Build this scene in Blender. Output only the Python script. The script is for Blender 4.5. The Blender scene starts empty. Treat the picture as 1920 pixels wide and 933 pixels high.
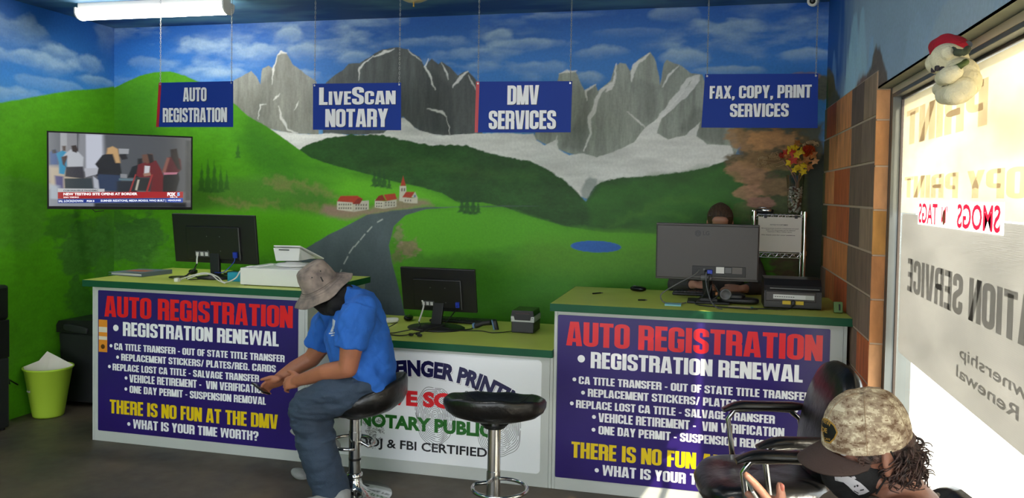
import bpy, bmesh, math, random
import numpy as np
from mathutils import Vector, Matrix, Quaternion, noise
from math import sin, cos, pi, radians

# ---------------------------------------------------------------- camera
CAM = dict(f=1511.87, yaw=0.2405, pitch=-0.0319, roll=0.0173, py=408.43)
CLOC = Vector((-0.7391, -5.7621, 1.6933))
def _axes():
    y, pt, r = CAM['yaw'], CAM['pitch'], CAM['roll']
    fw = Vector((-sin(y)*cos(pt), cos(y)*cos(pt), sin(pt)))
    rt = Vector((cos(y), sin(y), 0)); up = rt.cross(fw)
    return rt*cos(r)+up*sin(r), -rt*sin(r)+up*cos(r), fw
RT, UP, FW = _axes()
scene = bpy.context.scene
col = scene.collection
cd = bpy.data.cameras.new('camera'); cam = bpy.data.objects.new('camera', cd); col.objects.link(cam)
cd.sensor_fit = 'HORIZONTAL'; cd.sensor_width = 36; cd.lens = 36*CAM['f']/1920
cd.shift_y = (CAM['py']-466.5)/1920
cd.clip_start = 0.05
cam.matrix_world = Matrix(((RT.x, UP.x, -FW.x, CLOC.x), (RT.y, UP.y, -FW.y, CLOC.y), (RT.z, UP.z, -FW.z, CLOC.z), (0, 0, 0, 1)))
scene.camera = cam
# ---------------------------------------------------------------- world, sun, exposure
scene.view_settings.view_transform = 'Standard'; scene.view_settings.look = 'None'
scene.view_settings.gamma = 1; scene.view_settings.use_curve_mapping = False
scene.view_settings.exposure = 1.05
world = bpy.data.worlds.new('daylight'); scene.world = world; world.use_nodes = True
wn = world.node_tree.nodes; bg = wn['Background']
bg.inputs[0].default_value = (0.93, 0.97, 1.0, 1); bg.inputs[1].default_value = 3.6
sd = bpy.data.lights.new('sun', 'SUN'); sd.energy = 7.0; sd.angle = radians(1.0); sd.color = (1.0, 0.86, 0.66)
sun = bpy.data.objects.new('sun', sd); col.objects.link(sun)
sun.rotation_euler = Vector((0.80, -0.52, 0.52)).to_track_quat('Z', 'Y').to_euler()
sun.location = (6, -6, 6)
LAMP_STRENGTH = 15.0

# ---------------------------------------------------------------- helpers
def at(px, py, plane, v):
    """point of the room where the sight line through an image point meets a real plane (plane in x, y, z)"""
    d = FW + RT*((px-960)/CAM['f']) - UP*((py-CAM['py'])/CAM['f'])
    i = 'xyz'.index(plane); t = (v-CLOC[i])/d[i]
    return CLOC + d*t
def ay(px, py, y): return at(px, py, 'y', y)
def az(px, py, z): return at(px, py, 'z', z)
def lin(c):
    return tuple(((v/12.92) if v <= 0.04045 else ((v+0.055)/1.055)**2.4) for v in c)
def rgb(r, g, b): return lin((r/255, g/255, b/255))
MATS = {}
def mat(name, c, rough=0.5, metal=0.0, nscale=0, namt=0.0, bump=0.0, bscale=None, emit=None, es=1.0, coat=0.0, spec=0.5, trans=0.0, stretch=None, c2=None, alpha=1.0):
    if name in MATS: return MATS[name]
    m = bpy.data.materials.new(name); m.use_nodes = True
    nt = m.node_tree; n = nt.nodes; b = n['Principled BSDF']
    b.inputs['Roughness'].default_value = rough; b.inputs['Metallic'].default_value = metal
    b.inputs['Base Color'].default_value = (*c, 1); b.inputs['Coat Weight'].default_value = coat
    b.inputs['Specular IOR Level'].default_value = spec
    b.inputs['Transmission Weight'].default_value = trans; b.inputs['Alpha'].default_value = alpha
    if emit: b.inputs['Emission Color'].default_value = (*emit, 1); b.inputs['Emission Strength'].default_value = es
    if nscale or bump:
        tc = n.new('ShaderNodeTexCoord'); src = tc.outputs['Object']
        if stretch:
            mp = n.new('ShaderNodeMapping'); mp.inputs['Scale'].default_value = stretch
            nt.links.new(src, mp.inputs[0]); src = mp.outputs[0]
        if nscale:
            no = n.new('ShaderNodeTexNoise'); no.inputs['Scale'].default_value = nscale; no.inputs['Detail'].default_value = 6
            nt.links.new(src, no.inputs['Vector'])
            mx = n.new('ShaderNodeMix'); mx.data_type = 'RGBA'
            cc = c2 if c2 else tuple(v*(1-namt) for v in c)
            mr = n.new('ShaderNodeMapRange'); mr.inputs[1].default_value = 0.35; mr.inputs[2].default_value = 0.68
            nt.links.new(no.outputs[0], mr.inputs[0]); nt.links.new(mr.outputs[0], mx.inputs[0])
            mx.inputs[6].default_value = (*c, 1); mx.inputs[7].default_value = (*cc, 1)
            nt.links.new(mx.outputs[2], b.inputs['Base Color'])
        if bump:
            nb = n.new('ShaderNodeTexNoise'); nb.inputs['Scale'].default_value = bscale or 40; nb.inputs['Detail'].default_value = 4
            nt.links.new(src, nb.inputs['Vector'])
            bp = n.new('ShaderNodeBump'); bp.inputs['Strength'].default_value = bump; bp.inputs['Distance'].default_value = 0.01
            nt.links.new(nb.outputs[0], bp.inputs['Height']); nt.links.new(bp.outputs[0], b.inputs['Normal'])
    MATS[name] = m
    return m
def vcmat(name, rough=0.6, attr='Col', nscale=30, namt=0.12, bump=0.0, bscale=60, emit=0.0, spec=0.4):
    m = bpy.data.materials.new(name); m.use_nodes = True
    nt = m.node_tree; n = nt.nodes; b = n['Principled BSDF']; b.inputs['Roughness'].default_value = rough
    b.inputs['Specular IOR Level'].default_value = spec
    a = n.new('ShaderNodeAttribute'); a.attribute_name = attr
    out = a.outputs['Color']
    tc = n.new('ShaderNodeTexCoord')
    if namt:
        no = n.new('ShaderNodeTexNoise'); no.inputs['Scale'].default_value = nscale; no.inputs['Detail'].default_value = 8
        nt.links.new(tc.outputs['Object'], no.inputs['Vector'])
        mr = n.new('ShaderNodeMapRange'); mr.inputs[1].default_value = 0.3; mr.inputs[2].default_value = 0.7
        mr.inputs[3].default_value = 1-namt; mr.inputs[4].default_value = 1+namt
        nt.links.new(no.outputs[0], mr.inputs[0])
        vm = n.new('ShaderNodeVectorMath'); vm.operation = 'SCALE'
        nt.links.new(out, vm.inputs[0]); nt.links.new(mr.outputs[0], vm.inputs['Scale']); out = vm.outputs[0]
    if emit:
        b.inputs['Base Color'].default_value = (0.01, 0.01, 0.01, 1)
        nt.links.new(out, b.inputs['Emission Color']); b.inputs['Emission Strength'].default_value = emit
    else: nt.links.new(out, b.inputs['Base Color'])
    if bump:
        nb = n.new('ShaderNodeTexNoise'); nb.inputs['Scale'].default_value = bscale
        nt.links.new(tc.outputs['Object'], nb.inputs['Vector'])
        bp = n.new('ShaderNodeBump'); bp.inputs['Strength'].default_value = bump; bp.inputs['Distance'].default_value = 0.005
        nt.links.new(nb.outputs[0], bp.inputs['Height']); nt.links.new(bp.outputs[0], b.inputs['Normal'])
    return m

def rotm(rx=0, ry=0, rz=0):
    return Matrix.Rotation(rz, 3, 'Z') @ Matrix.Rotation(ry, 3, 'Y') @ Matrix.Rotation(rx, 3, 'X')
def frame_to(d):
    d = Vector(d).normalized(); return d.to_track_quat('Z', 'Y').to_matrix()
class MB:
    def __init__(s): s.v = []; s.f = []; s.sm = []; s.mi = []; s.cur = 0
    def add(s, vs, fs, smooth=False):
        o = len(s.v); s.v += [tuple(v) for v in vs]; s.f += [tuple(i+o for i in f) for f in fs]
        s.sm += [smooth]*len(fs); s.mi += [s.cur]*len(fs); return s
    def box(s, c, d, rot=None):
        vs = []
        for x in (-.5, .5):
            for y in (-.5, .5):
                for z in (-.5, .5):
                    p = Vector((x*d[0], y*d[1], z*d[2])); p = rot @ p if rot is not None else p
                    vs.append(p+Vector(c))
        return s.add(vs, [(0, 1, 3, 2), (4, 6, 7, 5), (0, 4, 5, 1), (2, 3, 7, 6), (0, 2, 6, 4), (1, 5, 7, 3)])
    def bx(s, x0, x1, y0, y1, z0, z1): return s.box(((x0+x1)/2, (y0+y1)/2, (z0+z1)/2), (abs(x1-x0), abs(y1-y0), abs(z1-z0)))
    def rbox(s, c, d, r=.1, rot=None, n=4, p=None):
        """rounded box: superellipsoid-like block"""
        nu, nv = 8*n//2, 4*n; p = p or 4.0; vs = []; fs = []
        for j in range(nv+1):
            ph = -pi/2+pi*j/nv
            for i in range(2*nu):
                th = 2*pi*i/(2*nu)
                f = lambda w: math.copysign(abs(w)**(2/p), w)
                q = Vector((f(cos(ph))*f(cos(th))*d[0]/2, f(cos(ph))*f(sin(th))*d[1]/2, f(sin(ph))*d[2]/2))
                if rot is not None: q = rot @ q
                vs.append(q+Vector(c))
        m = 2*nu
        for j in range(nv):
            for i in range(m): fs.append((j*m+i, j*m+(i+1) % m, (j+1)*m+(i+1) % m, (j+1)*m+i))
        return s.add(vs, fs, True)
    def ell(s, c, r, rot=None, nu=20, nv=12):
        if not hasattr(r, '__len__'): r = (r, r, r)
        vs = []; fs = []
        for j in range(nv+1):
            ph = -pi/2+pi*j/nv
            for i in range(nu):
                th = 2*pi*i/nu; q = Vector((cos(ph)*cos(th)*r[0], cos(ph)*sin(th)*r[1], sin(ph)*r[2]))
                if rot is not None: q = rot @ q
                vs.append(q+Vector(c))
        for j in range(nv):
            for i in range(nu): fs.append((j*nu+i, j*nu+(i+1) % nu, (j+1)*nu+(i+1) % nu, (j+1)*nu+i))
        return s.add(vs, fs, True)
    def rings(s, rs, cap=True, closed=True, smooth=True):
        n = len(rs[0]); vs = [p for r in rs for p in r]; fs = []
        for j in range(len(rs)-1):
            for i in range(n if closed else n-1):
                fs.append((j*n+i, j*n+(i+1) % n, (j+1)*n+(i+1) % n, (j+1)*n+i))
        s.add(vs, fs, smooth)
        if cap:
            s.add(rs[0], [tuple(reversed(range(n)))], False); s.add(rs[-1], [tuple(range(n))], False)
        return s
    def cyl(s, p1, p2, r1, r2=None, n=16, cap=True, smooth=True):
        r2 = r1 if r2 is None else r2; p1 = Vector(p1); p2 = Vector(p2); F = frame_to(p2-p1)
        rs = [[p+F @ Vector((cos(2*pi*i/n)*r, sin(2*pi*i/n)*r, 0)) for i in range(n)] for p, r in ((p1, r1), (p2, r2))]
        return s.rings(rs, cap, True, smooth)
    def lathe(s, prof, c=(0, 0, 0), n=32, rot=None, sx=1, sy=1, cap=False):
        rs = []
        for r, z in prof:
            ring = []
            for i in range(n):
                q = Vector((cos(2*pi*i/n)*r*sx, sin(2*pi*i/n)*r*sy, z)); q = rot @ q if rot is not None else q
                ring.append(q+Vector(c))
            rs.append(ring)
        return s.rings(rs, cap)
    def tube(s, pts, r, n=10, closed=False, cap=True):
        pts = [Vector(p) for p in pts]; m = len(pts); rs = []
        rr = r if hasattr(r, '__len__') else [r]*m
        t0 = None; N = None
        for k in range(m):
            if closed: t = pts[(k+1) % m]-pts[k-1]
            else: t = pts[min(k+1, m-1)]-pts[max(k-1, 0)]
            t.normalize()
            if N is None:
                N = t.orthogonal().normalized()
            else:
                N = (N-t*N.dot(t)).normalized()
            B = t.cross(N)
            rs.append([pts[k]+(N*cos(2*pi*i/n)+B*sin(2*pi*i/n))*rr[k] for i in range(n)])
        if closed: rs.append(rs[0])
        return s.rings(rs, cap and not closed)
    def prism(s, poly, h, F=None, o=(0, 0, 0), smooth=False):
        """2-D polygon (x,y) extruded by h along local z, in frame F (3x3) at origin o"""
        F = F or Matrix.Identity(3); o = Vector(o); n = len(poly)
        a = [o+F @ Vector((x, y, 0)) for x, y in poly]; b = [o+F @ Vector((x, y, h)) for x, y in poly]
        s.add(a+b, [tuple(reversed(range(n))), tuple(range(n, 2*n))])
        s.add(a+b, [(i, (i+1) % n, n+(i+1) % n, n+i) for i in range(n)], smooth)
        return s
    def build(s, name, m, parent=None, world=False, bevel=0, sub=0, kind=None, label=None, cols=None):
        me = bpy.data.meshes.new(name)
        vs = s.v
        if world and parent is not None:
            W = Matrix.Identity(4); q = parent
            while q is not None: W = q.matrix_basis @ W; q = q.parent
            Wi = W.inverted(); vs = [tuple(Wi @ Vector(v)) for v in vs]
        me.from_pydata(vs, [], s.f)
        ms = m if isinstance(m, (list, tuple)) else [m]
        for q in ms: me.materials.append(q)
        me.polygons.foreach_set('use_smooth', s.sm); me.polygons.foreach_set('material_index', s.mi)
        me.validate(); me.update()
        o = bpy.data.objects.new(name, me); col.objects.link(o)
        if parent is not None: o.parent = parent
        if bevel:
            b = o.modifiers.new('bevel', 'BEVEL'); b.width = bevel; b.segments = 2; b.limit_method = 'ANGLE'; b.angle_limit = radians(40)
        if sub:
            b = o.modifiers.new('sub', 'SUBSURF'); b.levels = sub; b.render_levels = sub
        if kind: o['kind'] = kind
        if label: o['label'] = label
        return o
def thing(name, label, cat, loc=(0, 0, 0), rz=0, group=None):
    o = bpy.data.objects.new(name, None); col.objects.link(o); o.empty_display_size = .1
    o.location = loc; o.rotation_euler = (0, 0, rz); o['label'] = label; o['category'] = cat
    o.matrix_basis = Matrix.Translation(Vector(loc)) @ Matrix.Rotation(rz, 4, 'Z')
    if group: o['group'] = group
    return o
def tag(o, label, cat, group=None, kind=None):
    o['label'] = label; o['category'] = cat
    if group: o['group'] = group
    if kind: o['kind'] = kind
    return o
def struct(o): o['kind'] = 'structure'; return o
def copy_tree(o, parent=None):
    c = o.copy(); col.objects.link(c)
    if parent is not None: c.parent = parent
    for ch in list(o.children): copy_tree(ch, c)
    return c
# ---- fused organic forms -------------------------------------------------
def sweep(mb, pts, rad, n=14, flat=None):
    """round limb through pts with radii, sphere ends"""
    pts = [Vector(p) for p in pts]
    for a, b, r1, r2 in zip(pts, pts[1:], rad, rad[1:]): mb.cyl(a, b, r1, r2, n)
    for p, r in zip(pts, rad): mb.ell(p, r*0.999, None, n, 8)
def bake(o):
    dg = bpy.context.evaluated_depsgraph_get(); dg.update()
    me = bpy.data.meshes.new_from_object(o.evaluated_get(dg)); old = o.data
    o.modifiers.clear(); o.data = me; me.name = o.name
    bpy.data.meshes.remove(old); return o
def fuse(mb, name, m, parent, voxel=.006, smooth=6, world=True, disp=None, label=None):
    o = mb.build(name, m, parent, world)
    r = o.modifiers.new('r', 'REMESH'); r.mode = 'VOXEL'; r.voxel_size = voxel; r.use_smooth_shade = True
    if smooth:
        q = o.modifiers.new('s', 'SMOOTH'); q.iterations = smooth; q.factor = .5
    bake(o)
    me = o.data
    if disp:
        n = len(me.vertices); co = np.empty(n*3); me.vertices.foreach_get('co', co); co = co.reshape(-1, 3)
        no = np.empty(n*3); me.vertices.foreach_get('normal', no); no = no.reshape(-1, 3)
        for i in range(n):
            co[i] += no[i]*disp(Vector(co[i]), Vector(no[i]))
        me.vertices.foreach_set('co', co.ravel()); me.update()
    me.polygons.foreach_set('use_smooth', [True]*len(me.polygons))
    if label: o['label'] = label
    return o
def vcolor(o, fn, attr='Col'):
    me = o.data; n = len(me.vertices); co = np.empty(n*3); me.vertices.foreach_get('co', co); co = co.reshape(-1, 3)
    c = fn(co); c = np.concatenate([c, np.ones((n, 1))], 1).astype(np.float32)
    a = me.color_attributes.new(attr, 'FLOAT_COLOR', 'POINT'); a.data.foreach_set('color', c.ravel())

# ---- heavy condensed lettering ------------------------------------------
def _g():
    a, t = .08, .16; G = {}
    def R(w): return w-a
    w = .41; L = a; r = R(w); T = 1-a; B = a; k = .12
    G['O'] = (w, [[(L, B, k), (r, B, k), (r, T, k), (L, T, k), 'c']], [])
    G['C'] = (w, [[(r, .37, 0), (r, B, k), (L, B, k), (L, T, k), (r, T, k), (r, .63, 0)]], [])
    G['G'] = (w, [[(r, .64, 0), (r, T, k), (L, T, k), (L, B, k), (r, B, .05), (r, .5, 0)], [(.23, .46, 0), (w, .46, 0)]], [])
    G['D'] = (w, [[(L, B, 0), (r, B, k), (r, T, k), (L, T, 0), 'c']], [])
    G['U'] = (w, [[(L, 1, 0), (L, B, k), (r, B, k), (r, 1, 0)]], [])
    G['S'] = (.40, [[(.32, .68, 0), (.32, T, k), (L, T, k), (L, .60, .08), (.32, .42, .08), (.32, B, k), (L, B, k), (L, .33, 0)]], [])
    G['T'] = (.37, [[(0, T, 0), (.37, T, 0)], [(.185, 0, 0), (.185, T, 0)]], [])
    G['I'] = (.17, [[(.085, 0, 0), (.085, 1, 0)]], [])
    G['E'] = (.32, [[(L, 0, 0), (L, 1, 0)], [(L, T, 0), (.32, T, 0)], [(L, .51, 0), (.30, .51, 0)], [(L, B, 0), (.32, B, 0)]], [])
    G['F'] = (.30, [[(L, 0, 0), (L, 1, 0)], [(L, T, 0), (.30, T, 0)], [(L, .50, 0), (.28, .50, 0)]], [])
    G['H'] = (w, [[(L, 0, 0), (L, 1, 0)], [(r, 0, 0), (r, 1, 0)], [(L, .52, 0), (r, .52, 0)]], [])
    G['L'] = (.30, [[(L, 0, 0), (L, 1, 0)], [(L, B, 0), (.30, B, 0)]], [])
    G['N'] = (w, [[(.07, 0, 0), (.07, 1, 0)], [(w-.07, 0, 0), (w-.07, 1, 0)]], [[(0, 1), (.155, 1), (w, 0), (w-.155, 0)]])
    G['A'] = (.44, [], [[(0, 0), (.16, 0), (.22, .80), (.22, 1), (.10, 1)], [(.44, 0), (.28, 0), (.22, .80), (.22, 1), (.34, 1)], [(.14, .16), (.30, .16), (.29, .31), (.15, .31)]])
    G['V'] = (.44, [], [[(0, 1), (.16, 1), (.22, .24), (.22, 0), (.10, 0)], [(.44, 1), (.28, 1), (.22, .24), (.22, 0), (.34, 0)]])
    W = .64
    G['W'] = (W, [], [[(0, 1), (.14, 1), (.205, 0), (.075, 0)], [(.12, 0), (.205, 0), (.37, 1), (.25, 1)], [(W, 1), (W-.14, 1), (W-.205, 0), (W-.075, 0)], [(W-.12, 0), (W-.205, 0), (W-.37, 1), (W-.25, 1)]])
    M = .52
    G['M'] = (M, [[(.07, 0, 0), (.07, 1, 0)], [(M-.07, 0, 0), (M-.07, 1, 0)]], [[(0, 1), (.18, 1), (.27, .3), (.26, 0), (.19, 0)], [(M, 1), (M-.18, 1), (M-.27, .3), (M-.26, 0), (M-.19, 0)]])
    G['R'] = (w, [[(L, 0, 0), (L, 1, 0)], [(L, T, 0), (r, T, .12), (r, .49, .09), (L, .49, 0)], [(L+.06, .49, 0), (r, .49, .09), (r, 0, 0)]], [])
    G['P'] = (w-.02, [[(L, 0, 0), (L, 1, 0)], [(L, T, 0), (r-.02, T, .12), (r-.02, .42, .12), (L, .42, 0)]], [])
    G['B'] = (w, [[(L, 0, 0), (L, 1, 0)], [(L, T, 0), (r-.01, T, .1), (r-.01, .53, .08), (L, .53, 0)], [(L, .51, 0), (r, .51, .08), (r, B, .12), (L, B, 0)]], [])
    G['K'] = (.44, [[(L, 0, 0), (L, 1, 0)]], [[(.13, .40), (.28, 1), (.43, 1), (.27, .52)], [(.15, .55), (.27, .62), (.45, 0), (.29, 0)]])
    G['Y'] = (.42, [], [[(0, 1), (.16, 1), (.28, .44), (.14, .34)], [(.42, 1), (.26, 1), (.14, .44), (.28, .34)], [(.13, 0), (.29, 0), (.29, .42), (.13, .42)]])
    G['X'] = (.44, [], [[(0, 1), (.16, 1), (.44, 0), (.28, 0)], [(.28, 1), (.44, 1), (.16, 0), (0, 0)]])
    G['?'] = (.40, [[(L, .66, 0), (L, T, k), (.32, T, k), (.32, .56, .1), (.2, .46, .04), (.2, .27, 0)]], [[(.12, 0), (.28, 0), (.28, .16), (.12, .16)]])
    G['-'] = (.22, [], [[(.01, .33), (.21, .33), (.21, .48), (.01, .48)]])
    G['/'] = (.28, [], [[(0, 0), (.12, 0), (.28, 1), (.16, 1)]])
    G['.'] = (.17, [], [[(.01, 0), (.16, 0), (.16, .17), (.01, .17)]])
    G[','] = (.17, [], [[(.01, 0), (.02, -.16), (.10, -.12), (.16, 0), (.16, .17), (.01, .17)]])
    return G
GL = _g()
def _strip(pts, t):
    closed = pts[-1] == 'c'
    if closed: pts = pts[:-1]
    n = len(pts); P = []
    for i, (x, y, r) in enumerate(pts):
        p = Vector((x, y))
        if r == 0 or (not closed and i in (0, n-1)): P.append(p); continue
        a = Vector(pts[i-1][:2]); b = Vector(pts[(i+1) % n][:2])
        da = (a-p); db = (b-p); rr = min(r, da.length*.49, db.length*.49)
        p0 = p+da.normalized()*rr; p1 = p+db.normalized()*rr
        for k in range(5):
            u = k/4; P.append(p0*(1-u)**2+p*2*u*(1-u)+p1*u*u)
    m = len(P); Lf = []; Rt = []
    for i in range(m):
        a = P[i-1] if (closed or i > 0) else None; b = P[(i+1) % m] if (closed or i < m-1) else None
        d1 = (P[i]-a).normalized() if a is not None else None; d2 = (b-P[i]).normalized() if b is not None else None
        if d1 is None: d1 = d2
        if d2 is None: d2 = d1
        n1 = Vector((-d1.y, d1.x)); n2 = Vector((-d2.y, d2.x)); q = (n1+n2)
        q = q.normalized() if q.length > 1e-6 else n1
        k = min(1.5, 1/max(.3, q.dot(n1))); off = q*(t/2*k)
        Lf.append(P[i]+off); Rt.append(P[i]-off)
    V = Lf+Rt; F = [(i, m+i, m+(i+1) % m, (i+1) % m) for i in range(m if closed else m-1)]
    return V, F
SPACES = []
def condensed(text, small=None):
    """returns verts2d, faces, width (cap height 1)"""
    V = []; F = []; x = 0; SPACES.clear()
    for i, ch in enumerate(text):
        s = 1.0
        if small and i in small: s = small[i]
        if ch == ' ': SPACES.append(x+.08); x += .20*1.6; continue
        w, st, po = GL[ch.upper()]
        z = 0
        for sp in st:
            v, f = _strip(list(sp), .16); o = len(V)
            V += [(x+p.x*1.6*s, p.y*s, z) for p in v]; F += [tuple(q+o for q in g) for g in f]; z += .0004
        for pg in po:
            o = len(V); V += [(x+p[0]*1.6*s, p[1]*s, z) for p in pg]; F.append(tuple(range(o, o+len(pg)))); z += .0004
        x += (w*s+.032)*1.6
    return V, F, x-.05
def put_text(V, F, w, box, m, parent, y, name='lettering', label=None, th=.0006, axis='x', slant=0.0):
    """flat print in the plane y = const; box = x0, x1, z0, z1 in world units"""
    x0, x1, z0, z1 = box; o = None
    for lo, hi in zip([-9]+list(SPACES), list(SPACES)+[1e9]):   # one mesh for each word
        Fw = [f for f in F if lo <= V[f[0]][0] < hi]
        if not Fw: continue
        used = sorted({i for f in Fw for i in f}); mp = {k: i for i, k in enumerate(used)}
        vs = [(x0+(V[k][0]/w)*(x1-x0), y-th-V[k][2]*.5, z0+V[k][1]*(z1-z0)) for k in used]
        o = MB().add(vs, [tuple(mp[i] for i in f) for f in Fw]).build(name, m, parent, True, label=label)
    return o
def fix_faces(V, F):
    out = []
    for f in F:
        A = 0
        for i in range(len(f)):
            x0, y0 = V[f[i]][:2]; x1, y1 = V[f[(i+1) % len(f)]][:2]; A += x0*y1-x1*y0
        out.append(f if A > 0 else tuple(reversed(f)))
    return out
def font_text(text, bold=0.0, spacing=1.0):
    cu = bpy.data.curves.new('t', 'FONT'); cu.body = text; cu.offset = bold; cu.space_character = spacing; cu.resolution_u = 3
    o = bpy.data.objects.new('t', cu); col.objects.link(o)
    dg = bpy.context.evaluated_depsgraph_get(); dg.update()
    me = bpy.data.meshes.new_from_object(o.evaluated_get(dg))
    V = [tuple(v.co) for v in me.vertices]; F = [tuple(p.vertices) for p in me.polygons]
    bpy.data.objects.remove(o); bpy.data.meshes.remove(me); bpy.data.curves.remove(cu)
    x0 = min(v[0] for v in V); x1 = max(v[0] for v in V); y0 = 0; y1 = max(v[1] for v in V)
    caph = y1
    V = [((a-x0)/caph, (b)/caph, 0) for a, b, c in V]
    return V, F, (x1-x0)/caph
# ================================================================ mural painting (colour of the wall paint, held on a fine wall mesh)
class Painter:
    """colour field over points (u, v) of one wall; shapes are drawn in wall metres"""
    def __init__(s, u, v, base):
        s.u, s.v = u, v; s.nu, s.nv = len(u), len(v)
        s.U, s.V = np.meshgrid(u, v, indexing='ij'); s.c = np.empty((s.nu, s.nv, 3)); s.c[:] = base
        s.h = (u[-1]-u[0])/(s.nu-1); s.rng = np.random.default_rng(7)
    def vn(s, scale, seed=0, sx=1, sy=1, octv=4, X=None, Y=None):
        X = s.U if X is None else X; Y = s.V if Y is None else Y
        out = np.zeros(X.shape); amp = 1; tot = 0
        for o in range(octv):
            g = np.random.default_rng(seed*31+o).random((257, 257))
            x = (X*scale*sx*2**o+97.3) % 256; y = (Y*scale*sy*2**o+41.7) % 256
            i = x.astype(int); j = y.astype(int); fx = x-i; fy = y-j
            fx = fx*fx*(3-2*fx); fy = fy*fy*(3-2*fy)
            out += amp*(g[i, j]*(1-fx)*(1-fy)+g[i+1, j]*fx*(1-fy)+g[i, j+1]*(1-fx)*fy+g[i+1, j+1]*fx*fy)
            tot += amp; amp *= .5
        return out/tot
    def pmask(s, P, soft=0.0, rough=0.0, rs=12, seed=3):
        P = np.array([(p[0], p[1]) for p in P]); pad = soft*2+rough*2+.01
        x0, y0 = P.min(0)-pad; x1, y1 = P.max(0)+pad
        ix = np.where((s.u >= x0) & (s.u <= x1))[0]; iy = np.where((s.v >= y0) & (s.v <= y1))[0]
        m = np.zeros((s.nu, s.nv))
        if len(ix) == 0 or len(iy) == 0: return m
        sl = (slice(ix[0], ix[-1]+1), slice(iy[0], iy[-1]+1)); X = s.U[sl].copy(); Y = s.V[sl].copy()
        if rough:
            X += (s.vn(rs, seed, X=X, Y=Y)-.5)*2*rough; Y += (s.vn(rs, seed+5, X=s.U[sl], Y=s.V[sl])-.5)*2*rough
        ins = np.zeros(X.shape, bool); D = np.full(X.shape, 1e9)
        n = len(P)
        for k in range(n):
            ax, ay_ = P[k]; bx, by = P[(k+1) % n]
            cond = ((ay_ > Y) != (by > Y))
            if by != ay_: ins ^= cond & (X < (bx-ax)*(Y-ay_)/(by-ay_)+ax)
            L2 = (bx-ax)**2+(by-ay_)**2+1e-12; t = np.clip(((X-ax)*(bx-ax)+(Y-ay_)*(by-ay_))/L2, 0, 1)
            D = np.minimum(D, np.hypot(X-ax-t*(bx-ax), Y-ay_-t*(by-ay_)))
        sd = np.where(ins, D, -D); w = max(soft, s.h*.5); m[sl] = np.clip(sd/(2*w)+.5, 0, 1)
        return m
    def mix(s, m, c): s.c += m[..., None]*(np.asarray(c)-s.c)
    def poly(s, P, c, soft=0, rough=0, rs=12, seed=3, a=1.0, m2=None):
        m = s.pmask(P, soft, rough, rs, seed)*a
        if m2 is not None: m = m*m2
        s.mix(m, c); return m
    def line(s, P, w, c, a=1.0, soft=0.002, rough=0, seed=3, taper=True):
        X, Y = s.U, s.V; D = np.full(X.shape, 1e9)
        if rough: X = X+(s.vn(25, seed)-.5)*2*rough; Y = Y+(s.vn(25, seed+9)-.5)*2*rough
        P = [(p[0], p[1]) for p in P]; n = len(P)-1
        for k in range(n):
            (ax, ay_), (bx, by) = P[k], P[k+1]; L2 = (bx-ax)**2+(by-ay_)**2+1e-12
            t = np.clip(((X-ax)*(bx-ax)+(Y-ay_)*(by-ay_))/L2, 0, 1)
            g = (k+t)/n; ww = w*(1-.75*np.abs(2*g-1)) if taper else w
            D = np.minimum(D, np.hypot(X-ax-t*(bx-ax), Y-ay_-t*(by-ay_))-ww)
        s.mix(np.clip(.5-D/(2*soft), 0, 1)*a, c)
    def ellm(s, c, r, soft=.3):
        d = np.hypot((s.U-c[0])/r[0], (s.V-c[1])/r[1]); return np.clip((1-d)/soft, 0, 1)
    def cloud(s, c, r, a=.8, col=(.35, .5, .6), seed=1, top=True, sc=6):
        n = s.vn(sc, seed, 1, 1.6, 5); n2 = s.vn(sc*3, seed+3, .7, 1.6, 4)
        dx = (s.U-c[0])/r[0]; dy = (s.V-c[1])/r[1]
        d = np.hypot(dx, dy*np.where(dy > 0, 1, .75))+(n-.5)*1.6+(n2-.5)*.35
        m = np.clip((1-d)/.42, 0, 1)
        if top: m *= np.clip(.55+.5*dy+(n2-.5)*.6, .12, 1)
        s.mix(m*a, col)
def wallmesh(name, u, v, fn3, cols, m, normal_flip=False, keep=None):
    nu, nv = len(u), len(v)
    U_, V_ = np.meshgrid(u, v, indexing='ij'); co = fn3(U_.ravel(), V_.ravel()).astype(np.float32)
    i = np.arange(nu-1)[:, None]*nv+np.arange(nv-1)[None, :]
    q = np.stack([i, i+nv, i+nv+1, i+1], -1)
    if keep is not None: q = q[keep]
    q = q.reshape(-1, 4)
    if normal_flip: q = q[:, ::-1]
    me = bpy.data.meshes.new(name); me.vertices.add(nu*nv); me.vertices.foreach_set('co', co.ravel())
    nf = len(q); me.loops.add(nf*4); me.loops.foreach_set('vertex_index', q.ravel().astype(np.int32))
    me.polygons.add(nf); me.polygons.foreach_set('loop_start', np.arange(0, nf*4, 4, dtype=np.int32))
    me.materials.append(m); me.update(calc_edges=True)
    a = me.color_attributes.new('Col', 'FLOAT_COLOR', 'POINT')
    cc = np.concatenate([np.clip(cols.reshape(-1, 3), 0, 1), np.ones((nu*nv, 1))], 1).astype(np.float32); a.data.foreach_set('color', cc.ravel())
    o = bpy.data.objects.new(name, me); col.objects.link(o); return struct(o)
def z2(x, y): return (400+x/2.332, y/2.332)
def z3(x, y): return (880+x/2.332, y/2.332)
def BW(px): # image points to the back wall plane
    return [(lambda q: (q.x, q.z))(ay(a, b, 0)) for a, b in px]
def LWp(px): return [(lambda q: (q.y, q.z))(at(a, b, 'x', -XW)) for a, b in px]
def RWp(px): return [(lambda q: (q.y, q.z))(at(a, b, 'x', 0)) for a, b in px]
XW = 5.585; HC = 2.998; YD = -1.259; YO = -1.735; ZO = 2.1985; YB = -9.0
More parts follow.
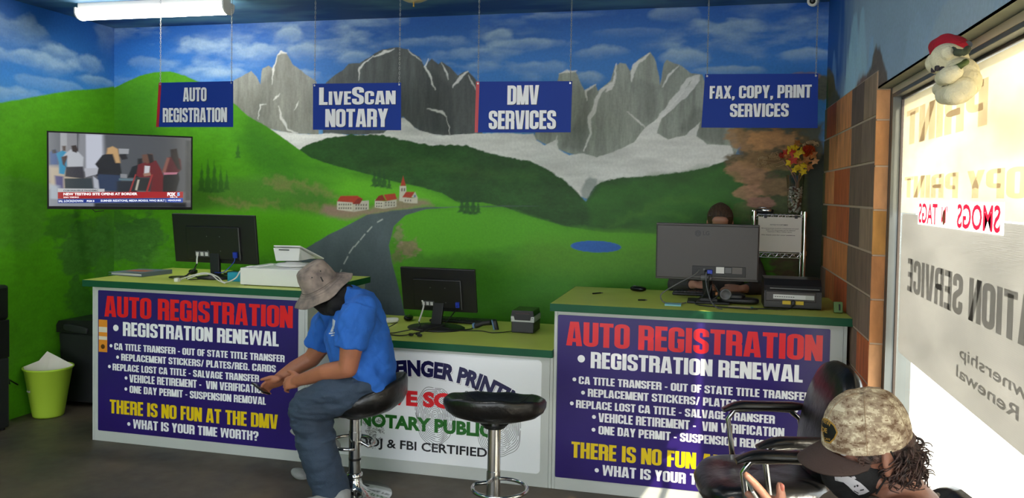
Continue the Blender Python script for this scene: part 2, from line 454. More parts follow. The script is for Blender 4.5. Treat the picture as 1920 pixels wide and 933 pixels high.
G_BR = np.array(rgb(88, 165, 22)); G_MID = np.array(rgb(72, 145, 25)); G_DK = np.array(rgb(42, 88, 30)); G_DEEP = np.array(rgb(30, 66, 28))
SKY_T = np.array(rgb(32, 90, 172)); SKY_M = np.array(rgb(56, 128, 204)); SKY_B = np.array(rgb(86, 154, 212)); CLD = np.array(rgb(176, 202, 216))

def paint_back():
    u = np.linspace(-XW, 0, 1016); v = np.concatenate([[0, .35], np.linspace(.7, HC, 410)])
    p = Painter(u, v, SKY_M)
    t = np.clip((p.V-1.95)/(HC-1.95), 0, 1)[..., None]
    sky = np.where(t < .5, SKY_B*(1-2*t)+SKY_M*2*t, SKY_M*(2-2*t)+SKY_T*(2*t-1))
    n = p.vn(1.3, 11, .6, 2.2, 4)[..., None]
    p.c = sky*(.78+.45*n)
    b = lambda x, y: BW([(x, y)])[0]
    S = lambda w: w/305.0
    clouds = [(395, 90, 75, 17, .75), (350, 76, 24, 14, .6), (375, 135, 75, 14, .75), (215, 70, 50, 24, .35), (541, 66, 45, 22, .95), (470, 100, 90, 20, .85), (575, 98, 50, 16, .7),
              (440, 138, 55, 14, .8), (700, 42, 80, 14, .5), (660, 110, 60, 12, .6), (800, 78, 95, 12, .55), (935, 66, 38, 16, .9), (985, 84, 90, 12, .6), (1010, 125, 75, 16, .65),
              (1130, 98, 60, 11, .6), (1110, 145, 35, 14, .85), (1250, 28, 62, 12, .6), (1370, 55, 75, 18, .7), (1290, 112, 42, 18, .85), (1370, 133, 55, 9, .8), (1520, 103, 48, 12, .8),
              (620, 80, 70, 10, .45), (880, 100, 90, 9, .45), (1180, 60, 70, 9, .3), (900, 125, 60, 12, .5), (1050, 30, 80, 6, .3), (280, 120, 60, 12, .4), (560, 140, 60, 14, .75), (745, 118, 60, 12, .3)]
    for k, (x, y, rx, ry, a) in enumerate(clouds): p.cloud(b(x, y), (S(rx)*1.1, S(ry)*1.25), a*.85, CLD, k+1, True, 5)
    hz = np.clip((p.vn(2.2, 201, .7, 2.0, 5)-.47)*4.5, 0, 1)*np.clip((p.vn(9, 202, .8, 2.4, 4)-.3)*2, 0, 1); p.mix(hz*.5, CLD)
    # mountains
    gr = lambda r, g, bb: np.array(rgb(r, g, bb))
    streak = p.vn(16, 5, 1.6, .22, 4)[..., None]; fine = p.vn(60, 8, 2, .35, 3)[..., None]
    def rockpoly(P, c, seed, dark=.0):
        m = p.pmask(BW(P), .003, .008, 14, seed)
        cc = c*(.62+.62*streak)*(.85+.3*fine); p.c += m[..., None]*(cc-p.c); return m
    M1 = [(430, 160)]+[z2(*q) for q in [(90, 350), (130, 330), (165, 310), (190, 335), (205, 370), (215, 300), (240, 285), (262, 300), (280, 240), (300, 226), (320, 232), (350, 280), (400, 320), (450, 355)]]+[(597, 252), (584, 252), (540, 250), (499, 240), (464, 220), (430, 198)]
    M2 = [z2(*q) for q in [(490, 362), (560, 310), (590, 280), (640, 275), (680, 250), (740, 215), (800, 207), (850, 215), (900, 250), (925, 300), (940, 270), (955, 255), (985, 280), (1000, 270), (1040, 300), (1070, 330), (1110, 310), (1150, 350)]]+[(905, 180), (905, 260), (829, 255), (786, 246), (754, 219), (752, 252), (605, 252)]
    M3 = [z3(*q) for q in [(385, 355), (395, 320), (430, 308), (465, 310), (490, 370), (505, 395), (550, 367), (560, 395), (620, 350), (635, 290), (660, 275), (685, 280), (705, 310), (740, 260), (790, 228), (815, 270), (835, 370), (850, 280), (862, 262), (920, 285), (970, 320), (1020, 325)]]+[(1340, 200), (1400, 240), (1380, 290), (1100, 300), (1000, 260), (1030, 180)]
    rockpoly(M1, gr(152, 153, 144), 2); rockpoly(M2, gr(94, 99, 99), 3); rockpoly(M3, gr(160, 166, 156), 4)
    # darker faces between the peaks
    for P, a in [([z2(205, 370), z2(262, 300), z2(258, 470), z2(230, 540), z2(200, 500)], .25), ([z2(920, 300), z2(950, 300), z2(1040, 380), z2(1050, 590), z2(960, 580), z2(930, 430)], .35),
              ([z2(640, 290), z2(600, 300), z2(560, 355), z2(636, 355)], .2), ([z3(510, 400), z3(545, 380), z3(520, 520), z3(500, 660), z3(400, 640), z3(480, 500)], .3),
              ([z3(705, 330), z3(830, 380), z3(830, 500), z3(765, 550), z3(730, 500)], .22), ([z3(870, 270), z3(915, 290), z3(845, 380)], .2), ([z3(920, 560), z3(980, 470), z3(1120, 470), z3(1120, 640), z3(1000, 610)], .35)]:
        p.poly(BW(P), gr(48, 54, 54), .02, .01, a=a)
    snow = gr(236, 236, 232)
    SN = [(499, 238), (516, 245), (540, 249), (584, 251), (620, 250), (660, 254), (720, 250), (754, 220), (760, 223), (786, 245), (829, 254), (891, 249), (931, 249), (1000, 251), (1006, 264), (1021, 272), (1043, 262), (1047, 280), (1069, 291), (1094, 287), (1120, 294), (1159, 281), (1189, 266), (1208, 240),
          (1225, 228), (1270, 185), (1298, 148), (1312, 140), (1311, 150), (1290, 180), (1240, 222), (1232, 250), (1253, 262), (1287, 253), (1313, 227), (1305, 255), (1326, 270), (1369, 274), (1380, 300), (1330, 320), (1260, 330), (1159, 340), (1105, 375), (1090, 370), (1030, 325), (932, 297), (807, 280), (700, 262), (614, 265), (559, 285), (529, 260)]
    m = p.pmask(BW(SN), .003, .010, 16, 6); n = p.vn(9, 21, .5, 2.5, 4)[..., None]; p.c += m[..., None]*(snow*(.72+.42*n)-p.c)
    for P, w in [([(280, 240), (262, 300), (258, 370)], 2.2), ([(290, 410), (262, 440)], 2.5), ([(230, 455), (205, 460), (197, 520)], 2), ([(285, 465), (300, 520), (325, 565), (370, 585)], 3.6), ([(375, 440), (355, 480)], 2.2),
                 ([(700, 245), (660, 275), (640, 300), (638, 350)], 3), ([(700, 250), (745, 228), (790, 215)], 3.5), ([(940, 260), (925, 290), (950, 340), (970, 390)], 3.2), ([(1000, 275), (1030, 350)], 2), ([(1110, 315), (1080, 340), (1050, 380)], 4.5),
                 ([(935, 475), (1000, 490), (1020, 510)], 3.2), ([(1020, 510), (1035, 590)], 1.2), ([(850, 215), (910, 265)], 1.4), ([(1115, 330), (1148, 390)], 1.2), ([(280, 240), (300, 228), (320, 232)], 3)]:
        p.line(BW([z2(*q) for q in P]), w/2.33*1.15/290*2, snow, .85, .004, .012)
    for P, w in [([(395, 322), (430, 309), (465, 312)], 3), ([(550, 370), (510, 400), (515, 440)], 3), ([(640, 280), (630, 360), (570, 400), (540, 490), (525, 520), (530, 580), (500, 660)], 5), ([(790, 232), (740, 270), (710, 320), (712, 360)], 5),
                 ([(915, 290), (870, 330), (845, 380)], 2.5), ([(1010, 330), (960, 350), (900, 430), (850, 490), (820, 530)], 6), ([(690, 490), (740, 530), (765, 555)], 2), ([(630, 370), (600, 400)], 5), ([(385, 590), (380, 650)], 2)]:
        p.line(BW([z3(*q) for q in P]), w/2.33*1.15/290*2, snow, .85, .004, .012)
    # dark wooded hills
    hn = p.vn(7, 31, .8, 1.6, 5)[..., None]; leaf = p.vn(45, 32, 1, 1.8, 3)[..., None]
    DH = [(540, 300), (559, 281), (584, 268), (614, 258), (657, 252), (717, 253), (756, 262), (807, 272), (872, 272), (893, 279), (936, 292), (996, 302), (1030, 319), (1064, 343), (1086, 364), (1099, 377), (1112, 352), (1125, 341), (1159, 333), (1214, 330), (1266, 324), (1330, 313), (1373, 296), (1420, 290), (1560, 290), (1560, 450), (540, 450)]
    m = p.pmask(BW(DH), .004, .010, 30, 7)
    dh = G_DK*(.55+.75*hn)*(.8+.4*leaf); p.c += m[..., None]*(dh-p.c)
    # lighter green slopes on the far right hill
    R1 = [(1099, 380), (1125, 345), (1214, 333), (1330, 316), (1400, 300), (1400, 440), (1200, 440), (1110, 425)]
    m = p.pmask(BW(R1), .03, .03, 10, 8); p.c += (m*.75)[..., None]*(np.array(rgb(52, 112, 28))*(.6+.7*hn)-p.c)
    p.poly(BW([(1105, 330), (1120, 335), (1118, 350), (1100, 376), (1092, 372), (1088, 358)]), gr(95, 115, 110), .01, .01, 30, a=.6)
    for q in [(1140, 425, 90), (1197, 400, 60)]:
        p.line(BW([(q[0], q[1]), (q[0]+40, q[1]-22), (q[0]+100, q[1]-28), (q[0]+150, q[1]-15)]), .012, gr(92, 150, 40), .35, .03, .03)
    p.line(BW([(700, 318), (800, 305), (900, 325), (1000, 330)]), .02, gr(88, 128, 50), .25, .05, .03)
    # bright foreground
    FG = [(213, 165), (240, 152), (262, 142), (290, 135), (320, 134), (345, 141), (375, 154), (400, 169), (420, 183), (441, 195), (464, 217), (499, 236), (529, 257), (559, 279), (584, 296), (623, 309), (696, 328), (734, 339), (786, 350), (829, 362), (859, 380), (880, 379), (905, 379), (950, 390), (1000, 407), (1060, 424), (1130, 435), (1230, 438), (1400, 440), (1570, 445), (1570, 900), (150, 900), (150, 170)]
    m = p.pmask(BW(FG), .003, .003, 30, 9); big = p.vn(1.6, 41, 1, 1.3, 3)[..., None]; brush = p.vn(24, 42, .8, 1.8, 4)[..., None]
    fg = (G_BR*.55+G_MID*.45)*(.66+.55*big)*(.86+.28*brush); p.c += m[..., None]*(fg-p.c)
    # brighter lawn, shaded folds
    for P, c, a, s_ in [([(640, 330), (780, 352), (860, 382), (800, 380), (700, 378), (600, 350), (545, 315)], (105, 190, 30), .75, .03), ([(330, 395), (470, 385), (640, 400), (680, 405), (640, 440), (560, 475), (430, 470), (330, 420)], (95, 180, 25), .7, .03),
                        ([(470, 230), (560, 300), (640, 340), (600, 380), (480, 320), (440, 260)], (40, 96, 22), .5, .07), ([(213, 180), (300, 150), (300, 380), (213, 390)], (44, 105, 22), .5, .09),
                        ([(750, 395), (870, 385), (960, 395), (1060, 428), (1240, 440), (1240, 470), (1000, 460), (800, 480), (750, 450)], (92, 176, 24), .75, .03), ([(860, 500), (1240, 500), (1240, 620), (860, 620)], (50, 118, 20), .55, .12),
                        ([(1000, 450), (1230, 440), (1400, 445), (1230, 510), (1100, 520), (960, 500)], (96, 150, 30), .5, .08), ([(370, 340), (520, 330), (660, 390), (640, 402), (470, 392), (330, 398)], (72, 110, 44), .6, .04)]:
        p.poly(BW(P), gr(*c), s_, .02, 10, a=a)
    for P in [[(395, 372), (450, 384), (520, 383)], [(520, 335), (580, 350), (640, 372)], [(495, 340), (540, 352), (550, 362)], [(560, 385), (640, 395), (700, 400)]]: p.line(BW(P), .022, gr(160, 130, 96), .5, .03, .05)
    # pink ground at the village
    p.poly(BW([(610, 384), (690, 390), (760, 368), (800, 375), (815, 385), (770, 392), (700, 402), (640, 412), (600, 400)]), gr(160, 122, 118), .02, .02, 16, a=.75)
    # road
    RD = [(862, 388), (800, 392), (760, 403), (738, 425), (729, 460), (735, 490), (745, 530), (757, 580), (770, 640), (700, 900), (300, 900), (420, 560), (500, 512), (571, 467), (612, 442), (644, 426), (687, 403), (740, 394), (800, 388)]
    m = p.pmask(BW(RD), .004, .004); rn = p.vn(5, 51, 1.4, .7, 4)[..., None]; p.c += m[..., None]*(gr(86, 100, 104)*(.72+.5*rn)-p.c)
    p.line(BW([(860, 388), (950, 386), (1010, 386)]), .006, gr(70, 90, 80), .7)
    for a_, b_ in [((717, 411), (708, 416)), ((697, 425), (689, 434)), ((684, 439), (676, 449)), ((673, 452), (665, 462)), ((663, 462), (655, 474)), ((652, 481), (645, 494)), ((640, 506), (632, 522)), ((626, 540), (617, 560))]:
        p.line(BW([a_, b_]), .005, gr(190, 196, 190), .8, .003, taper=False)
    # verge bushes
    for c, r, cc, a in [((765, 465), (32, 24), (140, 118, 92), .8), ((748, 440), (14, 30), (150, 128, 110), .6), ((745, 480), (16, 18), (110, 110, 70), .7)]:
        q = b(*c); n_ = p.vn(28, 61, 1, 1.5, 4); mm = np.clip((1-np.hypot((p.U-q[0])/S(r[0]), (p.V-q[1])/S(r[1]))+(n_-.5)*1.2)/.4, 0, 1)*a
        p.c += mm[..., None]*(gr(*cc)*(.6+.8*n_[..., None])-p.c)
    # pond
    n_ = p.vn(6, 71, .6, 2, 3)[..., None]; q = b(1117, 462); mm = np.clip((1-np.hypot((p.U-q[0])/S(57), (p.V-q[1]-.00*(p.U-q[0]))/S(13)))/.06, 0, 1); p.c += mm[..., None]*(gr(46, 106, 190)*(.85+.3*n_)-p.c)
    # fir clusters
    def fir(x, yb, h, w, c=(40, 80, 34), a=.85):
        P = []; yt = yb-h
        for k in range(7): P.append((x-w*(k/6)*(.6 if k % 2 else 1), yt+h*k/6))
        for k in range(6, -1, -1): P.append((x+w*(k/6)*(.6 if k % 2 else 1), yt+h*k/6))
        p.poly(BW(P), gr(*c), .006, .006, 30, a=a)
    for x, yb, h, w in [(378, 358, 52, 8), (390, 360, 64, 9), (402, 361, 62, 9), (414, 360, 50, 8), (425, 355, 36, 6), (446, 296, 28, 6)]: fir(x, yb, h, w, (48, 92, 36), .75)
    for x, yb, h, w in [(702, 350, 34, 8), (711, 350, 42, 8), (720, 352, 34, 8), (730, 354, 22, 6)]: fir(x, yb, h, w, (38, 80, 36))
    for x, yb, h, w in [(866, 398, 32, 8), (876, 401, 45, 9), (887, 402, 40, 9), (896, 400, 24, 6)]: fir(x, yb, h, w, (34, 76, 32))
    # village
    wh = gr(205, 200, 182); rd = gr(176, 62, 40); rd2 = gr(140, 48, 34); wd = gr(70, 66, 64)
    def pz(P, c): p.poly(BW([z2(*q) for q in P]), c, .0015, 0)
    pz([(541, 878), (610, 880), (610, 925), (541, 916)], wh); pz([(610, 880), (680, 876), (680, 915), (612, 926)], wh*.85)
    pz([(541, 880), (556, 856), (630, 855), (652, 868), (612, 890), (608, 885)], rd); pz([(608, 892), (632, 866), (655, 868), (640, 892)], rd2)
    pz([(706, 872), (745, 880), (745, 912), (706, 906)], wh); pz([(745, 880), (801, 872), (801, 903), (746, 912)], wh*.87)
    pz([(706, 878), (722, 856), (740, 850), (756, 878)], rd2); pz([(745, 850), (795, 845), (803, 870), (758, 878)], rd)
    pz([(815, 812), (843, 812), (845, 882), (813, 878)], wh); pz([(818, 812), (830, 768), (842, 812)], rd)
    pz([(830, 862), (870, 866), (893, 862), (893, 888), (868, 888), (830, 884)], wh); pz([(826, 862), (842, 838), (880, 838), (868, 864)], rd); pz([(866, 862), (882, 838), (895, 866)], wh*.9)
    for k in range(6):
        for r_ in (890, 906): pz([(548+k*10, r_), (553+k*10, r_), (553+k*10, r_+7), (548+k*10, r_+7)], wd)
    for k in range(5):
        for r_ in (892, 907): pz([(622+k*11, r_), (627+k*11, r_), (627+k*11, r_+7), (622+k*11, r_+7)], wd)
    for k in range(3):
        for r_ in (886, 898): pz([(712+k*10, r_), (717+k*10, r_), (717+k*10, r_+6), (712+k*10, r_+6)], wd)
    for k in range(4):
        for r_ in (882, 894): pz([(752+k*12, r_), (757+k*12, r_), (757+k*12, r_+6), (752+k*12, r_+6)], wd)
    pz([(822, 822), (827, 822), (827, 836), (822, 836)], wd); pz([(833, 822), (838, 822), (838, 836), (833, 836)], wd); pz([(877, 852), (885, 852), (885, 862), (877, 862)], gr(90, 120, 160))
    for k in range(3): pz([(838+k*11, 872), (842+k*11, 872), (842+k*11, 880), (838+k*11, 880)], wd)
    # autumn tree on the right
    n1 = p.vn(5, 81, 1, 1.4, 5); n2 = p.vn(22, 82, .8, 1.7, 4); n3 = p.vn(60, 83, .7, 1.8, 3)
    def leafy(c, r, colr, a, th=1.0):
        q = b(*c); d = np.hypot((p.U-q[0])/S(r[0]), (p.V-q[1])/S(r[1])); mm = np.clip((th-d+(n1-.5)*.9+(n2-.5)*.7)/.22, 0, 1)*a
        p.c += mm[..., None]*(gr(*colr)*(.45+1.1*(n2*.6+n3*.4))[..., None]-p.c)
    p.poly(BW([(1376, 236), (1545, 236), (1545, 420), (1420, 420), (1398, 350), (1388, 290)]), gr(96, 90, 54), .02, .03, 14, a=.92)
    leafy((1470, 300), (105, 75), (104, 88, 58), .95); leafy((1400, 262), (40, 26), (170, 128, 84), .8); leafy((1500, 400), (95, 110), (70, 82, 40), .95); leafy((1450, 262), (60, 26), (186, 134, 84), .85); leafy((1400, 325), (42, 22), (178, 132, 96), .7); leafy((1452, 350), (50, 20), (150, 110, 78), .6)
    leafy((1400, 360), (30, 14), (176, 130, 100), .7); leafy((1405, 395), (40, 18), (90, 104, 48), .5); leafy((1440, 300), (50, 20), (150, 112, 66), .6); leafy((1500, 480), (60, 70), (92, 70, 48), .8); leafy((1430, 380), (26, 12), (160, 110, 96), .7); leafy((1540, 165), (22, 26), (98, 92, 50), .9); leafy((1510, 142), (28, 8), (140, 110, 120), .7)
    p.poly(BW([(1536, 300), (1570, 225), (1575, 560), (1500, 600), (1512, 470), (1514, 320), (1522, 270)]), gr(26, 36, 20), .015, .01, a=.9)
    # meadow bush in the left corner
    leafy((250, 450), (130, 78), (66, 116, 48), .8, .9); leafy((225, 410), (85, 50), (48, 92, 36), .6, .8); leafy((300, 480), (60, 40), (92, 160, 48), .5, .7)
    leafy((500, 500), (60, 20), (60, 120, 30), .4)
    return p, u, v
p_, u_, v_ = paint_back()
wall_paint = vcmat('mural_paint', .5, nscale=55, namt=.07, bump=.12, bscale=90, spec=.3)
wallmesh('wall_back', u_, v_, lambda a, b: np.stack([a, np.zeros_like(a), b], -1), p_.c, wall_paint)

def paint_left():
    u = np.concatenate([[YB, -5, -3], np.linspace(-2.2, 0, 260)]); v = np.concatenate([[0], np.linspace(.1, HC, 340)])
    p = Painter(u, v, SKY_M); p.h = .0085
    t = np.clip((p.V-2.1)/(HC-2.1), 0, 1)[..., None]
    p.c = np.where(t < .4, SKY_B*(1-2.5*t)+SKY_M*2.5*t, SKY_M+(SKY_T*.8-SKY_M)*(t-.4)/.6)*(.8+.4*p.vn(1.3, 12, .7, 2, 4)[..., None])
    b = lambda x, y: LWp([(x, y)])[0]
    for k, (x, y, rx, ry, a) in enumerate([(40, 108, .50, .07, .8), (115, 103, .22, .12, .8), (165, 120, .24, .09, .55), (175, 150, .25, .05, .6), (25, 55, .45, .13, .55), (30, 178, .4, .07, .6), (200, 60, .13, .16, .4), (100, 160, .4, .05, .35)]):
        p.cloud(b(x, y), (rx, ry), a*.85, CLD, k+60, True, 5)
    n1 = p.vn(5, 84, 1, 1.4, 5); n2 = p.vn(22, 85, .8, 1.7, 4); n3 = p.vn(60, 86, .7, 1.8, 3)
    FG = [(215, 162), (180, 166), (140, 169), (90, 176), (50, 184), (0, 192), (-60, 200), (-200, 230), (-200, 1200), (215, 1200)]
    FGw = LWp(FG[:8]); m = p.pmask(FGw+[(-3.5, FGw[-1][1]-.02), (YB-.1, FGw[-1][1]-.05), (YB-.1, -.2), (.1, -.2)], .004, .004); big = p.vn(1.6, 41, 1, 1.3, 3)[..., None]; brush = n2[..., None]
    fg = (G_BR*.7+G_MID*.3)*(.72+.55*big)*(.86+.28*brush); p.c += m[..., None]*(fg-p.c)
    p.c += (np.clip((b(0, 300)[1]-p.V)*3, 0, 1)*np.clip((p.V-1.45)*3, 0, 1)*.3)[..., None]*(np.array(rgb(40, 90, 25))-p.c)
    def leafy(c, r, colr, a, th=1.0):
        q = b(*c); d = np.hypot((p.U-q[0])/r[0], (p.V-q[1])/r[1]); mm = np.clip((th-d+(n1-.5)*.9+(n2-.5)*.7)/.22, 0, 1)*a
        p.c += mm[..., None]*(np.array(rgb(*colr))*(.45+1.1*(n2*.6+n3*.4))[..., None]-p.c)
    leafy((160, 455), (.28, .3), (62, 108, 46), .8); leafy((200, 480), (.2, .42), (74, 130, 52), .7); leafy((20, 390), (.4, .3), (80, 128, 56), .35); leafy((150, 560), (.18, .2), (58, 104, 40), .7); leafy((120, 420), (.2, .12), (50, 96, 36), .6)
    return p, u, v
p_, u_, v_ = paint_left()
wallmesh('wall_left', u_, v_, lambda a, b: np.stack([np.full_like(a, -XW), a, b], -1), p_.c, wall_paint, False)

def paint_right():
    u = np.concatenate([[YB, -7, -5.2], np.linspace(-4.6, 0, 560)]); v = np.concatenate([[0, .4, .8, 1.2, 1.6], np.linspace(1.95, HC, 150)])
    p = Painter(u, v, np.array(rgb(112, 140, 172))); p.h = .0075
    n1 = p.vn(1.2, 91, 1, 1.2, 4)[..., None]; p.c = np.array(rgb(160, 182, 204))*(.75+.5*n1)
    b = lambda x, y: RWp([(x, y)])[0]
    # deep blue near the corner
    k = np.clip((p.U+1.05)/.55+(p.vn(4, 92, 2.2, .6, 3)-.5)*1.1, 0, 1)*np.clip((p.V-2.25)*5, 0, 1)
    p.mix(k, SKY_T*1.05)
    # brushed upright spires
    st = p.vn(9, 93, 3.2, .25, 4)
    for x, yt, yb, w, cc, a in [(1597, 30, 190, .32, (150, 182, 200), .8), (1562, 95, 170, .16, (120, 155, 190), .6), (1612, 20, 190, .25, (158, 186, 200), .7), (1592, 78, 190, .22, (160, 190, 206), .75), (1632, 70, 160, .2, (130, 165, 196), .5), (1715, 28, 150, .3, (140, 160, 180), .4), (1745, 40, 140, .2, (132, 154, 180), .35), (1672, 45, 150, .25, (132, 150, 172), .35), (1790, -20, 100, .5, (150, 160, 166), .4)]:
        q0 = b(x, yb); q1 = b(x, yt); t = np.clip((p.V-q0[1])/(q1[1]-q0[1]+1e-6), 0, 1.2)
        ww = w*np.sqrt(np.clip(1-t, 0, 1))+.0; mm = np.clip((ww-np.abs(p.U-q0[0]))/.06+(st-.5)*2.2, 0, 1)*(t < 1)*a*np.clip((p.V-q0[1]+.1)*6, 0, 1)
        p.mix(mm, np.array(rgb(*[min(255, int(c_*1.22)) for c_ in cc])))
    # hill, trees by the corner and brown cypress by the window
    n2 = p.vn(22, 94, .8, 1.7, 4); n3 = p.vn(50, 95, .8, 1.8, 3)
    def tree(P, cc, soft=.012, a=1.):
        m = p.pmask(RWp(P), soft, .02, 22, 5)*a; p.c += m[..., None]*(np.array(rgb(*cc))*(.5+1.0*(n2*.5+n3*.5))[..., None]-p.c)
    tree([(1546, 130), (1556, 128), (1563, 140), (1566, 165), (1576, 185), (1584, 197), (1600, 260), (1540, 260)], (110, 98, 56))
    tree([(1546, 150), (1552, 150), (1553, 220), (1546, 235)], (40, 88, 40), .03)
    tree([(1613, 150), (1622, 141), (1632, 130), (1640, 92), (1645, 85), (1650, 92), (1656, 115), (1662, 140), (1664, 168), (1640, 230), (1596, 260), (1602, 190), (1604, 165)], (116, 100, 84))
    tree([(1604, 165), (1612, 145), (1622, 141), (1628, 150), (1616, 200), (1602, 240)], (150, 110, 96), .03, .7)
    return p, u, v
p_, u_, v_ = paint_right()
uc = (u_[:-1]+u_[1:])/2; vc = (v_[:-1]+v_[1:])/2
YO2 = -6.6
keep = ~(((uc < YO) & (uc > YO2))[:, None] & (vc < ZO)[None, :])
# the grid lines next to the opening are moved exactly onto its edges
iu = np.argmin(np.abs(u_-YO)); u_[iu] = YO; iv = np.argmin(np.abs(v_-ZO)); v_[iv] = ZO; ju = np.argmin(np.abs(u_-YO2)); u_[ju] = YO2
uc = (u_[:-1]+u_[1:])/2; vc = (v_[:-1]+v_[1:])/2
keep = ~(((uc < YO) & (uc > YO2))[:, None] & (vc < ZO)[None, :])
wall_right = wallmesh('wall_right', u_, v_, lambda a, b: np.stack([np.zeros_like(a), a, b], -1), p_.c, wall_paint, True, keep)
del p_
# ================================================================ room shell
floor_m = bpy.data.materials.new('stained_concrete'); floor_m.use_nodes = True
nt = floor_m.node_tree; n = nt.nodes; b = n['Principled BSDF']; tc = n.new('ShaderNodeTexCoord')
no = n.new('ShaderNodeTexNoise'); no.inputs['Scale'].default_value = 1.7; no.inputs['Detail'].default_value = 9; no.inputs['Roughness'].default_value = .62
nt.links.new(tc.outputs['Object'], no.inputs['Vector']); cr = n.new('ShaderNodeValToRGB')
cr.color_ramp.elements[0].position = .36; cr.color_ramp.elements[0].color = (*rgb(58, 54, 50), 1); cr.color_ramp.elements[1].position = .7; cr.color_ramp.elements[1].color = (*rgb(96, 84, 68), 1)
nt.links.new(no.outputs[0], cr.inputs[0]); nt.links.new(cr.outputs[0], b.inputs['Base Color'])
n2 = n.new('ShaderNodeTexNoise'); n2.inputs['Scale'].default_value = 12; n2.inputs['Detail'].default_value = 6; nt.links.new(tc.outputs['Object'], n2.inputs['Vector'])
mr = n.new('ShaderNodeMapRange'); mr.inputs[3].default_value = .38; mr.inputs[4].default_value = .62; nt.links.new(n2.outputs[0], mr.inputs[0]); nt.links.new(mr.outputs[0], b.inputs['Roughness'])
bp = n.new('ShaderNodeBump'); bp.inputs['Strength'].default_value = .15; bp.inputs['Distance'].default_value = .004; nt.links.new(n2.outputs[0], bp.inputs['Height']); nt.links.new(bp.outputs[0], b.inputs['Normal'])
mb = MB().bx(-XW-.1, .3, YB, .1, -.1, 0); struct(mb.build('floor', floor_m))
# painted ceiling
ce_m = bpy.data.materials.new('ceiling_paint'); ce_m.use_nodes = True
nt = ce_m.node_tree; n = nt.nodes; b = n['Principled BSDF']; b.inputs['Roughness'].default_value = .55; tc = n.new('ShaderNodeTexCoord')
mp = n.new('ShaderNodeMapping'); mp.inputs['Scale'].default_value = (.8, 2.0, 1); nt.links.new(tc.outputs['Object'], mp.inputs[0])
no = n.new('ShaderNodeTexNoise'); no.inputs['Scale'].default_value = 1.8; no.inputs['Detail'].default_value = 8; nt.links.new(mp.outputs[0], no.inputs['Vector']); cr = n.new('ShaderNodeValToRGB')
cr.color_ramp.elements[0].position = .38; cr.color_ramp.elements[0].color = (*rgb(26, 66, 124), 1); cr.color_ramp.elements[1].position = .68; cr.color_ramp.elements[1].color = (*rgb(96, 140, 160), 1)
nt.links.new(no.outputs[0], cr.inputs[0]); nt.links.new(cr.outputs[0], b.inputs['Base Color'])
mb = MB().bx(-XW-.1, .3, YB, .1, HC, HC+.1); struct(mb.build('ceiling', ce_m))
plain = mat('wall_plain', rgb(150, 165, 170), .7)
# front of the shop behind the photographer: a wall with wide shop windows
mb = MB(); yb = YB
for x0, x1, z0, z1 in [(-XW-.1, -5.2, 0, HC), (-.4, .3, 0, HC), (-5.2, -.4, 2.35, HC), (-5.2, -.4, 0, .35), (-3.0, -2.6, .35, 2.35)]: mb.bx(x0, x1, yb-.15, yb, z0, z1)
struct(mb.build('wall_front', plain))
alum = mat('window_aluminium', rgb(118, 122, 122), .45, .75, 3, .2)
alumd = mat('window_aluminium_dark', rgb(70, 60, 54), .5, .4)
for k, (x0, x1) in enumerate(((-5.2, -3.0), (-2.6, -.4))):
    mb = MB()
    mb.bx(x0, x0+.06, yb-.1, yb-.04, .35, 2.35); mb.bx(x1-.06, x1, yb-.1, yb-.04, .35, 2.35); mb.bx(x0+.06, x1-.06, yb-.1, yb-.04, .35, .41); mb.bx(x0+.06, x1-.06, yb-.1, yb-.04, 2.29, 2.35); mb.bx((x0+x1)/2-.03, (x0+x1)/2+.03, yb-.1, yb-.04, .41, 2.29)
    struct(mb.build('window_%d' % (k+2), alum))
# thick block wall: outer body, soffit and far reveal behind the painted skins
blockm = mat('block_core', rgb(128, 112, 92), .85, 0, 8, .35, .4, 30)
soff = mat('soffit_concrete', rgb(120, 124, 112), .8, 0, 6, .25, .3, 40)
mb = MB().bx(.012, .17, YO+.004, .1, 0, HC); mb.bx(.012, .17, YB, YO2-.004, 0, HC); mb.bx(.012, .17, YO2-.004, YO+.004, ZO+.01, HC); struct(mb.build('trim_1', blockm, wall_right))
mb = MB().bx(0, .17, YO2, YO, ZO, ZO+.01); struct(mb.build('trim_2', soff, wall_right))
mb = MB().bx(-XW-.12, -XW-.01, YB, .1, 0, HC); struct(mb.build('trim_3', plain))
mb = MB().bx(-XW-.1, .3, .012, .12, 0, HC); struct(mb.build('trim_4', plain))
# painted blocks of the right wall: proud faces with pale joints between
ZJ = [2.284, 2.0759, 1.8628, 1.6488, 1.4401, 1.2355, 1.030, .825, .62, .415, .21, .004]
joint = mat('painted_joint', rgb(196, 172, 148), .8)
mb = MB().bx(-.0015, -.0002, YO, 0, 0, 2.284); struct(mb.build('joint_face', joint, wall_right))
mb = MB().bx(.0, .054, YO-.0015, YO-.0002, 0, ZO); struct(mb.build('joint_face', joint, wall_right))
bm_ = {}
def bmat(c):
    k = tuple(int(v) for v in c)
    if k not in bm_: bm_[k] = mat('block_paint_%d' % len(bm_), rgb(*k), .75, 0, 16, .35, .25, 60, stretch=(1, 1.6, .35))
    return bm_[k]
pal_ = {'g': [(104, 100, 64), (92, 92, 62), (116, 104, 72)], 'o': [(196, 122, 68), (186, 108, 58), (204, 134, 82)], 'r': [(178, 92, 48), (168, 82, 42), (186, 100, 54)], 'd': [(124, 100, 84), (110, 90, 78), (130, 106, 88)], 'm': [(150, 122, 102), (136, 112, 94), (158, 130, 106)]}
pal = {k: [tuple(min(255, int(v*(1.18 if k in 'or' else 1.1))) for v in c) for c in L_] for k, L_ in pal_.items()}
random.seed(5)
cols_ = [[0, -.10, -.50, -1.06, -1.42, YO], [0, -.24, -.62, -1.08, -1.40, YO]]
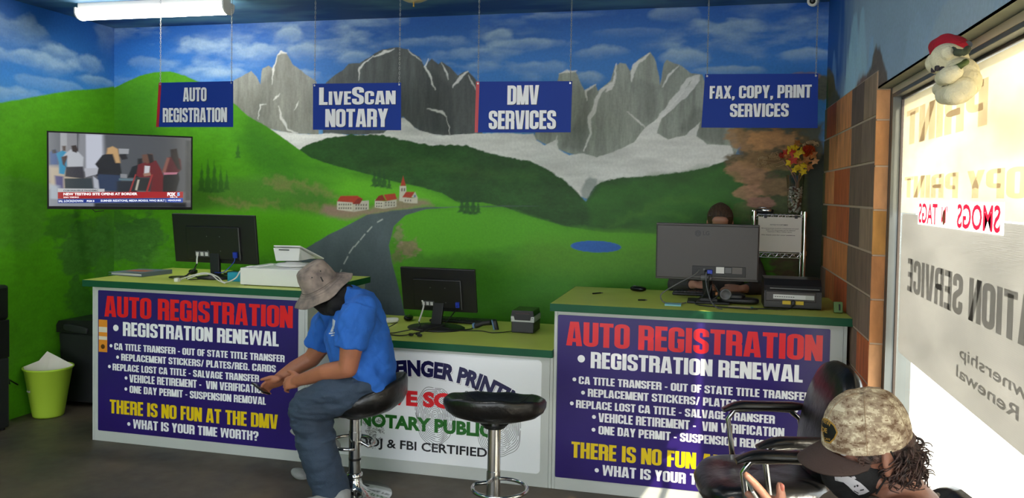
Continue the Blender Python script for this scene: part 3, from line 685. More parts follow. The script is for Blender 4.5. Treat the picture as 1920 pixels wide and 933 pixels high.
kinds = [['g', 'r', 'o', 'd', 'm'], ['g', 'o', 'o', 'd', 'm'], ['g', 'o', 'r', 'd', 'd'], ['g', 'o', 'r', 'd', 'm'], ['g', 'o', 'o', 'd', 'd'], ['m', 'o', 'r', 'd', 'm'], ['m', 'o', 'o', 'd', 'r'], ['m', 'r', 'o', 'd', 'r']]
proud = .006
for r_ in range(len(ZJ)-1):
    zt, zb = ZJ[r_]-.0055, ZJ[r_+1]+.0055; cs = cols_[r_ % 2]; kd = kinds[min(r_, 7)]
    for i in range(5):
        y1, y0 = cs[i], cs[i+1]; g = .001 if (kd[i] in 'dm' or i == 0) else .0025
        m_ = bmat(random.choice(pal[kd[i]])); mb = MB().bx(-proud, -.001, y0+g, y1-g, zb, zt)
        mb.build('brick', m_, wall_right, bevel=.002)['kind'] = 'structure'
# reveal blocks facing the window
zz = [2.197, 2.0759-.02, 1.8628-.02, 1.64, 1.43, 1.225, 1.02, .815, .61, .405, .2, .004]
for k in range(len(zz)-1):
    mb = MB().bx(-proud, .052, YO-.008, YO-.001, zz[k+1]+.004, zz[k]-.004)
    mb.build('brick', bmat(random.choice([(214, 150, 96), (206, 138, 84), (220, 160, 110), (206, 146, 74)])), wall_right, bevel=.002)['kind'] = 'structure'

# ---- storefront window ---------------------------------------------------
XF = .055
mb = MB(); mb.bx(XF, XF+.11, YO-.055, YO-.009, 0.0, ZO); f = struct(mb.build('window_1', alum))
def wpart(name, m, *a, bevel=.002):
    q = MB().bx(*a).build(name, m, f, bevel=bevel); return q
wpart('window_frame', alum, XF, XF+.11, YO2+.001, YO-.055, ZO-.045, ZO-.002)
wpart('window_frame', mat('frame_tan', rgb(196, 178, 152), .6, 0, 5, .15), XF-.004, XF, YO2+.001, YO-.055, ZO-.03, ZO-.002)
wpart('window_frame', alum, XF, XF+.11, YO2+.001, YO-.055, 0.0, .10)
wpart('gasket', alumd, XF+.034, XF+.046, YO2, YO-.055, ZO-.056, ZO-.045)
wpart('gasket', alumd, XF+.034, XF+.046, YO-.061, YO-.055, .1, ZO-.056)
wpart('window_frame', alum, XF, XF+.11, YO2, YO2+.055, .1, ZO-.045)
wpart('window_frame', alum, XF, XF+.11, -4.62, -4.56, .1, ZO-.045)
glass = bpy.data.materials.new('window_glass'); glass.use_nodes = True
nt = glass.node_tree; n = nt.nodes; out = n['Material Output']; n.remove(n['Principled BSDF'])
tr = n.new('ShaderNodeBsdfTransparent'); tr.inputs[0].default_value = (.94, .96, .95, 1); gl = n.new('ShaderNodeBsdfGlossy'); gl.inputs['Roughness'].default_value = .02
ms = n.new('ShaderNodeMixShader'); ms.inputs[0].default_value = .06; nt.links.new(tr.outputs[0], ms.inputs[1]); nt.links.new(gl.outputs[0], ms.inputs[2]); nt.links.new(ms.outputs[0], out.inputs[0])
XG = .10
wpart('glass_pane', glass, XG, XG+.006, -4.57, YO-.058, .095, ZO-.05, bevel=0)
wpart('glass_pane', glass, XG, XG+.006, YO2+.05, -4.61, .095, ZO-.05, bevel=0)
def film(name, c, tcol, opac, nsc=0, namt=0, stretch=(1, 1, 1), c2=None, holes=0):
    m = bpy.data.materials.new(name); m.use_nodes = True; nt = m.node_tree; n = nt.nodes; out = n['Material Output']; n.remove(n['Principled BSDF'])
    tl = n.new('ShaderNodeBsdfTranslucent'); df = n.new('ShaderNodeBsdfDiffuse'); tp = n.new('ShaderNodeBsdfTransparent')
    tl.inputs[0].default_value = (*tcol, 1); df.inputs[0].default_value = (*c, 1); a = n.new('ShaderNodeMixShader'); a.inputs[0].default_value = .35
    nt.links.new(tl.outputs[0], a.inputs[1]); nt.links.new(df.outputs[0], a.inputs[2])
    bm2 = n.new('ShaderNodeMixShader'); bm2.inputs[0].default_value = opac; nt.links.new(tp.outputs[0], bm2.inputs[1]); nt.links.new(a.outputs[0], bm2.inputs[2]); nt.links.new(bm2.outputs[0], out.inputs[0])
    if nsc:
        tc = n.new('ShaderNodeTexCoord'); mp = n.new('ShaderNodeMapping'); mp.inputs['Scale'].default_value = stretch; nt.links.new(tc.outputs['Object'], mp.inputs[0])
        no = n.new('ShaderNodeTexNoise'); no.inputs['Scale'].default_value = nsc; no.inputs['Detail'].default_value = 6; nt.links.new(mp.outputs[0], no.inputs['Vector'])
        mr = n.new('ShaderNodeMapRange'); mr.inputs[1].default_value = .35; mr.inputs[2].default_value = .65; nt.links.new(no.outputs[0], mr.inputs[0])
        mx = n.new('ShaderNodeMix'); mx.data_type = 'RGBA'; nt.links.new(mr.outputs[0], mx.inputs[0]); mx.inputs[6].default_value = (*tcol, 1); mx.inputs[7].default_value = (*(c2 or tuple(v*(1-namt) for v in tcol)), 1)
        nt.links.new(mx.outputs[2], tl.inputs[0])
    if holes:
        tc = n.new('ShaderNodeTexCoord'); vo = n.new('ShaderNodeTexVoronoi'); vo.inputs['Scale'].default_value = holes; vo.inputs['Randomness'].default_value = 0
        nt.links.new(tc.outputs['Object'], vo.inputs['Vector']); mr = n.new('ShaderNodeMapRange'); mr.inputs[1].default_value = .25; mr.inputs[2].default_value = .35; mr.inputs[3].default_value = opac-.22; mr.inputs[4].default_value = opac
        nt.links.new(vo.outputs['Distance'], mr.inputs[0]); nt.links.new(mr.outputs[0], bm2.inputs[0])
    return m
def rr2(x0, x1, y0, y1, r, n=5):
    P = []
    for cx, cy, a0 in ((x1-r, y1-r, 0), (x0+r, y1-r, 90), (x0+r, y0+r, 180), (x1-r, y0+r, 270)):
        for k in range(n+1):
            a = radians(a0+90*k/n); P.append((cx+r*cos(a), cy+r*sin(a)))
    return P
F_X = Matrix(((0, 0, 1), (1, 0, 0), (0, 1, 0)))   # local x -> world y, local y -> world z, local z -> world x
FILM_GREY = film('vinyl_perforated_grey', (.55, .55, .54), (.42, .405, .385), .97, 3.0, .22, (1, .6, 1.6), (.34, .328, .31), holes=150)
FILM_CREAM = film('vinyl_printed_cream', (.75, .72, .62), (.86, .80, .64), .96, 1.6, .3, (1, .8, 2.2), (.60, .54, .42))
yL = YO-.075
o = MB().prism((lambda R__: R__[:6]+[(-2.138, 1.629), (-2.138, 1.591), (-3.127, 1.591), (-3.127, 1.629)]+R__[6:])(rr2(-4.45, yL-.03, 1.008, 1.629, .03)), .0008, F_X, (XG-.002, 0, 0)).build('window_decal', FILM_GREY); tag(o, 'grey perforated vinyl panel across the lower storefront glass', 'window decal')
o = MB().prism([(-4.45, 1.634), (-3.127, 1.634), (-3.127, 1.689), (-2.138, 1.689), (-2.138, 1.634), (yL, 1.634), (yL, ZO-.06), (-4.45, ZO-.06)], .0008, F_X, (XG-.002, 0, 0)).build('window_decal', FILM_CREAM); tag(o, 'cream printed vinyl panel filling the upper storefront glass', 'window decal')
root = o
# faded reversed print of the two vinyls (seen from behind), printed on the vinyl
ghost_r = film('vinyl_ghost_red', (.5, .36, .3), (.84, .74, .6), .8); ghost_g = film('vinyl_ghost_grey', (.42, .42, .41), (.35, .335, .32), .92)
def win_text(text, y_hi, y_lo, z0, z1, m, name, parent=None, x=XG-.0035, bfont=True):
    """reads correctly from outside: from inside it is mirrored; y_hi is the end nearest the back wall = last letter"""
    V, F, w = condensed(text) if not bfont else font_text(text, .02)
    for lo, hi in zip([-9]+list(SPACES), list(SPACES)+[1e9]) if not bfont else [(-9, 1e9)]:
        Fw = [f for f in F if lo <= V[f[0]][0] < hi]
        if not Fw: continue
        used = sorted({i for f in Fw for i in f}); mp = {k: i for i, k in enumerate(used)}
        MB().add([(x, y_lo+(V[k][0]/w)*(y_hi-y_lo), z0+V[k][1]*(z1-z0)) for k in used], [tuple(mp[i] for i in f) for f in Fw]).build(name, m, parent)
win_text('PRINT', -1.87, -2.95, 1.93, 2.08, ghost_r, 'faded_print', root, bfont=False)
win_text('COPY PRINT', -1.87, -3.5, 1.70, 1.79, ghost_r, 'faded_print', root, bfont=False)
gp = [q for q in bpy.data.objects if q.name == 'window_decal'][0]
win_text('REGISTRATION SERVICE', -1.98, -4.2, 1.30, 1.44, ghost_g, 'faded_print', gp, bfont=False)
win_text('Transfer of Ownership', -2.75, -4.3, 1.16, 1.20, ghost_g, 'faded_print', gp)
win_text('Renewal', -2.72, -3.3, 1.09, 1.13, ghost_g, 'faded_print', gp)
sp = film('sticker_white', (.95, .95, .95), (.9, .9, .9), 1.0)
o = MB().bx(XG-.006, XG-.0045, -3.127, -2.138, 1.591, 1.689).build('window_sticker', sp); tag(o, 'white strip sticker with red mirrored letters on the window', 'sticker')
redf = film('sticker_red', (.6, .02, .05), (.62, .02, .06), 1.0); brf = film('sticker_brown', (.5, .3, .2), (.4, .22, .15), 1.0)
win_text('SMOGS', -2.68, -3.11, 1.600, 1.680, redf, 'lettering', o, x=XG-.0068); win_text("TAGS", -2.15, -2.43, 1.600, 1.678, redf, 'lettering', o, x=XG-.0068); win_text("'N", -2.485, -2.56, 1.61, 1.67, redf, 'lettering', o, x=XG-.0068)
MB().prism([(-2.52+.018*cos(a*.524), 1.628+.028*sin(a*.524)) for a in range(12)], .0006, F_X, (XG-.0078, 0, 0)).build('figure_print', brf, o)
# ground, kerb and far building outside
pv = mat('pavement', rgb(190, 184, 172), .9, 0, 3, .15)
struct(MB().bx(.31, 30, -25, 25, -.2, -.02).build('trim_5', pv))
bo = thing('building', 'pale stucco building across the car park outside the window', 'building', (14, -10, -.02))
MB().bx(14, 20, -24, 4, -.02, 4.5).build('wall', mat('stucco', rgb(240, 232, 214), .9, 0, 2, .06), bo, True)
for k in range(5): MB().bx(13.97, 14.03, -22+5*k, -19.5+5*k, .8, 2.8).build('window', mat('far_glass', rgb(90, 100, 110), .2), bo, True)
MB().bx(13.8, 20.2, -24.2, 4.2, 4.5, 4.8).build('roof', mat('roof_trim', rgb(150, 90, 70), .8), bo, True)
# ---- strip light ---------------------------------------------------------
wh = mat('white_enamel', rgb(225, 222, 214), .4)
L = thing('strip_light', 'long white tube light glowing on the painted ceiling', 'ceiling light', (-4.6, -.79, HC))
x0, x1, yc, zc = -5.20, -4.0, -.79, 2.905
MB().bx(x0+.01, x1-.01, yc-.05, yc+.05, 2.935, HC).build('housing', wh, L, True, bevel=.004)
tubem = mat('tube_glow', (.8, .8, .8), .4, emit=(1, .97, .9), es=LAMP_STRENGTH)
P = [(.062*cos(a), .05*sin(a)) for a in [radians(180+180*k/16) for k in range(17)]]
vs = MB(); vs.rings([[Vector((x, yc+p, zc+q+.03)) for p, q in P] for x in (x0, x1)], True, True); vs.build('diffuser', tubem, L, True)
for x in (x0, x1):
    MB().prism([(1.08*a, 1.08*b_) for a, b_ in P]+[(.067, .03), (-.067, .03)], .012, Matrix(((0, 0, 1), (1, 0, 0), (0, 1, 0))), (x-.006, yc, zc+.03)).build('end_cap', wh, L, True)
for xx, yy in ((-1.9, -3.1), (-4.3, -3.4), (-3.0, -5.6)):  # unseen copies of the tube light, added to brighten upper walls and counter tops
    c = copy_tree(L); c.location = (xx, yy, HC); c['label'] = 'added unseen strip light above the %s' % ('chairs by the window' if xx > -2 else 'bar stools' if yy > -4 else 'front shop windows')
# ceiling lamp with pull chain (only its underside hangs into view)
q = az(778, 0, 2.88); L = thing('ceiling_lamp', 'round beige ceiling lamp with a small finial', 'ceiling light', (q.x, q.y, HC))
be = mat('beige_glass', rgb(196, 178, 140), .35)
MB().lathe([(.001, 2.862), (.05, 2.866), (.09, 2.885), (.11, 2.92), (.11, 2.94)], (q.x, q.y-.02, 0)).build('bowl', be, L, True)
MB().lathe([(.07, 2.94), (.075, 2.96), (.075, HC)], (q.x, q.y-.02, 0)).build('base', wh, L, True)
MB().cyl((q.x, q.y-.02, 2.84), (q.x, q.y-.02, 2.866), .005).ell((q.x, q.y-.02, 2.838), .007).build('finial', mat('brass', rgb(190, 150, 80), .3, 1), L, True)
# dome camera
q = at(1524, 2, 'x', -.14); L = thing('security_camera', 'white security camera with a dark lens near the ceiling corner', 'camera', (q.x, q.y, HC))
d = (CLOC+Vector((-.3, 0, 0))-q).normalized(); F = frame_to(d)
MB().cyl(q-d*.10, q+d*.03, .036, .033, 24).build('housing', wh, L, True, bevel=.003)
MB().lathe([(.033, .028), (.03, .036), (.021, .037), (.020, .030)], q, 24, F).build('lens_ring', wh, L, True)
MB().ell(q+d*.027, (.019, .019, .010), F).build('lens', mat('lens_black', (.01, .01, .012), .08), L, True)
MB().cyl(q-d*.06, (q.x, q.y+.04, HC), .014, .02).cyl((q.x, q.y+.04, HC-.01), (q.x, q.y+.04, HC), .045).build('bracket', wh, L, True)
# ================================================================ counters, banners, hanging signs
lam_top = mat('laminate_lime', rgb(194, 206, 92), .45, 0, 2.5, .12)
lam_edge = mat('laminate_green', rgb(16, 84, 54), .55, 0, 4, .15, spec=.3)
pan = mat('panel_pale_grey', rgb(196, 200, 196), .55, 0, 2, .08)
ban_b = mat('banner_purple', rgb(44, 25, 108), .32, 0, 3, .15, coat=.05, spec=.4)
ban_w = mat('banner_white', rgb(240, 243, 246), .3)
t_red = mat('print_red', rgb(226, 22, 36), .3); t_wh = mat('print_white', rgb(246, 246, 248), .35); t_ye = mat('print_yellow', rgb(236, 204, 18), .3)
t_navy = mat('print_navy', rgb(20, 18, 74), .3); t_gr = mat('print_green', rgb(28, 104, 28), .3); t_bk = mat('print_black', rgb(14, 14, 22), .3); t_ink = mat('print_ink_grey', rgb(40, 42, 46), .4)
SZ = 1.068
def counter(label, x0, x1, h, slab_back=-.37, ends=(.05, .05)):
    t = thing('counter', label, 'counter', ((x0+x1)/2, YD+.4, 0), group=None)
    zt = h-.043
    MB().bx(x0+.019, x1-.019, YD, YD+.018, 0, zt).build('front_panel', pan, t, True, bevel=.0015)
    for xa in (x0, x1-.018): MB().bx(xa, xa+.018, YD, slab_back-.04, 0, zt).build('side_panel', pan, t, True, bevel=.0015)
    MB().bx(x0+.018, x1-.018, YD+.03, slab_back-.04, h*.45, h*.45+.018).build('shelf', pan, t, True)
    mb = MB().bx(x0-ends[0]+.004, x1+ends[1]-.004, YD-.026+.004, slab_back, zt, h-.001).bx(x0-ends[0]+.0005, x1+ends[1]-.0005, YD-.0255, slab_back+.001, h-.001, h)
    mb.mi = [0]*12; mb.build('worktop', lam_top, t, True)
    MB().bx(x0-ends[0], x1+ends[1], YD-.030, YD-.0225, zt, h-.0005).build('edge_band', lam_edge, t, True, bevel=.001)
    MB().bx(x0-ends[0]-.003, x0-ends[0]+.003, YD-.0225, slab_back, zt, h-.0005).build('edge_band', lam_edge, t, True)
    MB().bx(x1+ends[1]-.003, x1+ends[1]+.003, YD-.0225, slab_back, zt, h-.0005).build('edge_band', lam_edge, t, True)
    return t
XL0, XL1, XR0, XR1 = -4.692, -3.128, -1.584, -.024
cL = counter('tall left counter with lime top and purple banner, behind the man in blue', XL0, XL1, SZ, ends=(.055, .02))
cM = counter('lower middle counter with lime top and white fingerprint banner', XL1+.002, XR0-.002, .80, -.38, ends=(-.0232, -.0032))
cR = counter('tall right counter with lime top, beside the brick wall', XR0, XR1, SZ, -.40, ends=(.02, .019))
def txt(s, box, m, root, y, ox, oz, label=None, small=None):
    V, F, w = condensed(s, small); x0, x1, z0, z1 = box
    return put_text(V, F, w, (ox+x0, ox+x1, oz+z0, oz+z1), m, root, y, 'lettering', label)
def dot(c, r, m, root, y, ox, oz):
    P = [(ox+c[0]+r*cos(2*pi*k/24), oz+c[1]+r*sin(2*pi*k/24)) for k in range(24)]
    MB().add([(x, y-.0007, z) for x, z in P], [tuple(range(24))]).build('bullet', m, root, True)
def auto_banner(ox, oz, label, tree, sticker=False, glow=None):
    y = YD-.0045; t = thing('banner', label, 'banner', (ox+.73, YD-.001, oz+.46))
    bn = MB().prism(rr2(ox, ox+1.455, oz, oz+.932, .008), .003, Matrix(((1, 0, 0), (0, 0, -1), (0, 1, 0))), (0, y+.0035, 0)).build('sheet', ban_b, t, True)
    y = y+.0005
    txt('AUTO REGISTRATION', (.050, 1.417, .760, .897), t_red, t, y, ox, oz, 'red lettering'); txt('REGISTRATION RENEWAL', (.192, 1.324, .640, .732), t_wh, t, y, ox, oz)
    dot((.138, .689), .021, t_wh, t, y, ox, oz)
    for s, bx_, bc in (('CA TITLE TRANSFER - OUT OF STATE TITLE TRANSFER', (.126, 1.365, .545, .589), (.101, .569)), ('REPLACEMENT STICKERS/ PLATES/REG. CARDS', (.179, 1.305, .477, .522), (.152, .497)),
                       ('REPLACE LOST CA TITLE - SALVAGE TRANSFER', (.113, 1.189, .408, .453), (.089, .431)), ('VEHICLE RETIREMENT -  VIN VERIFICATION', (.242, 1.238, .338, .389), (.217, .364)),
                       ('ONE DAY PERMIT - SUSPENSION REMOVAL', (.244, 1.238, .268, .316), (.216, .291))):
        txt(s, bx_, t_wh, t, y, ox, oz); dot(bc, .011, t_wh, t, y, ox, oz)
    txt('THERE IS NO FUN AT THE DMV', (.092, 1.322, .122, .213), t_ye, t, y, ox, oz, 'yellow lettering')
    txt('WHAT IS YOUR TIME WORTH?', (.271, 1.188, .036, .096), t_wh, t, y, ox, oz); dot((.239, .062), .012, t_wh, t, y, ox, oz)
    if sticker:
        so = mat('sticker_orange', rgb(226, 142, 44), .4); a = MB().bx(ox+.006, ox+.072, y-.0012, y-.0006, oz+.524, oz+.738).build('sticker', so, t, True)
        MB().bx(ox+.007, ox+.071, y-.0018, y-.0012, oz+.655, oz+.69).bx(ox+.007, ox+.071, y-.0018, y-.0012, oz+.605, oz+.628).build('sticker_stripe', mat('sticker_cream', rgb(226, 216, 196), .4), a, True)
        P = [(ox+.039+.016*cos(k*.5236), oz+.56+.016*sin(k*.5236)) for k in range(12)]; MB().add([(q[0], y-.0019, q[1]) for q in P], [tuple(range(12))]).build('sticker_ring', mat('sticker_brown', rgb(90, 52, 20), .4), a, True)
    return t
auto_banner(-4.645, .070, 'purple banner on the left counter, complete with an orange sticker at its edge', cL, True)
auto_banner(-1.563, .071, 'purple banner on the right counter, behind the office chairs', cR)
# ---- white fingerprint banner
bx0, bx1, bz0, bz1 = -3.065, -1.652, .077, .737; y = YD-.001
t = thing('banner', 'white banner with fingerprints on the low middle counter', 'banner', (-2.36, y, .4))
MB().prism(rr2(bx0, bx1, bz0, bz1, .025), .003, Matrix(((1, 0, 0), (0, 0, -1), (0, 1, 0))), (0, y, 0)).build('sheet', ban_w, t, True)
y -= .0034
def z7(x, yy): q = ay(660+x/3.589, 640+yy/3.589, YD); return q.x, q.z
def ridge_strips(c, rx, rz, seed, n=24, whorl=(0, .1), gap=.0):
    mb = MB(); rnd = random.Random(seed); cx, cz = c
    wx, wz = whorl
    for k in range(1, n):
        f = k/n; segs = 90; pts = []
        for i in range(segs+1):
            a = 2*pi*i/segs
            rr_ = 1+.05*sin(3*a+f*5+seed)*f+.03*sin(7*a+seed*2+f*9)
            # inner ridges ring the whorl, outer ones grow to the print's outline
            x = cx+wx*rx*(1-f)+rx*f*cos(a)*rr_; z = cz+wz*rz*(1-f)+rz*f*sin(a)*rr_*(1 if sin(a) > 0 else 1.0)
            pts.append((x, z))
        w = .0026; on = True; run = []
        for i in range(segs):
            if rnd.random() < .06: on = not on if not on or rnd.random() < .6 else on
            if not on: on = rnd.random() < .6; continue
            (xa, za), (xb, zb) = pts[i], pts[i+1]; dx, dz = xb-xa, zb-za; L_ = math.hypot(dx, dz)+1e-9; nx, nz = -dz/L_*w/2, dx/L_*w/2
            mb.add([(xa+nx, y, za+nz), (xa-nx, y, za-nz), (xb-nx, y, zb-nz), (xb+nx, y, zb+nz)], [(0, 1, 2, 3)])
    return mb
c1 = z7(560, 500); c2 = z7(990, 570); c3 = z7(140, 600)
ridge_strips(c1, .130, .19, 2, 17, (.0, .0)).build('fingerprint', t_ink, t, True, kind='stuff')
ridge_strips(c2, .140, .19, 5, 18, (.0, .05)).build('fingerprint', t_ink, t, True, kind='stuff')
mb = MB(); rnd = random.Random(4)
for k in range(900):
    a = rnd.random()*2*pi; r_ = math.sqrt(rnd.random()); x = c3[0]+.078*r_*cos(a); z = c3[1]+.105*r_*sin(a); th = rnd.random()*pi; l = .002+.005*rnd.random(); w = .0007
    if noise.noise(Vector((x*30, z*30, 1))) < -.12: continue
    dx, dz = l*cos(th), l*sin(th); nx, nz = -w*sin(th), w*cos(th)
    mb.add([(x-dx+nx, y, z-dz+nz), (x-dx-nx, y, z-dz-nz), (x+dx-nx, y, z+dz-nz), (x+dx+nx, y, z+dz+nz)], [(0, 1, 2, 3)])
mb.build('fingerprint', t_ink, t, True, kind='stuff')
def plain_text(s, p0, p1, h, m, parent, yy, bold=.03, name='lettering', label=None, arc=None):
    V, F, w = font_text(s, bold); mb = MB(); (x0, z0), (x1, z1) = p0, p1; vs = []
    for a, b_, c_ in V:
        u_ = a/w
        if arc:
            R_, up_ = arc; L_ = x1-x0; th = (u_-.5)*L_/R_; cx = (x0+x1)/2; cz = (z0+z1)/2-R_+up_
            vs.append((cx+(R_+b_*h)*sin(th), yy, cz+(R_+b_*h)*cos(th)))
        else: vs.append((x0+(x1-x0)*u_, yy, z0+(z1-z0)*u_+b_*h))
    mb.add(vs, [tuple(f) for f in F]); return mb.build(name, m, parent, True, label=label)
# arched headline: the crown of the arch stands over its second letters
xc, zc_ = z7(480, 228); xa_ = z7(300, 228)[0]; xb_ = z7(1235, 300)[0]; ptop = .092
for off, dy, mm, bo in ((.006, .0006, t_ink, .055), (.003, .0009, t_wh, .07), (0, .0014, t_navy, .055)):
    V, F, w = font_text('FINGER PRINTING', bo); mb = MB(); vs = []; R_ = 1.12
    for a, b_, c_ in V:
        th = (xa_+off+(xb_-xa_)*a/w-xc)/R_; r_ = R_+b_*ptop-off; vs.append((xc+r_*sin(th), y-dy, zc_-R_+r_*cos(th)))
    mb.add(vs, F); mb.build('lettering', mm, t, True, label='arched navy lettering' if mm is t_navy else None)
plain_text('LIVE SCAN', z7(165, 406), z7(885, 462), .086, t_red, t, y-.0012, .055, label='red lettering')
n0 = z7(47, 556); n1 = z7(948, 640)
plain_text('NOTARY PUBLIC', n0, n1, .078, t_gr, t, y-.0012, .05, label='green lettering')
d0 = z7(50, 692); d1 = z7(910, 775)
plain_text('DOJ & FBI CERTIFIED', d0, d1, .052, t_bk, t, y-.0012, .02, label='black lettering')
# ---- hanging signs
sign_b = mat('sign_blue', rgb(14, 50, 140), .6, spec=.25); sign_r = mat('sign_red', rgb(176, 24, 36), .35); chain_m = mat('chain_steel', rgb(170, 170, 165), .35, .9)
t_si = mat('print_silver', rgb(226, 226, 230), .4); sh_bk = mat('print_shadow', rgb(12, 20, 60), .4)
YS = -.87
def chain(x, z0, z1, y, parent):
    mb = MB(); z = z0; k = 0
    while z < z1:
        l = .019; a = pi/2*(k % 2)+.4; P = []
        for i in range(8):
            t_ = 2*pi*i/8; P.append((x+.0042*cos(t_)*cos(a), y+.0042*cos(t_)*sin(a), z+l/2+l*.55*sin(t_)))
        mb.tube(P, .0013, 4, True); z += l*.82; k += 1
    return mb.build('chain', chain_m, parent, True)
def sign(label, corners, lines, red=True):
    (xa, za), (xb, zb), (xc, zc), (xd, zd) = corners   # TL TR BR BL
    t = thing('hanging_sign', label, 'sign', ((xa+xb)/2, YS, (za+zb)/2), group=None)
    P = [(xd, zd), (xc, zc), (xb, zb), (xa, za)]
    MB().prism(P, .004, Matrix(((1, 0, 0), (0, 0, -1), (0, 1, 0))), (0, YS+.002, 0)).build('board', sign_b, t, True)
    if red:
        w = .022; MB().add([(xd, YS-.0025, zd), (xd+w, YS-.0025, zd), (xa+w, YS-.0025, za), (xa, YS-.0025, za)], [(0, 1, 2, 3)]).build('edge_stripe', sign_r, t, True)
    for s, px0, px1, zt, zb_, small in lines:
        V, F, w = condensed(s, small)
        for dx, dz, dy, mm in ((.0035, -.0035, .0028, sh_bk), (0, 0, .0036, t_si)):
            z0 = zb_+dz; h = zt-zb_
            put_text(V, F, w, (px0+dx, px1+dx, z0, z0+h), mm, t, YS-dy, 'lettering')
    for (x, z) in ((xa+.012, za-.012), (xb-.012, zb-.012)):
        MB().cyl((x, YS-.004, z), (x, YS+.004, z), .006, n=10).build('grommet', chain_m, t, True)
        chain(x, z+.002, HC, YS, t)
    return t
def S2(px, py): q = ay(px, py, YS); return q.x, q.z
def ln(s, l, r, tp, bt, small=None):
    a = S2(l, tp); b = S2(r, tp); c = S2((l+r)/2, bt); return (s, a[0], b[0], (a[1]+b[1])/2, c[1], small)
sign('blue hanging sign reading AUTO REGISTRATION, nearest the television', [S2(298, 155), S2(437, 152), S2(437, 238), S2(293, 238)], [ln('AUTO', 344, 388, 164, 190), ln('REGISTRATION', 306, 426, 202, 229)])
sm = {k: .76 for k in (1, 2, 3, 5, 6, 7)}
sign('blue hanging sign reading LIVESCAN NOTARY', [S2(587, 157), S2(752, 155), S2(752, 244), S2(587, 243)], [ln('LIVESCAN', 599, 742, 163, 196, sm), ln('NOTARY', 611, 728, 204, 238)], False)
sign('blue hanging sign reading DMV SERVICES', [S2(893, 153), S2(1073, 152), S2(1070, 248), S2(890, 248)], [ln('DMV', 952, 1011, 160, 196), ln('SERVICES', 917, 1043, 207, 242)])
sign('blue hanging sign reading FAX, COPY, PRINT SERVICES, nearest the window', [S2(1322, 139), S2(1534, 138), S2(1533, 240), S2(1315, 239)], [ln('FAX, COPY, PRINT', 1331, 1522, 160, 184), ln('SERVICES', 1369, 1479, 194, 219)], False)
# ================================================================ television
A = Vector((-5.329, -.971, 1.7945)); B_ = Vector((-4.560, -.389, 1.7945)); xd = (B_-A).normalized(); tw = (B_-A).length; th_ = .556
tilt = radians(2.5); zd = Vector((0, 0, 1)); nd = Vector((xd.y, -xd.x, 0)); nd.normalize()
zd = (zd*cos(tilt)+nd*sin(tilt)).normalized(); nd = xd.cross(zd).normalized()
ctr = (A+B_)/2
TM = Matrix((xd, -nd, zd)).transposed()   # local x right, y away from viewer, z up
tv = thing('television', 'wall mounted television showing a news broadcast in the left corner', 'television', ctr)
pb = mat('plastic_black_gloss', rgb(12, 12, 13), .25, spec=.35); pm = mat('plastic_black', rgb(20, 20, 21), .45)
def T(x, y, z): return ctr+TM @ Vector((x, y, z))
def tbox(mb, x0, x1, y0, y1, z0, z1): return mb.box(T((x0+x1)/2, (y0+y1)/2, (z0+z1)/2), (x1-x0, y1-y0, z1-z0), TM)
w2, h2 = tw/2, th_/2
tbox(MB(), -w2, w2, .012, .05, -h2, h2).build('body', pm, tv, True, bevel=.004)
mb = MB(); b_ = .011
for a in ((-w2, w2, 0, .012, h2-b_, h2), (-w2, w2, 0, .012, -h2, -h2+.02), (-w2, -w2+b_, 0, .012, -h2+.02, h2-b_), (w2-b_, w2, 0, .012, -h2+.02, h2-b_)): tbox(mb, *a)
mb.build('bezel', mat('bezel_black', rgb(10, 10, 11), .5, spec=.2), tv, True, bevel=.001)
tbox(MB(), -.2, .2, .05, .10, -.15, .12).build('wall_bracket', pm, tv, True)
MB().tube([T(0, .08, 0), T(-.02, .2, 0), Vector((-XW+.002, -.45, ctr.z))], .025, 8).box((-XW+.008, -.45, ctr.z), (.012, .2, .2)).build('bracket_arm', pm, tv, True)
MB().tube([T(-.2, .05, -h2), T(-.18, .03, -h2-.02), T(-.12, .03, -h2-.012)], .003, 6).build('cable', pm, tv, True)
# picture: colour values given to a fine screen mesh
sw, sh = w2-b_, h2-b_; nx, nz = 300, 168; zl = -h2+.02
u = np.linspace(0, 1, nx); v = np.linspace(0, 1, nz); P_ = Painter(u, v, np.array(rgb(112, 112, 116)))
def SC(x, y): return ((x-55)/(1448-55), 1-((y-75)/(830-75)+(x-55)*(-.00002)))
def SP(P, c, soft=.004, rough=0, a=1): P_.poly([((x-55)/1393, 1-(y-(80+(x-55)*.046))/(735+(x-55)*(-.02))) for x, y in P], np.array(rgb(*c)), soft, rough, 20, 3, a)
P_.c *= (.8+.35*P_.vn(3, 5, 1, 1, 4))[..., None]
SP([(55, 80), (330, 90), (380, 560), (55, 560)], (150, 150, 155)); SP([(55, 80), (165, 84), (160, 400), (55, 400)], (110, 114, 120)); SP([(165, 84), (225, 86), (225, 300), (165, 400)], (176, 178, 182)); SP([(320, 84), (330, 84), (330, 420), (322, 420)], (70, 74, 80))
SP([(385, 95), (575, 100), (575, 420), (480, 500), (390, 460)], (206, 210, 222), .02); SP([(340, 95), (400, 95), (400, 450), (350, 450)], (150, 152, 158)); SP([(575, 105), (1455, 145), (1450, 700), (600, 640)], (92, 94, 98), .02)
SP([(1395, 170), (1455, 170), (1450, 780), (1390, 780)], (60, 62, 64), .01)
SP([(55, 420), (200, 430), (380, 540), (380, 640), (55, 640)], (196, 184, 164), .02); SP([(110, 510), (190, 520), (190, 640), (120, 640)], (92, 88, 140), .01)
SP([(200, 540), (455, 540), (470, 650), (205, 645)], (62, 72, 78)); SP([(55, 590), (150, 615), (160, 800), (55, 810)], (180, 190, 200), .02)
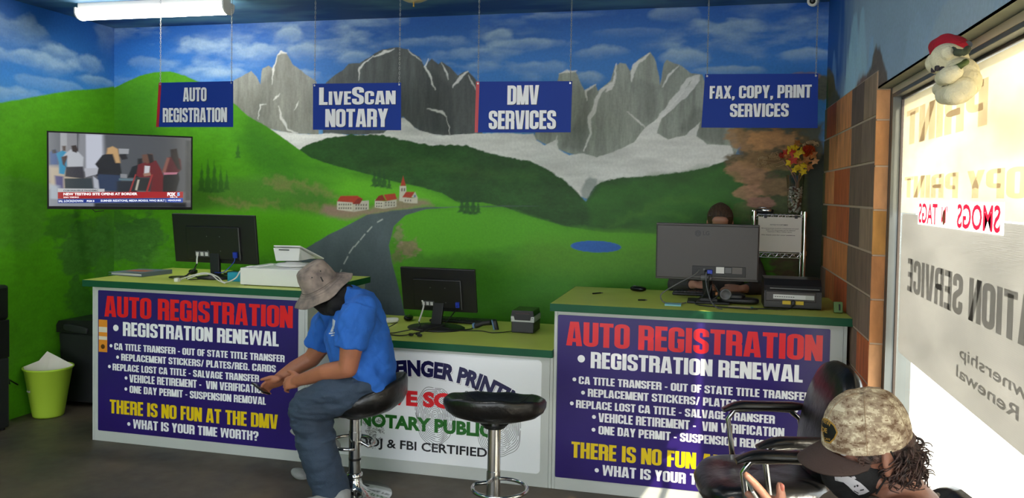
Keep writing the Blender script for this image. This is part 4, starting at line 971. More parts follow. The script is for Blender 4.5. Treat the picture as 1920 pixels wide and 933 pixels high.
# figures on the screen
SP([(60, 280), (110, 250), (140, 270), (140, 400), (70, 400)], (70, 100, 150), .01); SP([(85, 255), (120, 250), (130, 285), (90, 290)], (40, 30, 28), .006)
SP([(125, 290), (180, 260), (230, 280), (220, 420), (200, 500), (150, 490), (150, 380)], (38, 150, 190), .006); SP([(180, 215), (215, 215), (215, 265), (185, 265)], (90, 70, 60), .008)
SP([(215, 285), (260, 250), (330, 275), (380, 330), (375, 420), (230, 425), (225, 340), (180, 330)], (196, 200, 206), .006); SP([(265, 215), (310, 208), (328, 250), (315, 285), (275, 270)], (58, 40, 36), .006); SP([(172, 325), (225, 310), (230, 325), (205, 400), (215, 425), (185, 400)], (86, 60, 52), .006)
SP([(215, 425), (375, 425), (388, 545), (205, 520)], (66, 64, 72), .006)
SP([(490, 400), (560, 310), (640, 290), (720, 320), (745, 480), (745, 520), (500, 520), (520, 440)], (34, 26, 26), .006); SP([(520, 500), (740, 515), (735, 680), (480, 660)], (52, 66, 96), .008); SP([(610, 240), (660, 222), (710, 250), (735, 390), (690, 390), (660, 300), (600, 300)], (206, 170, 120), .008); SP([(720, 310), (790, 300), (808, 350), (750, 360)], (44, 34, 32), .006)
SP([(718, 245), (820, 250), (815, 300), (722, 298)], (170, 172, 176)); SP([(390, 440), (520, 440), (510, 500), (400, 530)], (190, 192, 200)); SP([(470, 520), (520, 560), (530, 650), (480, 640)], (190, 194, 204), .006)
SP([(735, 500), (800, 505), (800, 545), (735, 540)], (150, 152, 156)); SP([(720, 545), (900, 552), (900, 575), (720, 565)], (108, 132, 142)); SP([(700, 575), (900, 575), (900, 690), (700, 680)], (46, 48, 54), .01)
SP([(805, 540), (850, 430), (910, 410), (920, 540)], (26, 24, 26), .006); SP([(905, 350), (955, 345), (955, 410), (905, 415)], (40, 30, 28), .008)
SP([(890, 520), (910, 410), (990, 380), (1090, 370), (1140, 460), (1180, 560), (1160, 690), (1030, 690), (1040, 540), (930, 540)], (120, 30, 34), .006); SP([(975, 420), (1028, 425), (1020, 510), (970, 500)], (214, 214, 218), .005); SP([(950, 310), (1050, 300), (1065, 370), (1000, 400), (955, 375)], (120, 84, 66), .008); SP([(1000, 300), (1055, 310), (1065, 380), (1025, 400)], (52, 38, 34), .006)
SP([(960, 500), (1030, 490), (1040, 520), (970, 530)], (170, 130, 110), .005); SP([(880, 540), (1050, 545), (1030, 680), (850, 670)], (52, 50, 46), .01)
for q in ([(880, 505), (892, 508), (835, 690), (818, 690)], [(1042, 510), (1060, 512), (1005, 690), (985, 690)]): SP(q, (170, 60, 56), .003)
SP([(905, 560), (925, 562), (900, 670), (880, 665)], (200, 196, 180), .004); SP([(1155, 470), (1215, 340), (1280, 320), (1340, 360), (1350, 460), (1310, 500), (1170, 500)], (96, 30, 38), .006); SP([(1150, 490), (1200, 340), (1230, 345), (1185, 495)], (150, 100, 88), .006); SP([(1232, 260), (1300, 250), (1320, 350), (1345, 470), (1310, 460), (1240, 330)], (48, 32, 30), .006)
SP([(1170, 515), (1320, 500), (1330, 560), (1290, 710), (1160, 700), (1160, 560)], (34, 26, 28), .006); SP([(1165, 492), (1310, 492), (1300, 512), (1170, 515)], (200, 130, 150), .004)
SP([(55, 740), (800, 800), (800, 830), (55, 815)], (150, 156, 166), .01); SP([(480, 790), (1400, 800), (1400, 850), (480, 830)], (40, 42, 48), .01)
SP([(137, 638), (580, 650), (580, 682), (137, 678)], (206, 208, 210), .002); SP([(137, 676), (1368, 690), (1366, 752), (137, 742)], (184, 30, 34), .002); SP([(137, 745), (1200, 754), (1200, 795), (137, 786)], (32, 62, 156), .002); SP([(1200, 754), (1366, 756), (1366, 800), (1200, 795)], (38, 84, 190), .002)
co = (np.clip(P_.c, 0, 1)**1.12)*.92
scm = vcmat('screen_glow', .12, 'Col', namt=0, emit=.42)
U_, V_ = np.meshgrid(u, v, indexing='ij')
loc = np.stack([(U_.ravel()-.5)*2*sw, np.full(nx*nz, .004), zl+V_.ravel()*(h2-b_-zl)], -1)
TMn = np.array(TM)
so = wallmesh('screen', u, v, lambda a, c: loc @ TMn.T, co, scm); del so['kind']; so.parent = tv
def stext(s, x0, y0, x1, h, c, bold=.03, yoff=.003):
    V, F, w = font_text(s, bold); m_ = mat('screen_text_%d_%d_%d' % c, (.01, .01, .01), .3, emit=rgb(*c), es=.6); mb = MB()
    def q(a, b__): # screen px to local
        uu = (a-55)/1393; vv = 1-(b__-(80+(a-55)*.046))/(735+(a-55)*(-.02)); return (uu-.5)*2*sw, zl+vv*(h2-b_-zl)
    X0, Z0 = q(x0, y0); X1, Z1 = q(x1, y0+(x1-x0)*.012); H = h/735*(h2-b_-zl)
    mb.add([T(X0+(X1-X0)*a/w, yoff-.0, Z0+(Z1-Z0)*a/w+b__*H) for a, b__, c_ in V], F); mb.build('screen_lettering', m_, tv, True)
stext('CORONAVIRUS PANDEMIC', 190, 670, 520, 17, (50, 50, 60)); stext('NEW TESTING SITE OPENS AT BORDER', 190, 708, 902, 25, (240, 235, 235), .04); stext('SAN YSIDRO', 190, 735, 335, 14, (235, 225, 225)); stext('IAL LOCKDOWN', 145, 775, 375, 20, (225, 232, 245)); stext('FOX 5', 410, 777, 482, 16, (240, 240, 250), .06)
stext('SUMNER REDSTONE, MEDIA MOGUL WHO BUILT |', 543, 778, 1192, 20, (225, 232, 245)); stext('HEADLINES', 1212, 784, 1345, 17, (225, 232, 245)); stext('FOX', 1205, 730, 1290, 36, (245, 245, 250), .06); stext('5', 1305, 730, 1335, 34, (120, 180, 235), .06); stext('4:58 | 75', 1232, 750, 1308, 13, (240, 240, 240))
# ================================================================ things on the counters
lab = mat('label_white', rgb(206, 206, 204), .5); blu = mat('plug_blue', rgb(28, 54, 170), .4); gry = mat('plastic_grey', rgb(92, 92, 94), .5); lgrey = mat('plastic_light_grey', rgb(178, 180, 176), .45)
whp = mat('plastic_white', rgb(226, 226, 222), .35); cab = mat('cable_black', rgb(16, 16, 17), .5); cabw = mat('cable_white', rgb(214, 214, 208), .5); bkp = mat('plastic_black_satin', rgb(26, 25, 26), .36, bump=.08, bscale=300)
def monitor(label, x0, x1, z0, z1, y, tilt, base_c, base_r, zt, neck_w=.055, rz=0.0, mk='a', base_kind='round'):
    """back of a monitor seen from the public side; local frame: x right, y towards the wall"""
    w, h = x1-x0, z1-z0; cx, cz = (x0+x1)/2, (z0+z1)/2
    t = thing('monitor', label, 'monitor', (base_c[0], base_c[1], zt))
    Rm = Matrix.Rotation(rz, 3, 'Z') @ Matrix.Rotation(tilt, 3, 'X')  # top leans to -y (towards the public)
    c = Vector((cx, y, cz))
    def L(a, b, d): return c+Rm @ Vector((a, b, d))
    def bx(mb, a0, a1, b0, b1, c0, c1): return mb.box(L((a0+a1)/2, (b0+b1)/2, (c0+c1)/2), (a1-a0, b1-b0, c1-c0), Rm)
    sh_ = bkp if mk == 'a' else mat('monitor_grey', rgb(66, 62, 61), .45, bump=.05, bscale=300)
    bx(MB(), -w/2, w/2, .0, .022, -h/2, h/2).build('body', sh_, t, True, bevel=.004)
    if mk == 'a':
        bx(MB(), -w*.33, w*.31, -.014, .001, -h*.42, h*.26).build('rear_housing', bkp, t, True, bevel=.006)
        bx(MB(), w*.305, w*.312, -.0165, -.008, -h*.42, h*.25).build('housing_seam', gry, t, True)
    else:
        bx(MB(), -w/2+.004, w/2-.004, -.010, .001, -h/2+.01, h/2-.01).build('rear_housing', sh_, t, True, bevel=.008)
        bx(MB(), -.08, .22, -.0135, -.009, -h*.42, -h*.24).build('socket_recess', pm, t, True, bevel=.002)
    bx(MB(), -w/2+.012, w/2-.012, .0215, .0225, -h/2+.014, h/2-.012).build('screen', mat('screen_dark', (.02, .025, .03), .1), t, True)
    fr = -.0145
    if mk == 'a':
        bx(MB(), -w*.23, -w*.06, fr-.002, fr, -h*.36, -h*.25).build('connector_panel', mat('socket_panel', rgb(84, 84, 86), .5), t, True)
        for k in range(3): bx(MB(), -w*.22+k*w*.055, -w*.185+k*w*.055, fr-.003, fr-.0015, -h*.345, -h*.27).build('label', lab, t, True)
        bx(MB(), w*.235, w*.285, fr-.016, fr, -h*.36, -h*.24).build('video_plug', blu, t, True, bevel=.002)
        for sx in (-.05, .05):
            for sz in (.02, -.08): MB().cyl(L(sx, fr-.001, sz), L(sx, fr+.002, sz), .0035, n=10).build('screw', gry, t, True)
    else:
        bx(MB(), .055, .10, fr-.0005, fr+.002, -h*.36, -h*.25).build('label', lab, t, True); bx(MB(), .105, .14, fr-.0005, fr+.002, -h*.35, -h*.26).build('label', gry, t, True); bx(MB(), .145, .20, fr-.0005, fr+.002, -h*.36, -h*.25).build('label', mat('label_taupe', rgb(92, 86, 84), .5), t, True)
        bx(MB(), .005, .035, fr-.018, fr, -h*.37, -h*.30).build('video_plug', blu, t, True, bevel=.002); bx(MB(), -.05, -.02, fr-.002, fr, -h*.33, -h*.27).build('power_socket', pm, t, True)
        MB().cyl(L(-.012, fr-.004, -h*.30), L(-.012, fr+.002, -h*.30), .006, n=12).build('jack', gry, t, True)
        # raised round emblem with two letters
        em = mat('emblem_grey', rgb(14, 14, 15), .35); ec = (-.052, h/2-.055)
        P = [(ec[0]+.0185*cos(2*pi*k/28), ec[1]+.0185*sin(2*pi*k/28)) for k in range(28)]
        g = MB().add([L(a, -.0115, b) for a, b in P], [tuple(range(28))]).build('emblem', mat('emblem_disc', rgb(24, 22, 22), .35), t, True)
        ring = [(ec[0]+.0140*cos(radians(a)), ec[1]+.0140*sin(radians(a))) for a in range(100, 361, 13)]
        mb = MB(); mb.tube([L(a, -.0118, b) for a, b in ring], .0012, 5); mb.tube([L(ec[0]+.014, -.0118, ec[1]), L(ec[0]+.004, -.0118, ec[1])], .0012, 5)
        mb.tube([L(ec[0]-.001, -.0118, ec[1]+.007), L(ec[0]-.001, -.0118, ec[1]-.006), L(ec[0]+.004, -.0118, ec[1]-.006)], .0011, 5); mb.ell(L(ec[0]-.0065, -.0118, ec[1]+.006), .0018); mb.build('emblem_lines', mat('emblem_line', rgb(74, 72, 72), .4), g, True)
        V, F, ww = font_text('LG', .02); MB().add([L(-.024+a*.023, -.0113, h/2-.064+b*.023) for a, b, c_ in V], F).build('lettering', em, t, True)
    # neck and foot
    nb = Vector((base_c[0], base_c[1], zt+.012)); nt_ = L(0, -.004, -h*.30)
    q = (nt_-nb); n_ = q.length
    if mk == 'a': MB().box((nb+nt_)/2, (neck_w, .026, n_), Matrix(((1, 0, 0), q.normalized().cross(Vector((1, 0, 0))).normalized(), q.normalized())).transposed()).build('neck', pm, t, True, bevel=.003)
    else:
        MB().box((nb+nt_)/2, (.05, .03, n_), frame_to(q)).build('neck', pm, t, True, bevel=.004)
        MB().cyl(L(-.03, -.02, -h*.44), L(.03, -.02, -h*.44), .018, n=16).build('hinge', gry, t, True)
    if base_kind == 'round': MB().lathe([(.001, .0), (base_r, 0), (base_r, .008), (base_r*.93, .014), (base_r*.45, .018), (base_r*.4, .028), (base_r*.2, .03), (.001, .03)], (base_c[0], base_c[1], zt), 40, None, 1.0, .8).build('foot', pm, t, True)
    else: MB().box((base_c[0], base_c[1]+.01, zt+.008), (base_r*2, base_r*1.35, .014)).box((base_c[0], base_c[1], zt+.022), (.1, .08, .02)).build('foot', pm, t, True, bevel=.004)
    return t, L
def cable(pts, r, m, label, name='cable', steps=8, group=None):
    P = [Vector(p) for p in pts]; out = []
    for i in range(len(P)-1):
        p0 = P[max(i-1, 0)]; p1 = P[i]; p2 = P[i+1]; p3 = P[min(i+2, len(P)-1)]
        for k in range(steps):
            t = k/steps; out.append(.5*((2*p1)+(-p0+p2)*t+(2*p0-5*p1+4*p2-p3)*t*t+(-p0+3*p1-3*p2+p3)*t**3))
    out.append(P[-1]); o = MB().tube(out, r, 7).build(name, m); tag(o, label, 'cable', group); return o
Z1 = SZ; Z2 = .80
m1, L1 = monitor('black monitor seen from behind on the left counter', -4.370, -3.725, 1.166, 1.506, -.865, radians(8), (-4.02, -.885), .13, Z1, .07)
m2, L2 = monitor('small black monitor on a round foot, on the low middle counter', -2.695, -2.186, .903, 1.197, -.80, radians(14), (-2.452, -.80), .19, Z2, .07)
m3, L3 = monitor('large dark monitor with a round emblem, on the right counter', -1.042, -.460, 1.200, 1.530, -.95, radians(3), (-.735, -.93), .12, Z1, .05, mk='lg', base_kind='flat')
def bare(pts, r, m, parent, name='cable', steps=8):
    o = cable(pts, r, m, 'x', name, steps)
    for k in ('label', 'category'): del o[k]
    W = Matrix.Identity(4); q = parent
    while q is not None: W = q.matrix_basis @ W; q = q.parent
    o.data.transform(W.inverted()); o.parent = parent; return o
bare([L1(-.125, -.02, -.10), L1(-.128, -.03, -.14), L1(-.128, -.035, -.17)], .006, cabw, m1); bare([L1(-.128, -.035, -.17), (-4.16, -.96, 1.11), (-4.20, -1.03, Z1+.012), (-4.30, -1.0, Z1+.006), (-4.32, -.94, Z1+.006), (-4.22, -.9, Z1+.008), (-4.1, -.93, Z1+.008)], .004, cab, m1)
bare([L1(.168, -.03, -.105), L1(.16, -.035, -.15), (-3.93, -.93, 1.12), (-4.02, -.9, 1.11)], .003, blu, m1)
bare([(-4.13, -.95, 1.14), (-4.15, -1.02, 1.10), (-4.12, -1.05, Z1+.006), (-4.05, -1.0, Z1+.006)], .003, cab, m1)
bare([L2(-.11, -.02, -.07), L2(-.10, -.03, -.11), (-2.52, -.94, .86)], .0055, cabw, m2); bare([(-2.52, -.94, .86), (-2.50, -1.0, Z2+.035), (-2.62, -1.06, Z2+.006), (-2.66, -1.12, Z2+.006), (-2.55, -1.15, Z2+.006), (-2.45, -1.05, Z2+.02), (-2.40, -.98, Z2+.03)], .0035, cab, m2)
bare([L2(.13, -.03, -.09), L2(.12, -.035, -.12), (-2.36, -.93, Z2+.05), (-2.44, -1.02, Z2+.03), (-2.48, -1.10, Z2+.008)], .0035, cab, m2)
for p in ((-2.50, -1.13), (-2.44, -1.14), (-2.47, -1.09)): MB().rbox((p[0], p[1], Z2+.012), (.03, .02, .016)).build('plug', cab, m2, True)
bare([(-2.66, -.95, Z2+.05), (-2.75, -1.0, Z2+.01), (-2.95, -1.08, Z2+.006), (-3.05, -1.15, Z2+.006)], .003, cab, m2)
bare([L3(-.04, -.03, -.10), L3(-.07, -.05, -.13), (-.93, -1.02, 1.17), (-1.0, -1.06, 1.12), (-.98, -1.08, Z1+.01), (-.90, -1.06, Z1+.006), (-.86, -1.02, Z1+.006)], .0035, gry, m3)
bare([L3(0, -.04, -.11), L3(.0, -.06, -.16), (-.74, -1.04, 1.15), (-.72, -1.10, 1.10), (-.69, -1.17, Z1+.008), (-.66, -1.20, Z1+.005)], .0035, gry, m3)
bare([L3(.02, -.04, -.12), L3(.01, -.06, -.17), (-.76, -1.03, 1.13), (-.80, -1.08, Z1+.008), (-.56, -1.14, Z1+.006), (-.47, -1.14, Z1+.006)], .004, cab, m3)
bare([(-.70, -1.0, 1.18), (-.68, -1.02, 1.13), (-.73, -1.03, 1.10), (-.72, -1.0, 1.18)], .004, cab, m3)
# mice
def mouse(label, x, y, z, rz=0, m=pb):
    t = thing('computer_mouse', label, 'mouse', (x, y, z), rz); MB().rbox((0, 0, .017), (.062, .108, .034), p=2.6).build('shell', m, t)
    MB().rbox((0, .025, .032), (.008, .022, .008)).build('scroll_wheel', gry, t); MB().box((0, -.0, .0345), (.001, .045, .0008)).build('seam', gry, t)
    return t
mouse('black computer mouse beside the monitor on the left counter', -4.33, -.70, Z1, .6); mouse('black computer mouse behind the small monitor, next to a white handset', -2.74, -.55, Z2, .2); mouse('lone black computer mouse at the back of the right counter', -1.177, -.52, Z1, 1.2)
# keyboards
def keyboard(label, x, y, z, w=.44, rz=0):
    t = thing('keyboard', label, 'keyboard', (x, y, z), rz); MB().box((0, 0, .010), (w, .15, .016)).build('case', pm, t, bevel=.004)
    key0 = MB().box((0, 0, 0), (.0165, .0165, .007)); me = None; rs = 5; cs = int(w/.0195)-1
    for r_ in range(rs):
        for c_ in range(cs):
            if me is None: o = key0.build('key', bkp, t, bevel=.0); me = o.data
            else: o = bpy.data.objects.new('key', me); col.objects.link(o); o.parent = t
            o.location = (-w/2+.0195*(c_+1), -.055+.0195*(r_+.5)+.005, .021)
    return t
keyboard('black keyboard lying behind the monitor foot on the left counter', -3.88, -.62, Z1, .42); keyboard('black keyboard lying behind the small monitor', -2.36, -.50, Z2, .44)
t = keyboard('black keyboard on the right counter under the worker\'s hands', -.735, -.56, Z1, .44, 0)
# ---- left counter things: binder, cash drawer, till tablet, note pad
t = thing('binder', 'grey ring binder with an orange label lying on the left counter', 'binder', (-4.64, -.86, Z1), -.12)
bd = mat('binder_grey', rgb(104, 116, 130), .5); MB().box((0, 0, .0035), (.30, .28, .003)).build('back_cover', bd, t, bevel=.001); MB().box((.005, -.002, .013), (.27, .26, .014)).build('pages', lab, t)
MB().box((0, .0, .024), (.30, .28, .003), rotm(0, -.03, 0)).build('front_cover', bd, t, bevel=.001); MB().box((.149, 0, .0145), (.003, .28, .026)).build('spine', bd, t)
MB().box((0, -.01, .0262), (.19, .075, .0006), rotm(0, -.03, 0)).build('label', mat('binder_orange', rgb(190, 92, 62), .5), t)
for k in (-.08, 0, .08): MB().tube([(.125, k, .006), (.135, k, .018), (.115, k, .022)], .002, 6).build('ring', chain_m, t)
t = thing('cash_drawer', 'white flat cash drawer box under the till tablet', 'cash drawer', (-3.44, -.985, Z1)); MB().bx(-3.657, -3.225, -1.165, -.80, Z1+.004, Z1+.112).build('box', whp, t, True, bevel=.004)
for x in (-3.63, -3.25):
    for y_ in (-1.14, -.83): MB().cyl((x, y_, Z1), (x, y_, Z1+.006), .012).build('foot', pm, t, True)
MB().bx(-3.658, -3.657, -1.13, -.85, Z1+.03, Z1+.09).build('drawer_front', lgrey, t, True)
t = thing('till_tablet', 'white till tablet on a round swivel stand, on the cash drawer', 'till', (-3.42, -.93, Z1+.112)); zt = Z1+.112
MB().lathe([(.001, 0), (.10, 0), (.115, .006), (.117, .014), (.108, .020), (.06, .024), (.05, .03), (.001, .03)], (-3.40, -.94, zt), 40).build('swivel_base', whp, t, True)
def TT(px, py, y): return Vector(ay(px, py, y))
a, b_, c_, d_ = TT(512, 464, -.98), TT(562, 465, -.98), TT(560, 489, -.97), TT(517, 489, -.97)
back = [p+Vector((0, .0, 0)) for p in (a, b_, c_, d_)]; e_, g_ = Vector((a.x+.01, a.y+.17, a.z-.075)), Vector((b_.x+.03, b_.y+.17, b_.z-.075))
h_, i_ = Vector((c_.x, c_.y+.05, c_.z)), Vector((d_.x, d_.y+.05, d_.z))
mb = MB(); mb.add([a, b_, c_, d_, e_, g_, h_, i_], [(3, 2, 1, 0), (0, 1, 5, 4), (4, 5, 6, 7), (7, 6, 2, 3), (1, 2, 6, 5), (0, 4, 7, 3)]); mb.build('housing', whp, t, True, bevel=.004)
nn = (g_-b_).cross(Vector((1, 0, 0))).normalized()
mb = MB(); up_ = Vector((0, .004, .008)); mb.add([a+up_, b_+up_, g_+Vector((.03, .05, -.02))+up_, e_+Vector((-.0, .05, -.02))+up_, a+up_*2, b_+up_*2, g_+Vector((.03, .05, -.02))+up_*2, e_+Vector((0, .05, -.02))+up_*2], [(0, 1, 2, 3), (7, 6, 5, 4), (0, 4, 5, 1), (1, 5, 6, 2), (2, 6, 7, 3), (3, 7, 4, 0)]); mb.build('tablet', whp, t, True, bevel=.002)
o = TT(523, 468, -.984); p_ = TT(542, 468.5, -.984); MB().box((o+p_)/2+Vector((0, -.0, 0)), ((p_-o).length, .006, .006)).build('card_slot', pm, t, True)
cable([(-3.48, -1.06, zt+.02), (-3.56, -1.10, zt+.006), (-3.63, -1.10, zt+.004), (-3.672, -1.13, zt-.02), (-3.70, -1.15, Z1+.04), (-3.80, -1.12, Z1+.006), (-3.92, -1.02, Z1+.03), (-4.02, -1.02, Z1+.05), (-4.12, -1.08, Z1+.02), (-4.12, -1.13, Z1+.01)], .0045, cabw, 'white power cable looping from the till across the left counter')
cable([(-3.76, -1.17, Z1+.006), (-3.84, -1.13, Z1+.02), (-3.95, -1.05, Z1+.045), (-4.03, -1.06, Z1+.04), (-4.09, -1.10, Z1+.014)], .004, cabw, 'second white cable lying on the left counter beside the drawer')
o = MB().box((-4.13, -1.15, Z1+.012), (.03, .03, .024)).build('power_plug', whp, None, bevel=.003); tag(o, 'small white plug at the front of the left counter', 'plug')
o = MB().box((-3.80, -.98, Z1+.03), (.10, .06, .06)).build('note_cube', mat('paper_cyan', rgb(28, 150, 178), .6), None, bevel=.002); tag(o, 'cyan note cube between monitor foot and cash drawer', 'note cube')
# ---- middle counter: handset, barcode scanner, label printer, jar
o = MB().rbox((-2.83, -.72, Z2+.018), (.16, .05, .034), rot=rotm(0, -.05, .5)).build('handset', whp); tag(o, 'white telephone handset on the middle counter behind the man', 'handset')
t = thing('barcode_scanner', 'black handheld barcode scanner lying on the middle counter', 'scanner', (-2.13, -.70, Z2))
q = lambda px, py, y=-.70: Vector(ay(px, py, y))
MB().tube([q(890, 612)+Vector((0, 0, .0)), q(905, 606), q(920, 604)], [.017, .016, .018], 14).build('handle', pm, t, True); MB().rbox(q(929, 610), (.035, .06, .085), rot=rotm(0, -.25, .3)).build('head', pm, t, True)
MB().rbox(q(926, 611)+Vector((0, -.012, 0)), (.012, .062, .088), rot=rotm(0, -.25, .3)).build('trim_band', mat('trim_blue', rgb(96, 130, 170), .35), t, True); MB().rbox(q(889, 612), (.016, .045, .05), rot=rotm(0, -.2, 0)).build('trim_band', MATS['trim_blue'], t, True)
bare([q(885, 614), (-2.22, -.78, Z2+.006), (-2.3, -.86, Z2+.006), (-2.38, -.9, Z2+.03)], .0035, cab, t)
t = thing('label_printer', 'small black and grey label printer on the middle counter', 'printer', (-1.872, -.74, Z2))
x0, x1, y0, y1 = -1.952, -1.800, -.80, -.60
MB().bx(x0+.003, x1-.003, y0+.002, y1, Z2+.002, Z2+.072).build('lower_body', pm, t, True, bevel=.005)
mb = MB(); mb.bx(x0, x1, y0-.002, y1, Z2+.072, Z2+.084).bx(x0, x0+.026, y0-.002, y1, Z2+.084, Z2+.108).bx(x1-.026, x1, y0-.002, y1, Z2+.084, Z2+.108); mb.build('grey_band', lgrey, t, True, bevel=.002)
P = [(x0+.026, Z2+.084), (x1-.026, Z2+.084), (x1-.020, Z2+.108), (x1-.002, Z2+.11), (x1-.008, Z2+.145), (x0+.008, Z2+.145), (x0+.002, Z2+.11), (x0+.020, Z2+.108)]
MB().prism(P, -.19, Matrix(((1, 0, 0), (0, 0, -1), (0, 1, 0))), (0, y0-.004, 0)).build('lid', pb, t, True, bevel=.003)
MB().bx(x0+.03, x1-.03, y0-.006, y0+.002, Z2+.122, Z2+.132).build('paper_slot', mat('slot_brown', rgb(40, 20, 16), .5), t, True); MB().cyl((x1-.012, y0-.004, Z2+.1), (x1-.012, y0+.003, Z2+.1), .003, n=10).build('indicator', pm, t, True)
cable([(-1.95, -.78, Z2+.006), (-2.05, -.86, Z2+.004), (-2.15, -.82, Z2+.004), (-2.28, -.86, Z2+.004)], .003, cab, 'thin black cable from the label printer along the middle counter')
gls = bpy.data.materials.new('clear_glass'); gls.use_nodes = True; nt = gls.node_tree; n = nt.nodes; n.remove(n['Principled BSDF'])
a_ = n.new('ShaderNodeBsdfTransparent'); a_.inputs[0].default_value = (.93, .96, .94, 1); b_ = n.new('ShaderNodeBsdfGlossy'); b_.inputs['Roughness'].default_value = .05; lw_ = n.new('ShaderNodeLayerWeight'); lw_.inputs[0].default_value = .25
mx_ = n.new('ShaderNodeMixShader'); nt.links.new(lw_.outputs['Facing'], mx_.inputs[0]); nt.links.new(a_.outputs[0], mx_.inputs[1]); nt.links.new(b_.outputs[0], mx_.inputs[2]); nt.links.new(mx_.outputs[0], n['Material Output'].inputs[0])
t = thing('glass_jar', 'glass jar of coins beside the right counter', 'jar', (-1.65, -.72, Z2)); MB().lathe([(.032, .0), (.036, .01), (.036, .09), (.03, .098), (.03, .105)], (-1.645, -.72, Z2), 24).build('jar', gls, t, True)
MB().lathe([(.001, .003), (.032, .004), (.032, .05), (.001, .055)], (-1.645, -.72, Z2), 24).build('coins', mat('coins', rgb(86, 66, 50), .4, .6, 90, .6, .5, 120), t, True); MB().lathe([(.001, .118), (.033, .118), (.033, .1), (.001, .1)], (-1.645, -.72, Z2), 24).build('lid', pm, t, True)
# ---- right counter: pens, pad, scanner, document scanner
for i, (px, py, a, l_, lb) in enumerate(((1121, 549, .9, .09, 'short black pen on the bare left end of the right counter'), (1205, 562, .35, .055, 'stub of a black pen in front of the lone mouse'))):
    q_ = az(px, py, Z1+.005); t = thing('pen', lb, 'pen', (q_.x, q_.y, Z1), a); MB().cyl((-l_/2, 0, .005), (l_*.25, 0, .005), .0045, n=10).build('barrel', cab, t); MB().cyl((l_*.25, 0, .005), (l_/2, 0, .005), .0038, .0015, n=10).build('tip', gry, t)
o = MB().box((-.93, -1.10, Z1+.004), (.09, .08, .008)).build('sticky_notes', mat('paper_sky', rgb(130, 190, 206), .7)); tag(o, 'pale blue sticky notes under the cables on the right counter', 'sticky notes')
t = thing('note_paper', 'cream note sheets with a teal edge on the right counter', 'paper', (-.56, -1.08, Z1)); MB().box((-.555, -1.08, Z1+.002), (.13, .08, .003)).build('sheet', mat('paper_teal', rgb(70, 160, 160), .7), t, True); MB().box((-.565, -1.085, Z1+.0045), (.12, .075, .002)).build('sheet', mat('paper_cream', rgb(216, 210, 160), .7), t, True)
t = thing('handheld_scanner', 'black barcode scanner facing forward in front of the large monitor', 'scanner', (-.62, -.93, Z1))
MB().tube([(-.66, -.86, Z1+.045), (-.645, -.95, Z1+.06), (-.64, -.99, Z1+.062)], [.022, .026, .030], 16).build('head', pm, t, True); MB().lathe([(.030, 0), (.033, .004), (.026, .006), (.022, -.004), (.001, -.006)], (-.64, -.998, Z1+.062), 24, rotm(pi/2, 0, 0)).build('bezel', gry, t, True)
MB().rbox((-.60, -.90, Z1+.035), (.14, .07, .05)).build('body', pm, t, True); MB().rbox((-.56, -.90, Z1+.02), (.22, .10, .035)).build('cradle', pm, t, True); MB().rbox((-.69, -.92, Z1+.055), (.018, .02, .02)).build('button', mat('amber', rgb(170, 104, 50), .4), t, True)
# document scanner
t = thing('document_scanner', 'black document scanner with a printed label at the right end of the counter', 'scanner', (-.275, -.9, Z1))
x0, x1 = -.432, -.128; z1 = Z1+.165; y0, y1 = -1.045, -.80
P = [(y0, Z1+.004), (y0+.0, Z1+.10), (y0+.015, Z1+.13), (y0+.05, z1), (y1-.01, z1), (y1, z1-.02), (y1, Z1+.004)]
FX = Matrix(((0, 0, 1), (1, 0, 0), (0, 1, 0)))
MB().prism(P, x1-x0, FX, (x0, 0, 0)).build('body', bkp, t, True, bevel=.006)
MB().bx(x0+.008, x1-.03, y0-.006, y0+.004, Z1+.045, Z1+.098).build('rear_door', mat('door_brown_black', rgb(44, 38, 38), .35), t, True, bevel=.003); MB().bx(x0+.03, x1-.012, y0-.003, y0+.006, Z1+.112, Z1+.118).build('seam', gry, t, True)
MB().bx(x0+.048, x1-.04, y0-.008, y0-.005, Z1+.058, Z1+.082).build('label', lab, t, True)
mb = MB()
for k in range(9): mb.bx(x0+.056+k*.012, x0+.064+k*.012, y0-.009, y0-.0078, Z1+.068, Z1+.072)
mb.build('label_print', pm, t, True, kind='stuff'); MB().bx(x1-.085, x1-.042, y0-.0088, y0-.0078, Z1+.059, Z1+.081).build('label', lgrey, t, True)
yl = mat('tag_yellow', rgb(206, 176, 30), .5)
for xa in (x0+.098, x0+.166): MB().bx(xa, xa+.044, y0-.006, y0-.002, Z1+.028, Z1+.05).build('yellow_tag', yl, t, True)
MB().rbox((x0+.155, y0-.012, Z1+.036), (.022, .026, .036)).build('plug', pm, t, True); bare([(x0+.155, y0-.02, Z1+.03), (x0+.13, y0-.05, Z1+.008), (x0+.05, y0-.06, Z1+.006), (-.5, -1.13, Z1+.006)], .0035, cab, t)
# clear card holder against the wall
q_ = Vector(at(1571, 590, 'x', -.05)); t = thing('card_holder', 'small green glass card holder at the wall end of the right counter', 'holder', (-.05, q_.y, Z1))
gg = mat('green_glass', rgb(104, 132, 84), .15); MB().box((-.05, q_.y, Z1+.03), (.045, .03, .06), rotm(-.3, 0, 0)).build('shell', gg, t, True, bevel=.004); MB().box((-.045, q_.y-.017, Z1+.034), (.008, .004, .034), rotm(-.3, 0, 0)).build('slot', cab, t, True)
